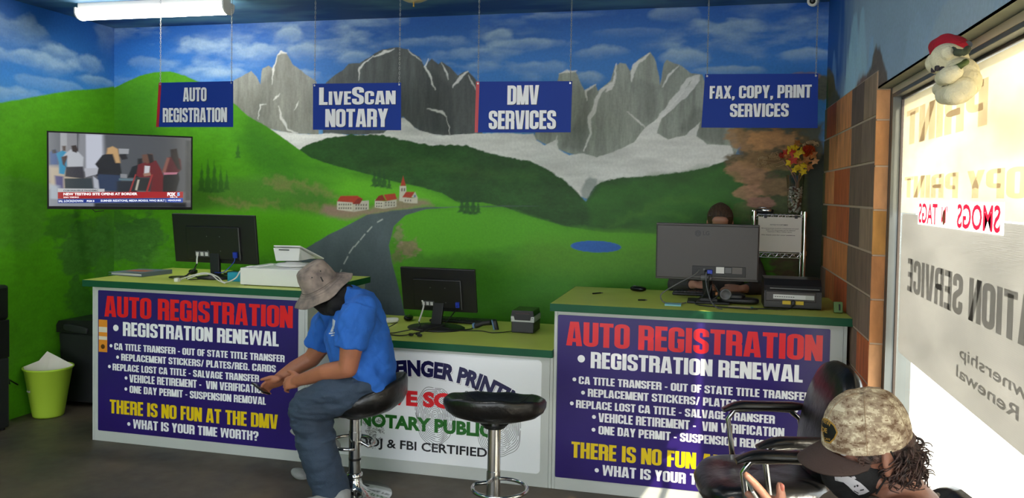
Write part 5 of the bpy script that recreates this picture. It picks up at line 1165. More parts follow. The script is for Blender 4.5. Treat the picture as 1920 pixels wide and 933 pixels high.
# ---- wire rack with notice, vase, radio
chr_ = mat('chrome', rgb(210, 210, 208), .12, 1.0); yR = -.14
t = thing('wire_rack', 'chrome wire shelving rack in the right corner behind the scanner', 'shelf', (-.3, yR, 0))
rx0, rx1, ry0, ry1 = -.455, -.140, -.235, -.03
for x in (rx0, rx1):
    for y_ in (ry0, ry1):
        MB().cyl((x, y_, 0), (x, y_, 1.60), .012, n=12).lathe([(.0165, 0), (.0165, .03)], (x, y_, 1.565), 12, None, 1, 1, True).lathe([(.0165, 0), (.0165, .03)], (x, y_, 1.315), 12, None, 1, 1, True).build('post', chr_, t, True)
for zs in (1.575, 1.325, .9):
    mb = MB()
    for y_ in (ry0, ry1):
        mb.cyl((rx0, y_, zs), (rx1, y_, zs), .0035, n=8); mb.cyl((rx0, y_, zs-.028), (rx1, y_, zs-.028), .003, n=8); k = 0; x = rx0
        while x < rx1-.01: mb.cyl((x, y_, zs if k % 2 else zs-.028), (x+.0225, y_, zs-.028 if k % 2 else zs), .0022, n=6); x += .0225; k += 1
    for x in (rx0, rx1): mb.cyl((x, ry0, zs), (x, ry1, zs), .0035, n=8)
    for k in range(1, 12): mb.cyl((rx0+k*.0262, ry0, zs+.003), (rx0+k*.0262, ry1, zs+.003), .0018, n=6)
    mb.build('wire_shelf', chr_, t, True)
t = thing('paper_notice', 'white typed notice clipped to the front of the wire rack', 'notice', (-.3, -.25, 1.46))
pp = mat('paper_white', rgb(214, 210, 198), .7); px0, px1, pz0, pz1 = rx0+.025, rx1-.02, 1.335, 1.562
MB().bx(px0, px1, ry0-.0185, ry0-.0165, pz0, pz1).build('sheet', pp, t, True)
for x in (px0+.045, px1-.035): MB().bx(x-.009, x+.009, ry0-.021, ry0-.012, pz1-.008, pz1+.012).build('clip', pm, t, True)
plain_text('NOTICE TO CUSTOMERS', (px0+.075, pz1-.055), (px1-.085, pz1-.055), .0085, t_bk, t, ry0-.0192, .01)
for k, (s, a, c_) in enumerate((('All transactions must be completed and paid', .02, .02), ('before the documents can be released', .05, .04), ('Department of Motor Vehicles requires', .06, .06))): plain_text(s, (px0+a, pz1-.077-k*.011), (px1-c_, pz1-.077-k*.011), .0065, t_bk, t, ry0-.0192, .01)
plain_text('We thank you for your patience', (px0+.02, pz1-.12), (px1-.04, pz1-.12), .005, t_ink, t, ry0-.0192)
q_ = Vector((-.385, -.13, 1.5785)); t = thing('tape_dispenser', 'black and chrome gadget resting on top of the wire rack', 'gadget', q_); MB().rbox(q_+Vector((0, 0, .018)), (.12, .09, .034)).build('body', pm, t, True); MB().rbox(q_+Vector((.01, -.02, .024)), (.07, .06, .022)).build('face', chr_, t, True); MB().tube([q_+Vector((.04*cos(a_), .02*sin(a_), .042)) for a_ in [k*pi/6 for k in range(12)]], .003, 6, True).build('loop', chr_, t, True)
t = thing('vase', 'tapered glass vase of white pebbles holding autumn flowers on the rack', 'vase', (-.195, -.13, 1.579)); vx, vy, vz = -.195, -.13, 1.579
MB().lathe([(.001, .002), (.040, .002), (.043, .01), (.058, .26), (.0555, .26), (.040, .014), (.001, .010)], (vx, vy, vz), 28).build('glass', gls, t, True)
peb = [mat('pebble_white', rgb(216, 206, 192), .6), mat('pebble_brown', rgb(116, 74, 60), .6), mat('pebble_cream', rgb(176, 150, 130), .6)]
random.seed(3); base = MB().ell((0, 0, 0), (.0095, .008, .0065), None, 8, 5).build('pebble', peb[0], t); meshes = []
for m_ in peb: me = base.data.copy(); me.materials.clear(); me.materials.append(m_); meshes.append(me)
base.location = (0, 0, .02)
for k in range(190):
    z = .015+.165*((k+random.random())/190); r_ = (.040+.0165*z/.26)-.009; a_ = random.random()*2*pi; rr_ = r_ if random.random() < .8 else r_*math.sqrt(random.random())
    o = bpy.data.objects.new('pebble', random.choice([meshes[0], meshes[0], meshes[1], meshes[2]])); col.objects.link(o); o.parent = t; o.location = (rr_*cos(a_), rr_*sin(a_), z); o.rotation_euler = (random.random()*3, random.random()*3, 0)
t = thing('flower_bunch', 'bunch of yellow, orange and dried straw autumn flowers in the vase', 'flowers', (vx, vy, vz+.19))
stem = mat('stem_brown', rgb(140, 104, 84), .7); ye = mat('leaf_yellow', rgb(226, 190, 20), .6, 0, 30, .3); og = mat('petal_orange', rgb(214, 84, 24), .6, 0, 40, .4); straw = mat('straw', rgb(176, 146, 104), .7); rdl = mat('petal_red', rgb(180, 52, 34), .6); brl = mat('leaf_amber', rgb(170, 104, 40), .6, 0, 30, .4)
def FP(px, py, y=-.14): return Vector(ay(px, py, y))
for a_, b2, r_ in (((1493, 342), (1468, 300), .006), ((1494, 342), (1483, 315), .004), ((1496, 342), (1500, 300), .004), ((1497, 342), (1518, 292), .004)):
    p0, p1 = FP(*a_), FP(*b2); MB().tube([p0-Vector((0, 0, .04)), p0, (p0+p1)/2+Vector((.008, 0, .004)), p1], r_, 7).build('stem', stem, t, True)
def leaf(c, size, m, rz, nrm=(0, -1, .2)):
    F = frame_to(Vector(nrm)) @ Matrix.Rotation(rz, 3, 'Z'); P = []
    for k in range(20):
        a_ = 2*pi*k/20; r_ = size*(.55+.45*abs(cos(2.5*a_))) if k % 2 == 0 else size*(.5+.25*abs(cos(2.5*a_))); P.append(Vector((r_*cos(a_), r_*sin(a_), .12*size*sin(3*a_))))
    mb = MB(); mb.add([c+F @ Vector((0, 0, .004))]+[c+F @ p for p in P]+[c+F @ (p-Vector((0, 0, .0012))) for p in P], [(0, k+1, (k+1) % 20+1) for k in range(20)]+[(21+k, k+1, (k+1) % 20+1, 21+(k+1) % 20) for k in range(20)][:0]+[tuple(reversed(range(21, 41)))], False); mb.build('leaf', m, t, True)
random.seed(8)
for px, py, s_, m_ in ((1480, 281, .034, ye), (1490, 277, .036, ye), (1494, 290, .03, ye), (1480, 305, .032, ye), (1500, 313, .038, ye), (1506, 322, .03, ye), (1498, 303, .03, brl), (1476, 292, .03, brl), (1512, 300, .034, brl), (1528, 302, .030, mat('leaf_tan', rgb(196, 140, 90), .6)), (1486, 286, .028, rdl), (1490, 318, .026, ye), (1508, 310, .03, ye), (1524, 290, .036, brl), (1503, 283, .034, ye), (1487, 300, .036, rdl), (1517, 312, .034, brl), (1473, 286, .028, rdl), (1496, 268, .03, brl)):
    leaf(FP(px, py, -.155-random.random()*.04), s_, m_, random.random()*6, (random.uniform(-.5, .5), -1, random.uniform(-.3, .6)))
def bloom(c, r, m, n=60):
    mb = MB()
    for k in range(n):
        z = 1-2*(k+.5)/n; a_ = k*2.4; d = Vector((math.sqrt(1-z*z)*cos(a_), math.sqrt(1-z*z)*sin(a_), z)); s_ = d.orthogonal().normalized()*r*.16
        mb.add([c+d*r*.2-s_*.4, c+d*r*.2+s_*.4, c+d*r*.75+s_, c+d*r*(1+.1*random.random()), c+d*r*.75-s_], [(0, 1, 2, 3, 4)])
    o = mb.build('bloom', m, t, True, kind='stuff')
bloom(FP(1516, 283, -.17), .045, og, 110); bloom(FP(1512, 281, -.185), .03, rdl, 50); bloom(FP(1466, 291, -.16), .022, rdl, 40)
def curl(px, py, r_, n=5):
    c = FP(px, py, -.15); mb = MB()
    for k in range(n):
        ax = Vector((random.uniform(-1, 1), random.uniform(-1, 1), random.uniform(-.4, 1))).normalized(); F = frame_to(ax); o_ = Vector((random.uniform(-r_, r_)*.6, random.uniform(-r_, r_)*.4, random.uniform(-r_, r_)*.4))
        mb.tube([c+o_+F @ Vector((r_*(1-.05*i)*cos(i*.7), r_*(1-.05*i)*sin(i*.7), .0015*i)) for i in range(14)], .0022, 5)
    mb.build('straw_curl', straw, t, True)
for q_ in ((1427, 297, .014), (1432, 306, .015), (1424, 311, .013), (1440, 312, .014), (1436, 298, .013), (1453, 290, .018), (1457, 297, .015), (1446, 294, .014), (1515, 268, .012), (1523, 267, .013), (1531, 271, .014), (1508, 273, .011), (1448, 312, .013)): curl(*q_)
for a_, b2 in (((1440, 305), (1470, 300)), ((1445, 312), (1475, 306)), ((1438, 298), (1468, 295))): MB().tube([FP(*a_), FP((a_[0]+b2[0])/2, (a_[1]+b2[1])/2+3), FP(*b2)], .0018, 5).build('straw_stem', straw, t, True)
# ================================================================ left corner: bin, shredder, dispenser
lime = mat('bin_lime', rgb(178, 214, 62), .45)
bc = Vector((-5.415, -.87, 0))
t = thing('waste_bin', 'lime green waste bin with crumpled paper by the left wall', 'bin', bc)
MB().lathe([(.001, .004), (.098, .004), (.10, .0), (.104, .012), (.158, .345), (.168, .352), (.169, .362), (.162, .364), (.153, .345), (.099, .018), (.001, .012)], bc, 40).build('body', lime, t, True)
stk = MB().box(bc+Vector((-.055, -.118, .235)), (.052, .0015, .085), rotm(-.12, 0, -.42)).build('sticker', lab, t, True)
MB().box(bc+Vector((-.055, -.121, .24)), (.028, .001, .022), rotm(-.12, 0, -.42)).build('sticker_mark', mat('mark_orange', rgb(190, 110, 50), .5), stk, True); MB().box(bc+Vector((-.054, -.117, .212)), (.028, .001, .012), rotm(-.12, 0, -.42)).build('sticker_mark', pm, stk, True)
for i, (dx, dy, a, b_, sz, lb) in enumerate(((.02, .02, .95, .45, .23, 'tallest white paper sheet sticking out of the bin'), (-.05, -.02, 1.25, -.3, .18, 'lower white paper sheet lying in the bin'))):
    R_ = rotm(a, b_, .2+i*.8); c = bc+Vector((dx, dy, .345 if i == 0 else .335)); n_ = 8; vs = []; fs = []
    for k in (0, .0015):
        for j in range(n_+1):
            for q in range(n_+1):
                u_, w_ = (j/n_-.5)*sz, (q/n_-.5)*sz*.75; vs.append(c+R_ @ Vector((u_, w_, .012*sin(u_*30+i)*cos(w_*20)+k)))
    m_ = (n_+1)**2
    for j in range(n_):
        for q in range(n_): a0 = j*(n_+1)+q; fs.append((a0, a0+1, a0+n_+2, a0+n_+1)); fs.append((m_+a0, m_+a0+n_+1, m_+a0+n_+2, m_+a0+1))
    o = MB().add(vs, fs, True).build('paper_sheet', pp); tag(o, lb, 'paper')
t = thing('paper_shredder', 'black floor standing shredder between the bin and the left counter', 'shredder', (-5.34, -.47, 0)); sx0, sx1, sy0, sy1 = -5.56, -5.13, -.62, -.32
shm = mat('shredder_black', rgb(34, 36, 37), .5)
mb = MB(); mb.add([(sx0+.02, sy0+.02, .03), (sx1-.02, sy0+.02, .03), (sx1-.02, sy1, .03), (sx0+.02, sy1, .03), (sx0, sy0, .56), (sx1, sy0, .56), (sx1, sy1, .56), (sx0, sy1, .56)], [(3, 2, 1, 0), (4, 5, 6, 7), (0, 1, 5, 4), (1, 2, 6, 5), (2, 3, 7, 6), (3, 0, 4, 7)]); mb.build('basket', shm, t, True, bevel=.012)
P = [(sx0-.01, .565), (sx1+.01, .565), (sx1+.01, .64), (sx1-.03, .675), (sx0+.20, .665), (sx0+.01, .655), (sx0-.012, .62)]
MB().prism(P, -(sy1-sy0+.02), Matrix(((1, 0, 0), (0, 0, -1), (0, 1, 0))), (0, sy0-.01, 0)).build('head', pm, t, True, bevel=.01); MB().rbox((sx0+.17, sy0-.012, .60), (.22, .03, .055), rot=rotm(0, .12, 0)).build('handle_recess', shm, t, True)
for k in range(3): MB().cyl((sx1-.10+k*.035, sy0+.04, .67), (sx1-.10+k*.035, sy0+.04, .683), .007, n=12).build('button', lab, t, True)
for x in (sx0+.05, sx1-.05):
    for y_ in (sy0+.06, sy1-.05): MB().cyl((x-.012, y_, .018), (x+.012, y_, .018), .018, n=14).build('caster', pm, t, True)
t = thing('water_dispenser', 'black and steel water dispenser at the left edge of the picture', 'water dispenser', (-5.49, -1.36, 0)); wx0, wx1, wy0, wy1 = -5.58, -5.40, -1.50, -1.22
mb = MB().bx(wx0, wx1, wy0, wy1, .015, .50); mb.build('lower_cabinet', shm, t, True, bevel=.012); MB().bx(wx0, wx1, wy0+.16, wy1, .50, .76).build('back_panel', pm, t, True, bevel=.004); MB().bx(wx0, wx1, wy0, wy1, .76, 1.0).build('top_housing', pm, t, True, bevel=.02)
stl = mat('steel_brushed', rgb(150, 150, 150), .35, .8, 30, .25, stretch=(1, 1, .05)); MB().bx(wx0+.012, wx1-.012, wy0+.145, wy0+.165, .52, .755).build('steel_panel', stl, t, True); MB().bx(wx0, wx1+.004, wy0-.01, wy0+.16, .50, .515).build('drip_tray', stl, t, True)
for x in (wx0+.05, wx0+.09, wx0+.13): MB().cyl((x, wy0+.06, .80), (x, wy0+.06, .72), .012, .008, 12).build('tap', pb, t, True)
for x in (wx0+.03, wx1-.03):
    for y_ in (wy0+.03, wy1-.03): MB().cyl((x, y_, 0), (x, y_, .02), .015, n=12).build('foot', pm, t, True)
cable([(-5.41, -1.21, .31), (-5.46, -1.17, .33), (-5.55, -1.08, .30), (-5.575, -.98, .24)], .005, cab, 'black power cord running from the dispenser to the left wall')
# ================================================================ bar stools
leather = mat('leather_black', rgb(17, 16, 16), .32, 0, 0, 0, .25, 45, spec=.6); seatp = mat('piping', rgb(10, 10, 10), .4)
def stool(label, x, y, zs, rz, tiltx=0, tilty=0, dia=.49, ring_rz=0, off=0.0, zk=1.0):
    t = thing('bar_stool', label, 'stool', (x, y, 0), rz)
    MB().lathe([(.001, .0), (.205, 0), (.21, .004), (.205, .010), (.12, .022), (.07, .038), (.045, .062), (.036, .10), (.036, .11), (.001, .11)], (0, 0, 0), 48).build('base', chr_, t)
    MB().cyl((0, 0, .10), (0, 0, .36), .034, n=24).build('outer_column', chr_, t); MB().lathe([(.040, .095), (.044, .10), (.044, .125), (.036, .13)], (0, 0, 0), 24).build('collar', chr_, t)
    MB().cyl((0, 0, .35), (0, 0, zs-.06), .031, n=24).build('inner_column', chr_, t); MB().cyl((0, 0, .20), (0, 0, .213), .0345, n=24).build('joint', mat('joint_dark', rgb(60, 60, 60), .4, .8), t)
    pts = []
    for k in range(33):
        a = radians(-160+320*k/32)+ring_rz; pts.append((.13*cos(a)+.045*cos(ring_rz), .13*sin(a)+.045*sin(ring_rz), .285))
    a0, a1 = pts[0], pts[-1]; fr = MB().tube([(0.0, 0.02, .31)]+pts+[(0.0, -.02, .31)], .0095, 10); fr.build('footrest', chr_, t)
    R_ = rotm(tiltx, tilty, 0); r = dia/2; n = 56; m = [(0, -.015), (.3, -.014), (.55, -.006), (.74, .012), (.86, .040), (.94, .056), (1.0, .055), (1.035, .036), (1.03, .008), (.98, -.022), (.86, -.052), (.6, -.075), (.3, -.08), (.001, -.08)]; m = [(a_, b2*zk) for a_, b2 in m]
    vs = []; fs = []
    for j, (rr_, zz_) in enumerate(m):
        for i in range(n):
            a = 2*pi*i/n; back = max(0, cos(a))  # higher rim on local +x (the back)
            lift = (.052*zk*back**1.2-.020*max(0, -cos(a))**2)*min(1, rr_)**3*(1 if j < 9 else .4)
            ex = 1.02 if abs(cos(a)) > .5 else 1.0; pinch = 1-.0*sin(a)**2
            vs.append(Vector((0, 0, zs))+R_ @ Vector((off+r*rr_*cos(a)*.93, r*rr_*sin(a)*1.0, zz_+lift+.0025*sin(9*a)*(1 if 3 < j < 9 else 0))))
    for j in range(len(m)-1):
        for i in range(n): fs.append((j*n+i, j*n+(i+1) % n, (j+1)*n+(i+1) % n, (j+1)*n+i))
    o = MB().add(vs, fs, True).build('seat', leather, t)
    for a in (2.35, -2.35): # stitched seams over the pad
        P = []
        for j in range(1, 9):
            rr_, zz_ = m[j]; back = max(0, cos(a)); lift = (.052*zk*back**1.2-.020*max(0, -cos(a))**2)*min(1, rr_)**3; P.append(Vector((0, 0, zs))+R_ @ Vector((off+r*rr_*cos(a)*.93, r*rr_*sin(a), zz_+lift+.0015)))
        MB().tube(P, .0016, 6).build('seam', seatp, t)
    MB().cyl((0, 0, zs-.075), (0, 0, zs-.10), .075, .05, 20).build('seat_plate', pm, t)
    return t
stool('black padded bar stool under the person in blue', -2.615, -1.67, .535, .15, 0, -.16, dia=.47, ring_rz=2.3, off=.075)
stool('empty black padded bar stool before the white banner', -1.716, -2.06, .668, -1.45, -.0, -.03, dia=.48, ring_rz=.9, zk=.72)
# ================================================================ waiting chairs (face the left wall, backs to the window)
chl = mat('chair_leather', rgb(13, 12, 12), .28, 0, 0, 0, .3, 22, spec=.6); chm = mat('chair_chrome', rgb(190, 188, 184), .14, 1.0)
def wchair(label, x, y, rz, detail=True):
    """local: +y = the way the sitter faces, x = width"""
    t = thing('waiting_chair', label, 'chair', (x, y, 0), rz)
    # seat pad
    n = 40; vs = []; fs = []; prof = [(.001, .0), (.5, .002), (.80, .0), (.93, -.012), (1.0, -.045), (.97, -.08), (.85, -.105), (.4, -.112), (.001, -.112)]
    for j, (k_, z_) in enumerate(prof):
        for i in range(n):
            a = 2*pi*i/n; ca, sa = cos(a), sin(a); f = lambda w: math.copysign(abs(w)**.62, w)
            fr_ = max(0, sa); vs.append((.265*k_*f(ca), .275*k_*f(sa)+.02, .475+z_-.03*fr_**3*k_+.006*sin(5*ca+3*sa)*k_*(j < 3)))
    for j in range(len(prof)-1):
        for i in range(n): fs.append((j*n+i, j*n+(i+1) % n, (j+1)*n+(i+1) % n, (j+1)*n+i))
    MB().add(vs, fs, True).build('seat', chl, t)
    # backrest: tall rounded pad, leaning away
    R_ = rotm(radians(14), 0, 0); vs = []; fs = []; prof = [(.001, .052), (.45, .05), (.8, .04), (.95, .02), (1.0, -.004), (.95, -.03), (.8, -.044), (.001, -.05)]
    for j, (k_, z_) in enumerate(prof):
        for i in range(n):
            a = 2*pi*i/n; ca, sa = cos(a), sin(a); f = lambda w, e=.72: math.copysign(abs(w)**e, w)
            wx = .25*(1.0+.06*sa); q = Vector((wx*k_*f(ca), z_, .27*k_*f(sa, .8))); vs.append(Vector((0, -.27, .70))+R_ @ q+Vector((0, 0, .0)))
    for j in range(len(prof)-1):
        for i in range(n): fs.append((j*n+i, j*n+(i+1) % n, (j+1)*n+(i+1) % n, (j+1)*n+i))
    MB().add(vs, fs, True).build('backrest', chl, t)
    MB().tube([(0, -.20, .38), (0, -.30, .40), (0, -.33, .52), (0, -.335, .64)], .024, 10).build('back_bracket', pm, t)
    for s in (-1, 1):
        xa = s*.285
        P = [(s*.24, .10, .385), (xa, .12, .39), (xa+s*.012, .145, .45), (xa+s*.012, .17, .62), (xa+s*.01, .14, .665), (xa, .0, .675), (xa, -.12, .67), (xa, -.17, .63), (xa, -.19, .50), (xa, -.16, .39), (s*.24, -.14, .385)]; P = [(a_, b2-.08, c2) for a_, b2, c2 in P]
        sm_ = []
        for i in range(len(P)-1):
            a_, b2 = Vector(P[i]), Vector(P[i+1]); sm_ += [a_, a_*.5+b2*.5]
        sm_.append(Vector(P[-1])); MB().tube(sm_, .0125, 10).build('arm_frame', chm, t)
        rs = []
        for k in range(13):
            u_ = k/12; yy = .12-.40*u_; w_ = .03+.006*sin(pi*u_); hh = .020*(.35+.65*min(1, 5*u_, 5*(1-u_)+.25)); zz_ = .690-.025*max(0, 1-u_*4)**2-.0*u_
            rs.append([Vector((xa+s*.003+w_*math.copysign(abs(cos(a_))**.7, cos(a_)), yy, zz_+hh*math.copysign(abs(sin(a_))**.7, sin(a_)))) for a_ in [2*pi*q/14 for q in range(14)]])
        MB().rings(rs, True).build('armrest', chl, t)
    MB().cyl((0, 0, .07), (0, 0, .37), .028, n=16).build('gas_column', pm, t); MB().box((0, 0, .37), (.22, .26, .03)).build('seat_plate', pm, t, bevel=.004)
    for k in range(5):
        a = 2*pi*k/5+.3; L_ = MB().tube([(0, 0, .085), (.15*cos(a), .15*sin(a), .085), (.27*cos(a), .27*sin(a), .065)], [.022, .018, .014], 8).build('leg', chm, t)
        MB().cyl((.28*cos(a)-.012*sin(a), .28*sin(a)+.012*cos(a), .027), (.28*cos(a)+.012*sin(a), .28*sin(a)-.012*cos(a), .027), .027, n=14).build('caster', pm, L_)
    return t

# ================================================================ plush bear hanging from the window head
plush = mat('plush_cream', rgb(232, 222, 190), .95, 0, 30, .12, .5, 120); bt = thing('plush_bear', 'cream plush polar bear in a red hat hanging on the window head', 'plush toy', tuple(at(1795, 130, 'x', -.03)))
Bx = lambda px, py, x=-.045: Vector(at(px, py, 'x', x))
mb = MB()
for px, py, x, r in ((1783, 116, -.055, .050), (1775, 110, -.07, .046), (1756, 118, -.07, .033), (1803, 138, -.04, .047), (1808, 154, -.035, .047), (1798, 171, -.035, .038), (1784, 178, -.04, .030), (1772, 177, -.045, .026)): mb.ell(Bx(px, py, x), r)
limbs = (('arm', [Bx(1792, 135, -.105), Bx(1779, 141, -.12), Bx(1767, 147, -.11)], [.020, .025, .021]), ('leg', [Bx(1806, 166, -.08), Bx(1790, 177, -.10), Bx(1771, 179, -.10)], [.034, .030, .026]), ('leg', [Bx(1772, 172, -.04), Bx(1761, 167, -.04)], [.022, .022]))
for nm, P_l, R_l in limbs: m_l = MB(); sweep(m_l, P_l, R_l, 16); fuse(m_l, nm, plush, bt, .0045, 5)
for px, py, x in ((1776, 100, -.115), (1795, 95, -.03)): mb.ell(Bx(px, py, x), (.018, .016, .020))
fuse(mb, 'body', plush, bt, .0045, 3)
redp = mat('felt_red', rgb(170, 16, 40), .95, 0, 0, 0, .3, 120); mb = MB(); mb.ell(Bx(1783, 88, -.05), (.052, .052, .034), rotm(.5, 0, 0)); sweep(mb, [Bx(1775, 85, -.06), Bx(1757, 88, -.07), Bx(1750, 104, -.08)], [.036, .026, .012], 12); fuse(mb, 'hat', redp, bt, .004, 4)
mb = MB(); mb.tube([Bx(1800-14*math.cos(a_), 92+7*math.sin(a_), -.05-.05*math.sin(a_)) for a_ in [k*pi/6 for k in range(7)]], .010, 8); mb.build('hat_trim', mat('felt_green', rgb(70, 76, 60), .95), bt, True)
for px, py, x in ((1746, 125, -.06),): MB().ell(Bx(px, py, x), (.008, .01, .008)).build('nose', pm, bt, True)
MB().ell(Bx(1755, 108, -.095), .006).build('eye', pb, bt, True)
gr_ = mat('ribbon_green', rgb(84, 100, 50), .7); MB().tube([Bx(1786, 129, -.10), Bx(1800, 124, -.10), Bx(1811, 116, -.07)], .009, 8).build('scarf', gr_, bt, True)
dk = mat('ribbon_dark', rgb(44, 34, 44), .6)
for a_ in ((1750, 131), (1757, 128), (1766, 130)): MB().rbox(Bx(*a_, -.10), (.012, .018, .016)).build('chest_bow', dk, bt, True)
for a_ in ((1770, 166), (1780, 164), (1787, 163)): MB().rbox(Bx(*a_, -.10), (.012, .018, .016)).build('wrist_bow', dk, bt, True)
MB().tube([Bx(1805, 82, -.02), Bx(1813, 80, -.01), Bx(1820, 86, .0)], .006, 6).build('hanging_loop', dk, bt, True); MB().cyl(Bx(1815, 84, -.012), Bx(1815, 84, .004), .012, n=12).build('suction_hook', pm, bt, True)
# ================================================================ people
from mathutils.bvhtree import BVHTree
wchA = wchair('black leather waiting chair nearest the right counter, empty', -.475, -2.03, radians(103))
for (x_, y_, a_, lb) in ((-.45, -2.80, 100, 'black leather waiting chair between the empty one and the man in the cap'), (-.43, -3.62, 96, 'black leather waiting chair the man in the camouflage cap sits on')):
    c = copy_tree(wchA); c.location = (x_, y_, 0); c.rotation_euler = (0, 0, radians(a_)); c['label'] = lb
def D3(px, py, d): return at_d(px, py, d)
def at_d(px, py, d):
    r = FW + RT*((px-960)/CAM['f']) - UP*((py-CAM['py'])/CAM['f']); return CLOC+r*d
def orth(f, u):
    u = Vector(u).normalized(); f = Vector(f); f = (f-u*f.dot(u)).normalized(); l = u.cross(f); return Matrix((f, l, u)).transposed()   # local x forward, y left, z up
def world_mesh(o):
    W = Matrix.Identity(4); q = o
    while q is not None: W = q.matrix_basis @ W; q = q.parent
    return [W @ v.co for v in o.data.vertices], [tuple(p.vertices) for p in o.data.polygons]
def bvh(*objs):
    V, F = [], []
    for o in objs:
        v, f = world_mesh(o); n = len(V); V += v; F += [tuple(i+n for i in g) for g in f]
    return BVHTree.FromPolygons(V, F)
def hit(tr, px, py, off=.0015):
    d = (FW + RT*((px-960)/CAM['f']) - UP*((py-CAM['py'])/CAM['f'])).normalized(); p, n, i, t = tr.ray_cast(CLOC, d)
    if p is None: p, n, i, t = tr.find_nearest(CLOC+d*((FW*0+CLOC*0).length+2)) if False else (None, None, None, None)
    if p is None: return None
    if n.dot(d) > 0: n = -n
    return p+n*off
def patch(tr, poly, name, m, parent, off=.0015, step=2.0, label=None):
    """sewn or printed flat shape laid on a curved surface"""
    xs = [p[0] for p in poly]; ys = [p[1] for p in poly]; mb = MB(); cx, cy = sum(xs)/len(xs), sum(ys)/len(ys); V = []; F = []; K = 5; n = len(poly)*4; B = []
    for i in range(len(poly)):
        a, b = poly[i], poly[(i+1) % len(poly)]
        for k in range(4): B.append((a[0]+(b[0]-a[0])*k/4, a[1]+(b[1]-a[1])*k/4))
    for j in range(K+1):
        for q in B: h = hit(tr, cx+(q[0]-cx)*j/K, cy+(q[1]-cy)*j/K, off); V.append(h)
    for j in range(K):
        for i in range(n): F.append((j*n+i, j*n+(i+1) % n, (j+1)*n+(i+1) % n, (j+1)*n+i))
    if any(v is None for v in V):
        F = [f for f in F if all(V[i] is not None for i in f)]; V = [v if v is not None else Vector((0, 0, 0)) for v in V]
        if not F: return None
        used = sorted({i for f in F for i in f}); mp = {k: i for i, k in enumerate(used)}; V = [V[k] for k in used]; F = [tuple(mp[i] for i in f) for f in F]
    return mb.add(V, F, True).build(name, m, parent, True, label=label)
def decal_text(tr, s, x0, y0, x1, y1, h, m, parent, off=.002, bold=.03):
    V, F, w = font_text(s, bold); P = []
    for a, b, c in V:
        t_ = a/w; p = hit(tr, x0+(x1-x0)*t_, y0+(y1-y0)*t_-b*h, off); P.append(p)
    F = [f for f in F if all(P[i] is not None for i in f)]
    if not F: return None
    used = sorted({i for f in F for i in f}); mp = {k: i for i, k in enumerate(used)}
    return MB().add([P[k] for k in used], [tuple(mp[i] for i in f) for f in F]).build('lettering', m, parent, True)
def skull(mb, c, M, s=1.0, nose=True, ears=True):
    """head of height ~.23 at centre c, frame M (x forward, y left, z up)"""
    L = lambda x, y, z: c+M @ Vector((x*s, y*s, z*s))
    mb.ell(L(-.008, 0, .025), (.096*s, .077*s, .092*s), M); mb.ell(L(.022, 0, -.035), (.068*s, .060*s, .075*s), M); mb.ell(L(.050, 0, -.082), (.030*s, .032*s, .024*s), M)
    mb.ell(L(.070, 0, .045), (.022*s, .055*s, .03*s), M)
    for q in (-1, 1):
        mb.ell(L(.062, q*.034, -.02), (.026*s, .024*s, .024*s), M); mb.cyl(L(-.005, q*.058, -.06), L(.05, q*.022, -.085), .018*s, .016*s, 10)
        if ears:
            mb.ell(L(-.008, q*.080, -.005), (.020*s, .008*s, .031*s), M @ rotm(0, .2, q*.35)); mb.ell(L(-.004, q*.080, -.032), (.010*s, .007*s, .011*s), M)
    if nose: mb.cyl(L(.088, 0, .02), L(.112, 0, -.022), .008*s, .013*s, 10); mb.ell(L(.108, 0, -.024), (.014*s, .017*s, .011*s), M)
    mb.ell(L(.086, 0, -.052), (.013*s, .024*s, .007*s), M); mb.ell(L(.083, 0, -.062), (.012*s, .021*s, .007*s), M)
def eyes(c, M, parent, s=1.0):
    wh_ = mat('eye_white', rgb(225, 220, 214), .2); ir = mat('iris', rgb(50, 32, 22), .2)
    for q in (-1, 1):
        p = c+M @ Vector((.073*s, q*.030*s, .012*s)); e = MB().ell(p, .0105*s).build('eye', wh_, parent, True); MB().ell(p+M @ Vector((.0085*s, 0, 0)), .0045*s).build('iris', ir, e, True)
def hand(mb, wrist, fwd, nrm, side=1, curl=(.5, .55, .6, .65), s=1.0, thumb=(.6, .7, -.2), spread=.06, tcurl=.3):
    fwd = Vector(fwd).normalized(); nrm = Vector(nrm); nrm = (nrm-fwd*nrm.dot(fwd)).normalized(); sd = fwd.cross(nrm)*side
    M = Matrix((sd, fwd, nrm)).transposed(); wrist = Vector(wrist)
    mb.rbox(wrist+fwd*.048*s, (.080*s, .105*s, .030*s), rot=M, p=3); mb.ell(wrist+fwd*.035*s+sd*.024*s-nrm*.008*s, (.020*s, .034*s, .017*s), M)
    for i, (l, r) in enumerate(((.074, .0088), (.082, .0092), (.076, .0088), (.060, .0078))):
        b = wrist+fwd*(.092-.004*abs(i-1))*s+sd*(.030-.0205*i)*s; d = (fwd+sd*(spread*(1.5-i))).normalized(); P = [b-fwd*.02*s, b]; a = 0
        for k, f in enumerate((.45, .30, .25)):
            a += curl[i]*(1.0 if k else .8); dd = d*cos(a)-nrm*sin(a); b = b+dd*l*f*s; P.append(b)
        sweep(mb, P, [r*s*1.08, r*s*1.06, r*s, r*s*.95, r*s*.85], 10)
    b = wrist+fwd*.022*s+sd*.028*s; d = (fwd*thumb[0]+sd*thumb[1]+nrm*thumb[2]).normalized(); d2 = (d+fwd*.5-nrm*tcurl).normalized()
    sweep(mb, [b, b+d*.040*s, b+d*.040*s+d2*.032*s, b+d*.040*s+d2*.055*s], [.014*s, .012*s, .0108*s, .009*s], 10)
    return M
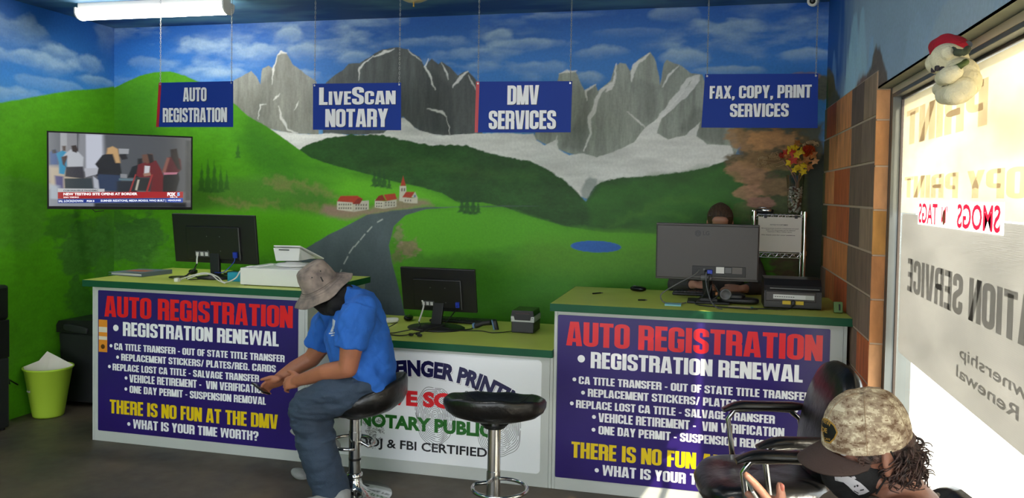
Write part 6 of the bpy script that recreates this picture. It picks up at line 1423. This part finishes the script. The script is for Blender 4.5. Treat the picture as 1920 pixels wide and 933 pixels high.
def loft(mb, rings, n=28):
    """rings: (centre, axis_a, axis_b) ellipses"""
    R_ = []
    for c, a, b in rings: R_.append([c+a*cos(2*pi*i/n)+b*sin(2*pi*i/n) for i in range(n)])
    mb.rings(R_, True)
def folds(amp, sx=18, sy=18, sz=6, seed=0.0):
    def f(p, n):
        v = noise.noise(Vector((p.x*sx+seed, p.y*sy, p.z*sz))); w = noise.noise(Vector((p.x*sx*2.3, p.y*sy*2.3+seed, p.z*sz*2.6)))
        return amp*(v*1.0+w*.45)
    return f
def shoe(mb, heel, toe, up=(0, 0, 1), w=.046, h=.075):
    heel, toe = Vector(heel), Vector(toe); f = (toe-heel).normalized(); M = orth(f, up) if abs(Vector(up).dot(f)) < .9 else orth(f, (1, 0, 0)); L_ = (toe-heel).length; u = M.col[2].to_3d(); f = M.col[0].to_3d()
    c0 = heel+f*.045
    mb.ell(c0+u*h*.5, (.05, w*.85, h*.6), M); mb.ell(heel+f*L_*.5+u*h*.42, (L_*.4, w*.95, h*.45), M); mb.ell(toe-f*.055+u*h*.34, (.062, w, h*.38), M); mb.rbox(heel+f*L_*.5+u*.012, (L_*.98, w*1.9, .026), rot=M, p=3.4)
skinA = mat('skin_tan', rgb(176, 112, 82), .5, 0, 14, .14, .12, 160); skinB = mat('skin_olive', rgb(150, 102, 82), .5, 0, 14, .12, .12, 160); skinC = mat('skin_light', rgb(186, 136, 112), .5, 0, 14, .1, .1, 160)
# ---------------- man in blue on the stool
Y0 = -1.68
man = thing('person', 'person in blue T-shirt and faded bucket hat, sitting on a stool bent over a phone', 'person', (-2.62, -1.66, 0))
A_ = lambda px, py, y=Y0: Vector(ay(px, py, y))
lat = Vector((.40, -.916, 0)); dep = Vector((.916, .40, 0))
# head frame follows the hat
Uh = (RT*(-.45)*.95+UP*.88*.95-FW*.32).normalized(); Fh = (-RT*.80-UP*.50-FW*.33); Mh = orth(Fh, Uh)
hatc = A_(599, 531, -1.70); hc = hatc-Uh*.035+Vector((.004, 0, 0))
mb = MB(); skull(mb, hc, Mh, 1.0)
nb = A_(668, 566, -1.68); sweep(mb, [hc-Uh*.05-Fh.normalized()*.02, (hc+nb)/2+Vector((.012, 0, -.01)), nb], [.058, .055, .058], 16)
loft(mb, [(A_(x, y), lat*l*.93, dep*d*.93) for y, x, l, d in ((700, 680, .15, .11), (650, 672, .175, .145), (600, 668, .19, .14), (575, 670, .16, .11), (556, 670, .09, .08))])
sweep(mb, [A_(664, 612, -1.88), A_(659, 650, -1.90), A_(653, 690, -1.90), A_(612, 697, -1.87), A_(577, 708, -1.82), A_(556, 714, -1.79)], [.062, .061, .050, .047, .037, .030], 18)
sweep(mb, [A_(622, 592, -1.50), A_(600, 650, -1.46), A_(585, 672, -1.46), A_(552, 690, -1.50), A_(530, 704, -1.53), A_(518, 712, -1.55)], [.060, .058, .050, .045, .036, .030], 18)
hand(mb, A_(564, 713, -1.79), (-1, .10, -.24), (-.1, -.80, .60), 1, (.6, .65, .7, .75), 1.02, (.75, .55, .1), .02, .35)
hand(mb, A_(532, 711, -1.57), (-.9, -.25, -.32), (-.1, .72, .6), -1, (.75, .8, .85, .9), 1.0, (.9, .45, .1), .02, .4)
sweep(mb, [A_(672, 730, -1.80), A_(640, 742, -1.81), A_(584, 762, -1.84), A_(592, 840, -1.85), A_(628, 925, -1.76)], [.075, .07, .055, .045, .035], 12); sweep(mb, [A_(672, 728, -1.60), A_(628, 745, -1.55), A_(565, 772, -1.52), A_(612, 838, -1.50)], [.075, .07, .052, .035], 12)
body = fuse(mb, 'body', skinA, man, .0052, 5); eyes(hc, Mh, man)
# T-shirt
mb = MB()
loft(mb, [(A_(x, y), lat*l, dep*d) for y, x, l, d in ((739, 704, .170, .090), (728, 698, .195, .125), (705, 688, .210, .160), (680, 681, .212, .178), (650, 674, .212, .180), (620, 669, .210, .172), (595, 670, .205, .150), (578, 672, .190, .125), (564, 674, .155, .10), (553, 673, .115, .082), (544, 669, .075, .064), (539, 667, .055, .05))], 36)
mb.cyl(A_(673, 578, -1.83), A_(662, 615, -1.885), .094, .096, 24); mb.ell(A_(674, 582, -1.82), (.092, .10, .085)); mb.cyl(A_(662, 615, -1.885), A_(655, 653, -1.905), .094, .082, 24); mb.ell(A_(662, 615, -1.885), .094); mb.ell(A_(607, 620, -1.48), .083)
mb.cyl(A_(626, 585, -1.53), A_(607, 620, -1.48), .088, .084, 24); mb.ell(A_(627, 588, -1.54), (.088, .09, .08)); mb.cyl(A_(607, 620, -1.48), A_(598, 647, -1.465), .084, .078, 24)
blue = mat('cotton_blue', rgb(38, 104, 196), .85, 0, 5, .12, .25, 260)
def shirt_disp(p, n):
    v = noise.noise(Vector(((p.x+p.z*.7)*16, p.y*9, (p.z-p.x*.8)*7))); w = noise.noise(Vector(((p.x-p.z*.5)*34, p.y*14, (p.z+p.x*.4)*13+4)))
    return .019*max(0, abs(v)**.8-.12)*math.copysign(1, v)+.0055*w
shirt = fuse(mb, 't_shirt', blue, man, .0062, 7, disp=shirt_disp)
tr = bvh(shirt); lg = mat('logo_white', rgb(196, 206, 218), .7)
for P in ([(624, 597), (629, 601), (627, 615), (623, 622), (620, 621), (624, 610)], [(620, 620), (626, 619), (626, 621), (620, 622)], [(617, 624), (628, 622), (628, 625), (617, 626)], [(621, 628), (627, 627), (627, 629), (621, 630)]): patch(tr, P, 'chest_print', lg, man)
for P in ([(703, 545), (708, 549), (707, 552), (702, 549)], [(709, 549), (715, 556), (713, 559), (707, 553)], [(716, 557), (722, 567), (720, 568), (714, 560)], [(731, 580), (735, 590), (733, 592), (729, 584)]): patch(tr, P, 'back_print', lg, man)
# trousers
mb = MB()
mb.ell(A_(694, 724, Y0), (.135, .18, .095))
sweep(mb, [A_(690, 720, -1.78), A_(660, 729, -1.83), A_(620, 743, -1.86), A_(583, 764, -1.86)], [.098, .104, .104, .108], 22)
sweep(mb, [A_(583, 766, -1.84), A_(586, 800, -1.85), A_(597, 850, -1.85), A_(610, 885, -1.83)], [.108, .106, .101, .098], 22); mb.cyl(A_(610, 885, -1.83), A_(624, 925, -1.79), .098, .100, 22)
sweep(mb, [A_(695, 724, -1.58), A_(640, 742, -1.55), A_(572, 772, -1.52)], [.11, .105, .092], 22); sweep(mb, [A_(572, 772, -1.52), A_(590, 810, -1.50)], [.092, .088], 22); mb.cyl(A_(590, 810, -1.50), A_(606, 838, -1.50), .088, .08, 22)
jean = mat('denim_slate', rgb(54, 70, 90), .8, 0, 4, .3, .3, 200)
def jd(p, n):
    v = noise.noise(Vector((p.x*10, p.y*12, p.z*22))); w = noise.noise(Vector((p.x*24, p.y*20, p.z*46))); k = 1 if p.z > .36 else .55
    return k*(.015*v+.007*w)
fuse(mb, 'trousers', jean, man, .0065, 5, disp=jd)
tr2 = bvh(bpy.data.objects['trousers']); patch(tr2, [(676, 704), (679, 705), (675, 711), (672, 709)], 'pocket_tag', lg, man)
mb = MB(); h0 = az(655, 948, 0); t0 = az(575, 975, 0); shoe(mb, (h0.x, h0.y, .0), (h0.x-.22, h0.y-.12, .0), h=.085); mb.cyl(A_(640, 922, -1.76), (h0.x-.04, h0.y-.02, .05), .052, .05, 16)
shm_ = mat('shoe_grey', rgb(150, 152, 150), .7, 0, 20, .15, .3, 90); fuse(mb, 'shoe', shm_, man, .005, 4)
mb = MB(); hl = A_(632, 846, -1.50); tt = A_(546, 888, -1.50); tt.z = max(tt.z, .012); shoe(mb, hl-Vector((0, 0, .02)), tt-Vector((0, 0, .0)), (.35, 0, .93), h=.075); mb.cyl(A_(612, 828, -1.50), hl+Vector((-.03, 0, .02)), .05, .045, 16); fuse(mb, 'shoe', shm_, man, .005, 4)
# black neck gaiter
mb = MB(); L = lambda x, y, z: hc+Mh @ Vector((x, y, z))
mb.ell(L(.022, 0, -.040), (.080, .070, .082), Mh); mb.ell(L(.055, 0, -.072), (.040, .042, .038), Mh); mb.cyl(L(.098, 0, -.02), L(.07, 0, -.05), .016, .03, 12); mb.ell(L(-.012, 0, -.03), (.088, .083, .06), Mh)
sweep(mb, [L(.0, 0, -.075), A_(645, 557, -1.70), A_(652, 566, -1.70)], [.078, .076, .078], 18); mb.cyl(L(.03, 0, -.09), A_(626, 582, -1.80), .06, .030, 16); mb.ell(A_(634, 570, -1.77), (.06, .05, .045))
fuse(mb, 'neck_gaiter', mat('knit_black', rgb(15, 14, 16), .9, 0, 0, 0, .3, 220), man, .005, 6, disp=folds(.003, 25, 25, 25))
# glasses under the brim
gm = mat('spectacle_metal', rgb(150, 120, 110), .3, .8)
for q in (1, -1): MB().tube([L(.100+.004*cos(a_), q*.033+.021*cos(a_), .010+.017*sin(a_)) for a_ in [k*pi/9 for k in range(18)]], .0014, 6, True).build('spectacle_rim', gm, man, True); MB().tube([L(.098, q*.056, .014), L(.05, q*.075, .012), L(-.01, q*.082, .008)], .0016, 6).build('spectacle_arm', gm, man, True)
# bucket hat
hm = mat('hat_canvas', rgb(158, 142, 130), .9, 0, 16, .45, .35, 240, c2=rgb(104, 94, 90)); prof = [(.001, .118), (.045, .119), (.070, .113), (.083, .100), (.092, .070), (.099, .035), (.1035, .004), (.107, -.003), (.122, -.012), (.145, -.027), (.168, -.041), (.178, -.046), (.178, -.049), (.166, -.044), (.142, -.030), (.118, -.015), (.103, -.006), (.100, .004), (.096, .035), (.089, .07), (.075, .098), (.001, .112)]
n = 72; vs = []; fs = []
for j, (r_, z_) in enumerate(prof):
    for i in range(n):
        a = 2*pi*i/n; wob = (.006*sin(3*a+1)+.004*sin(7*a))*max(0, (r_-.10)/.08); den = (.004*noise.noise(Vector((cos(a)*3, sin(a)*3, z_*25+3))) if z_ > .01 else 0)
        vs.append(hatc+Mh @ Vector(((r_+den)*1.02*cos(a), (r_+den)*.96*sin(a), z_+wob+den-.007*(max(0, cos(a))**2)*(z_ > .1))))
for j in range(len(prof)-1):
    for i in range(n): fs.append((j*n+i, j*n+(i+1) % n, (j+1)*n+(i+1) % n, (j+1)*n+i))
hat = MB().add(vs, fs, True).build('bucket_hat', hm, man, True)
for k in range(5):
    r_ = .116+.013*k; z_ = -.006-.0105*k; P = []
    for i in range(60):
        a = 2*pi*i/60; wob = (.006*sin(3*a+1)+.004*sin(7*a))*max(0, (r_-.10)/.08); P.append(hatc+Mh @ Vector((r_*1.02*cos(a), r_*.96*sin(a), z_+wob+.0012)))
    MB().tube(P, .0009, 4, True).build('stitch_line', mat('hat_thread', rgb(104, 94, 88), .9), hat, True)
P = [hatc+Mh @ Vector((.1065*1.02*cos(2*pi*i/60), .1065*.96*sin(2*pi*i/60), .002)) for i in range(60)]; MB().tube(P, .0022, 5, True).build('crown_seam', mat('hat_seam', rgb(122, 110, 102), .9), hat, True)
trh = bvh(hat)
for px, py in ((585, 520), (601, 508)):
    p = hit(trh, px, py, .0005); MB().ell(p, .0035).build('eyelet', pm, hat, True)
patch(trh, [(600, 519), (602, 518), (607, 527), (604, 528)], 'label_mark', pm, hat)
t = thing('phone', 'dark phone held in the hands of the person in blue', 'phone', A_(492, 724, -1.68)); c = A_(489, 728, -1.67); M = orth((-.90, .30, .15), (.42, .26, .85)); MB().box(c, (.115, .062, .009), M).build('body', pm, t, True, bevel=.003); MB().box(c+M @ Vector((0, 0, .0048)), (.108, .056, .0008), M).build('screen', mat('phone_glass', (.01, .01, .012), .08), t, True)

# ---------------- worker behind the counter (standing, looking down)
wk = thing('person', 'person behind the large monitor, brown hair tied back, hands at the keyboard', 'person', (-.675, -.20, 0))
B2 = lambda px, py, y: Vector(ay(px, py, y))
hc2 = B2(1350, 418, -.235); M2 = orth((0, -1, -.38), (0, -.36, 1)); mb = MB(); skull(mb, hc2, M2, .98)
nb2 = Vector((hc2.x, -.175, 1.40)); sweep(mb, [hc2+Vector((0, .03, -.05)), nb2, nb2-Vector((0, 0, .1))], [.052, .052, .07], 14)
loft(mb, [(Vector((hc2.x, -.17, z)), Vector((a, 0, 0)), Vector((0, b, 0))) for z, a, b in ((.84, .15, .09), (1.0, .13, .085), (1.2, .15, .09), (1.34, .17, .08), (1.38, .10, .07))])
hl_, hr_ = B2(1303, 533, -.46), B2(1392, 541, -.46)
for s, h_ in ((-1, hl_), (1, hr_)):
    el = Vector((hc2.x+s*.27, -.33, 1.10)); sweep(mb, [Vector((hc2.x+s*.17, -.17, 1.33)), el, h_], [.045, .04, .026], 12); hand(mb, h_, (-s*1, -.22, -.02), (0, -.45, .85), -s if False else s, (.35, .4, .45, .5), .88, (.8, .5, -.1), .03, .2)
for s in (-1, 1): sweep(mb, [Vector((hc2.x+s*.09, -.17, .86)), Vector((hc2.x+s*.09, -.18, .48)), Vector((hc2.x+s*.09, -.17, .08))], [.08, .055, .04], 12)
fuse(mb, 'body', skinC, wk, .0055, 5); eyes(hc2, M2, wk, .98)
mb = MB(); loft(mb, [(Vector((hc2.x, -.17, z)), Vector((a, 0, 0)), Vector((0, b, 0))) for z, a, b in ((.78, .18, .115), (1.0, .16, .11), (1.2, .175, .115), (1.33, .185, .10), (1.39, .12, .08))], 28)
for s, h_ in ((-1, hl_), (1, hr_)): el = Vector((hc2.x+s*.275, -.33, 1.10)); mb.ell((hc2.x+s*.17, -.17, 1.32), .07); sweep(mb, [Vector((hc2.x+s*.18, -.17, 1.32)), el], [.066, .056], 14); mb.cyl(el, h_.lerp(el, .18), .054, .036, 16)
fuse(mb, 'jacket', mat('jacket_dark', rgb(58, 56, 54), .85, 0, 10, .2, .3, 120), wk, .007, 5, disp=folds(.005))
mb = MB(); mb.ell((hc2.x, -.17, .86), (.17, .11, .11))
for s in (-1, 1): sweep(mb, [Vector((hc2.x+s*.09, -.17, .82)), Vector((hc2.x+s*.09, -.18, .48)), Vector((hc2.x+s*.09, -.17, .09))], [.098, .072, .06], 14)
fuse(mb, 'trousers', pm, wk, .008, 4)
for s in (-1, 1): mb = MB(); shoe(mb, (hc2.x+s*.09, -.11, 0), (hc2.x+s*.095, -.35, 0)); fuse(mb, 'shoe', pm, wk, .006, 3)
hair2 = mat('hair_brown', rgb(92, 68, 50), .45, 0, 60, .45, .6, 90, stretch=(3, .6, .6), c2=rgb(48, 34, 26)); mb = MB(); Lw = lambda x, y, z: hc2+M2 @ Vector((x, y, z))
mb.ell(Lw(-.018, 0, .034), (.100, .086, .096), M2); mb.ell(Lw(-.06, 0, -.01), (.06, .075, .07), M2); mb.ell(Lw(-.12, 0, .0), (.034, .03, .03), M2)
hr = mb.build('hair', hair2, wk, True)
mb = MB(); random.seed(2)
for k in range(46):
    y_ = -.075+.15*k/45; P = []
    for q in range(9):
        u = q/8; a = radians(25+115*u); rx = .1025; P.append(Lw(-.018+rx*cos(a)*math.sqrt(max(.05, 1-(y_/.086)**2)), y_*(1-.55*u*u), .034+.0985*sin(a)*math.sqrt(max(.05, 1-(y_/.09)**2))))
    mb.tube(P, .0018+.0006*random.random(), 5)
mb.build('hair_strands', hair2, hr, True, kind='stuff')

# ---------------- man in the camouflage cap (foreground)
DC = 1.97
cm = thing('person', 'person in desert camouflage cap and black face mask, seated by the window', 'person', (-.33, -3.6, 0))
Uc = (RT*(-.13)+UP*.975-FW*.17).normalized(); Fc = (-RT*.98-UP*.14-FW*.06); Mc = orth(Fc, Uc); capc = at_d(1624, 821, DC); hc3 = capc-Uc*.020+Mc @ Vector((-.002, 0, 0))
C3 = lambda px, py, d=DC: at_d(px, py, d)
L3_ = lambda x, y, z: hc3+Mc @ Vector((x, y, z))
mb = MB(); skull(mb, hc3, Mc, 1.02)
nb3 = C3(1705, 965, 2.0); sweep(mb, [L3_(-.03, 0, -.05), C3(1672, 905, 1.98), nb3], [.058, .063, .085], 20)
sh_n = C3(1690, 1015, 1.80); sh_f = C3(1700, 965, 2.16); sweep(mb, [nb3, sh_n], [.085, .062], 18); sweep(mb, [nb3, sh_f], [.085, .062], 18)
pel = Vector((-.30, -3.60, .56)); up3 = (nb3-pel).normalized(); lt3 = (sh_n-sh_f).normalized(); fd3 = lt3.cross(up3).normalized()
loft(mb, [(pel.lerp(nb3, k), lt3*a, fd3*b) for k, a, b in ((0, .16, .11), (.3, .15, .11), (.6, .17, .12), (.85, .18, .11), (1.0, .12, .08))])
wr = C3(1462, 985, 1.72); el3 = C3(1560, 1180, 1.72); sweep(mb, [sh_n, C3(1610, 1110, 1.72), el3, wr.lerp(el3, .4), wr], [.058, .05, .044, .042, .029], 16)
wr2 = C3(1440, 1010, 1.9); el4 = C3(1600, 1160, 2.2); sweep(mb, [sh_f, el4, wr2], [.058, .045, .03], 14)
# left hand: palm, long index finger, upright thumb, curled fingers
pc = C3(1444, 962, 1.715); sweep(mb, [wr, pc], [.028, .030], 14); mb.ell(pc, (.036, .022, .040))
def chain_(pts, rs, d=1.71): sweep(mb, [C3(*(p if len(p) == 3 else (*p, d))) for p in pts], rs, 12)
chain_([(1450, 958), (1438, 934), (1419, 910), (1399, 890)], [.0115, .0100, .0092, .0080], 1.70)
chain_([(1440, 962), (1428, 945), (1410, 930), (1402, 925)], [.011, .0098, .0090, .0080], 1.73)
chain_([(1436, 970), (1416, 956), (1402, 944), (1408, 938)], [.011, .0096, .0088, .0078], 1.75); chain_([(1432, 978), (1414, 970), (1404, 960), (1410, 954)], [.010, .0085, .0078, .007], 1.765)
chain_([(1456, 975), (1463, 948), (1465, 928), (1462, 910)], [.0145, .0120, .0108, .0092], 1.69)
for s, ky in ((-1, -.10), (1, .10)): kn = Vector((-.78, -3.62+ky*1.4, .50)); sweep(mb, [pel+Vector((0, ky, 0)), kn, Vector((-.80, -3.62+ky*1.4, .08))], [.085, .06, .042], 14)
hand(mb, wr2, (-.7, .1, .5), (.2, .8, .3), -1, (.6, .7, .7, .8), 1)
fuse(mb, 'body', skinB, cm, .0046, 5); eyes(hc3, Mc, cm, 1.02)
nail = mat('nail', rgb(170, 96, 80), .3); MB().ell(C3(1465.5, 913, 1.683), (.0065, .0025, .0085), rotm(0, .1, -.5)).build('thumb_nail', nail, cm, True)
# shirt
tau = mat('shirt_taupe', rgb(112, 98, 86), .9, 0, 8, .2, .35, 180); mb = MB()
loft(mb, [(pel.lerp(nb3, k)+fd3*o_, lt3*a, fd3*b) for k, a, b, o_ in ((-.05, .18, .14, 0), (.3, .175, .14, 0), (.6, .19, .145, 0), (.85, .195, .13, .01), (.93, .16, .11, .02))], 30)
sweep(mb, [sh_n+Vector((0, 0, -.02)), C3(1612, 1100, 1.72)], [.075, .07], 18); sweep(mb, [sh_f, sh_f.lerp(el4, .5)], [.072, .068], 18); sweep(mb, [sh_f, C3(1612, 945, 2.12), C3(1575, 965, 2.10)], [.06, .062, .062], 18); sweep(mb, [C3(1612, 950, 2.12), C3(1640, 985, 1.95)], [.06, .07], 16)
fuse(mb, 'shirt', tau, cm, .006, 6, disp=folds(.005, 14, 14, 10))
rim = [C3(*q) for q in ((1640, 975, 1.90), (1690, 975, 1.86), (1735, 950, 1.90), (1752, 932, 1.97), (1758, 927, 2.03), (1745, 940, 2.08))]; MB().tube(rim, .006, 8).build('collar', tau, cm, True)
mb = MB(); mb.ell(pel, (.17, .19, .12))
for ky in (-.10, .10): kn = Vector((-.78, -3.62+ky*1.4, .50)); sweep(mb, [pel+Vector((0, ky, 0)), kn], [.105, .082], 18); sweep(mb, [kn, Vector((-.80, -3.62+ky*1.4, .12))], [.082, .068], 16)
fuse(mb, 'trousers', jean, cm, .008, 4)
for ky in (-.10, .10): mb = MB(); shoe(mb, (-.75, -3.62+ky*1.4, 0), (-1.01, -3.62+ky*1.4, 0)); fuse(mb, 'shoe', pm, cm, .006, 3)
# cap
camo = bpy.data.materials.new('desert_camouflage'); camo.use_nodes = True; nt = camo.node_tree; n_ = nt.nodes; b = n_['Principled BSDF']; b.inputs['Roughness'].default_value = .9
tc = n_.new('ShaderNodeTexCoord'); vm = n_.new('ShaderNodeVectorMath'); vm.operation = 'SNAP'; vm.inputs[1].default_value = (.0028, .0028, .0028); nt.links.new(tc.outputs['Object'], vm.inputs[0])
mp = n_.new('ShaderNodeMapping'); mp.inputs['Scale'].default_value = (1, 1, 1.7); nt.links.new(vm.outputs[0], mp.inputs[0])
no = n_.new('ShaderNodeTexNoise'); no.inputs['Scale'].default_value = 34; no.inputs['Detail'].default_value = 5; no.inputs['Roughness'].default_value = .62; nt.links.new(mp.outputs[0], no.inputs['Vector'])
cr = n_.new('ShaderNodeValToRGB'); cr.color_ramp.interpolation = 'CONSTANT'; e = cr.color_ramp.elements; e[0].position = 0; e[0].color = (*rgb(112, 88, 66), 1); e[1].position = .42; e[1].color = (*rgb(150, 130, 108), 1)
for p_, c_ in ((.50, (172, 154, 128)), (.56, (204, 190, 162)), (.66, (140, 116, 92))): q = e.new(p_); q.color = (*rgb(*c_), 1)
nt.links.new(no.outputs[0], cr.inputs[0]); nt.links.new(cr.outputs[0], b.inputs['Base Color'])
nb_ = n_.new('ShaderNodeTexNoise'); nb_.inputs['Scale'].default_value = 300; bp_ = n_.new('ShaderNodeBump'); bp_.inputs['Strength'].default_value = .25; bp_.inputs['Distance'].default_value = .003; nt.links.new(tc.outputs['Object'], nb_.inputs['Vector']); nt.links.new(nb_.outputs[0], bp_.inputs['Height']); nt.links.new(bp_.outputs[0], b.inputs['Normal'])
def capP(a, k):
    """crown surface: a around (0 = front), k 0 at rim .. 1 at top"""
    rf = .106 if cos(a) > 0 else .108; th = k*pi/2; r_ = cos(th)**.80; z = .122*sin(th)**.92
    z += .006*max(0, cos(a))*sin(th*2); return capc+Mc @ Vector((rf*r_*cos(a), .086*r_*sin(a), z-.004*cos(a)))
vs = []; fs = []; nA, nK = 64, 20
for j in range(nK+1):
    for i in range(nA): vs.append(capP(2*pi*i/nA, min(.999, j/nK)))
for j in range(nK):
    for i in range(nA): fs.append((j*nA+i, j*nA+(i+1) % nA, (j+1)*nA+(i+1) % nA, (j+1)*nA+i))
cap_ = MB().add(vs, fs, True).build('cap', camo, cm, True)
thr = mat('cap_thread', rgb(150, 124, 96), .9)
for a in (-68, -66.5, 68, 128, -128, -126.5, 180, 2): MB().tube([capP(radians(a), k/16)+Uc*.0006 for k in range(16)], .0009, 5).build('panel_seam', thr, cap_, True)
MB().ell(capP(0, .999)+Uc*.002, (.006, .006, .004), Mc).build('top_button', camo, cap_, True)
vs = []; fs = []; nu, nv = 24, 9
for t_ in (0, .0035):
    for j in range(nv+1):
        for i in range(nu+1):
            a = radians(-72+144*i/nu); r0 = Vector((.104*cos(a), .085*sin(a), 0)); ext = .066*max(0, cos(a*1.22))**.55; q = r0+Vector((ext*j/nv*1.0, ext*j/nv*math.sin(a)*.35, 0))
            droop = -.10*(abs(q.y)/.09)**2*.24-.028*(j/nv)**1.3*max(0, cos(a))-.004+.0; vs.append(capc+Mc @ Vector((q.x, q.y, droop-t_)))
m_ = (nu+1)*(nv+1)
for j in range(nv):
    for i in range(nu): a0 = j*(nu+1)+i; fs += [(a0, a0+1, a0+nu+2, a0+nu+1), (m_+a0, m_+a0+nu+1, m_+a0+nu+2, m_+a0+1)]
for i in range(nu): a0 = nv*(nu+1)+i; fs.append((a0, a0+1, m_+a0+1, m_+a0))
MB().add(vs, fs, True).build('cap_bill', mat('bill_brown', rgb(66, 48, 42), .8, 0, 0, 0, .2, 200), cap_, True, label='dark brown curved bill')
trc = bvh(cap_); gold = mat('thread_gold', rgb(168, 128, 52), .7)
def Z5(x, y): return (1480+x/4.003, 700+y/4.003)
patch(trc, [Z5(232, 318), Z5(300, 345), Z5(345, 385), Z5(368, 440), Z5(345, 490), Z5(312, 524), Z5(270, 510), Z5(262, 480), Z5(250, 400)], 'badge_border', gold, cap_, .0020); bg_ = patch(trc, [Z5(240, 330), Z5(298, 357), Z5(338, 393), Z5(358, 440), Z5(338, 482), Z5(308, 512), Z5(272, 500), Z5(268, 478), Z5(256, 400)], 'badge', pm, cap_, .0028)
decal_text(trc, 'VIEW', *Z5(246, 352), *Z5(318, 402), 30/4, gold, cap_, .0034); decal_text(trc, 'DE', *Z5(252, 430), *Z5(292, 446), 34/4, gold, cap_, .0034); decal_text(trc, 'CAN', *Z5(268, 492), *Z5(312, 500), 16/4, gold, cap_, .0034)
# mask
mk_ = mat('mask_black', rgb(16, 15, 17), .8, 0, 0, 0, .2, 240); mb = MB(); mb.ell(L3_(.032, 0, -.052), (.078, .070, .066), Mc); mb.ell(L3_(.066, 0, -.062), (.054, .044, .050), Mc); mb.ell(L3_(.050, 0, -.095), (.050, .050, .036), Mc); mb.cyl(L3_(.118, 0, -.022), L3_(.095, 0, -.05), .012, .03, 12)
mask = fuse(mb, 'face_mask', mk_, cm, .004, 6)
for q in (1, -1): MB().tube([L3_(.012, q*.071, -.045), L3_(-.004, q*.077, -.028), L3_(-.022, q*.083, .0), L3_(-.012, q*.086, .024)], .0022, 6).build('ear_loop', mk_, mask, True); MB().tube([L3_(.02, q*.068, -.088), L3_(.0, q*.076, -.05), L3_(-.024, q*.083, -.012), L3_(-.02, q*.085, .01)], .0022, 6).build('ear_loop', mk_, mask, True)
trm = bvh(mask); wp = mat('mask_print', rgb(196, 192, 196), .7)
patch(trm, [Z5(335, 735), Z5(400, 755), Z5(470, 780), Z5(530, 815), Z5(565, 845), Z5(600, 880), Z5(560, 900), Z5(520, 908), Z5(480, 880), Z5(440, 840), Z5(390, 800), Z5(345, 800)], 'mask_print', wp, mask, .0012)
patch(trm, [Z5(465, 772), Z5(490, 768), Z5(502, 785), Z5(480, 792)], 'mask_print', wp, mask, .0013)
for P in ([(484, 838), (494, 834), (498, 845), (486, 850)], [(502, 832), (514, 828), (520, 840), (508, 846)], [(528, 866), (556, 860), (558, 868), (530, 874)], [(482, 868), (520, 888), (518, 894), (484, 876)], [(350, 745), (400, 765), (395, 775), (352, 757)]): patch(trm, [Z5(*q) for q in P], 'mask_mark', mk_, mask, .0024)
# hair: curls behind the ears and at the nape
hm3 = mat('hair_dark_curly', rgb(84, 58, 50), .6, 0, 50, .4, .4, 60, c2=rgb(30, 20, 18)); mb = MB(); mb.ell(L3_(-.055, 0, -.018), (.062, .080, .062), Mc); mb.ell(L3_(-.020, 0, .015), (.094, .082, .04), Mc)
for q in (1, -1): mb.ell(L3_(.020, q*.068, .006), (.040, .012, .016), Mc)
hb = mb.build('hair', hm3, cm, True)
mb = MB(); random.seed(12)
for k in range(330):
    a = random.uniform(-2.3, 2.3)+pi; v_ = random.random(); y_ = sin(a); x_ = cos(a)
    p0 = L3_(-.045+.060*x_+random.uniform(-.008, .008), .082*y_, .018-.085*v_*(1 if abs(y_) < .8 else .8)); out_ = (Mc @ Vector((x_, y_*.9, -.35))).normalized(); P = []; ph = random.random()*6.28; rr = random.uniform(.006, .013); F_ = frame_to((out_+Mc @ Vector((-.3, 0, -1.0))*.9).normalized()); l_ = random.uniform(.022, .046)
    for q in range(13):
        u = q/12; P.append(p0+F_ @ Vector((rr*(.3+u)*cos(ph+5.2*u), rr*(.3+u)*sin(ph+5.2*u), l_*u*(1-.25*u)))+out_*.008*u)
    mb.tube(P, [.0024*(1-.75*(q/12))+.0005 for q in range(13)], 5)
for k in range(90):
    s_ = random.choice((1, -1)); x0_ = random.uniform(-.03, .068); p0 = L3_(x0_, s_*(.074+.006*random.random()), random.uniform(.006, .020)); P = []
    for q in range(7): u = q/6; P.append(p0+Mc @ Vector((-.012*u+.004*sin(9*u+k), s_*.003*sin(3*u), -.015*u)))
    mb.tube(P, [.0017*(1-.7*q/6) for q in range(7)], 4)
mb.build('curls', hm3, hb, True, kind='stuff')
t = thing('phone', 'silver edged phone in the raised hand of the person in the cap', 'phone', C3(1425, 940, 1.73)); c = C3(1436, 955, 1.735); xa = (C3(1407, 912, 1.725)-C3(1440, 962, 1.735)).normalized(); M = orth(xa, (FW*-.15+RT*.8+UP*.5)); MB().box(c, (.148, .072, .008), M).build('body', mat('phone_silver', rgb(170, 168, 166), .25, .8), t, True, bevel=.003); MB().box(c+M @ Vector((0, 0, .0045)), (.14, .066, .0008), M).build('screen', MATS['phone_glass'], t, True)
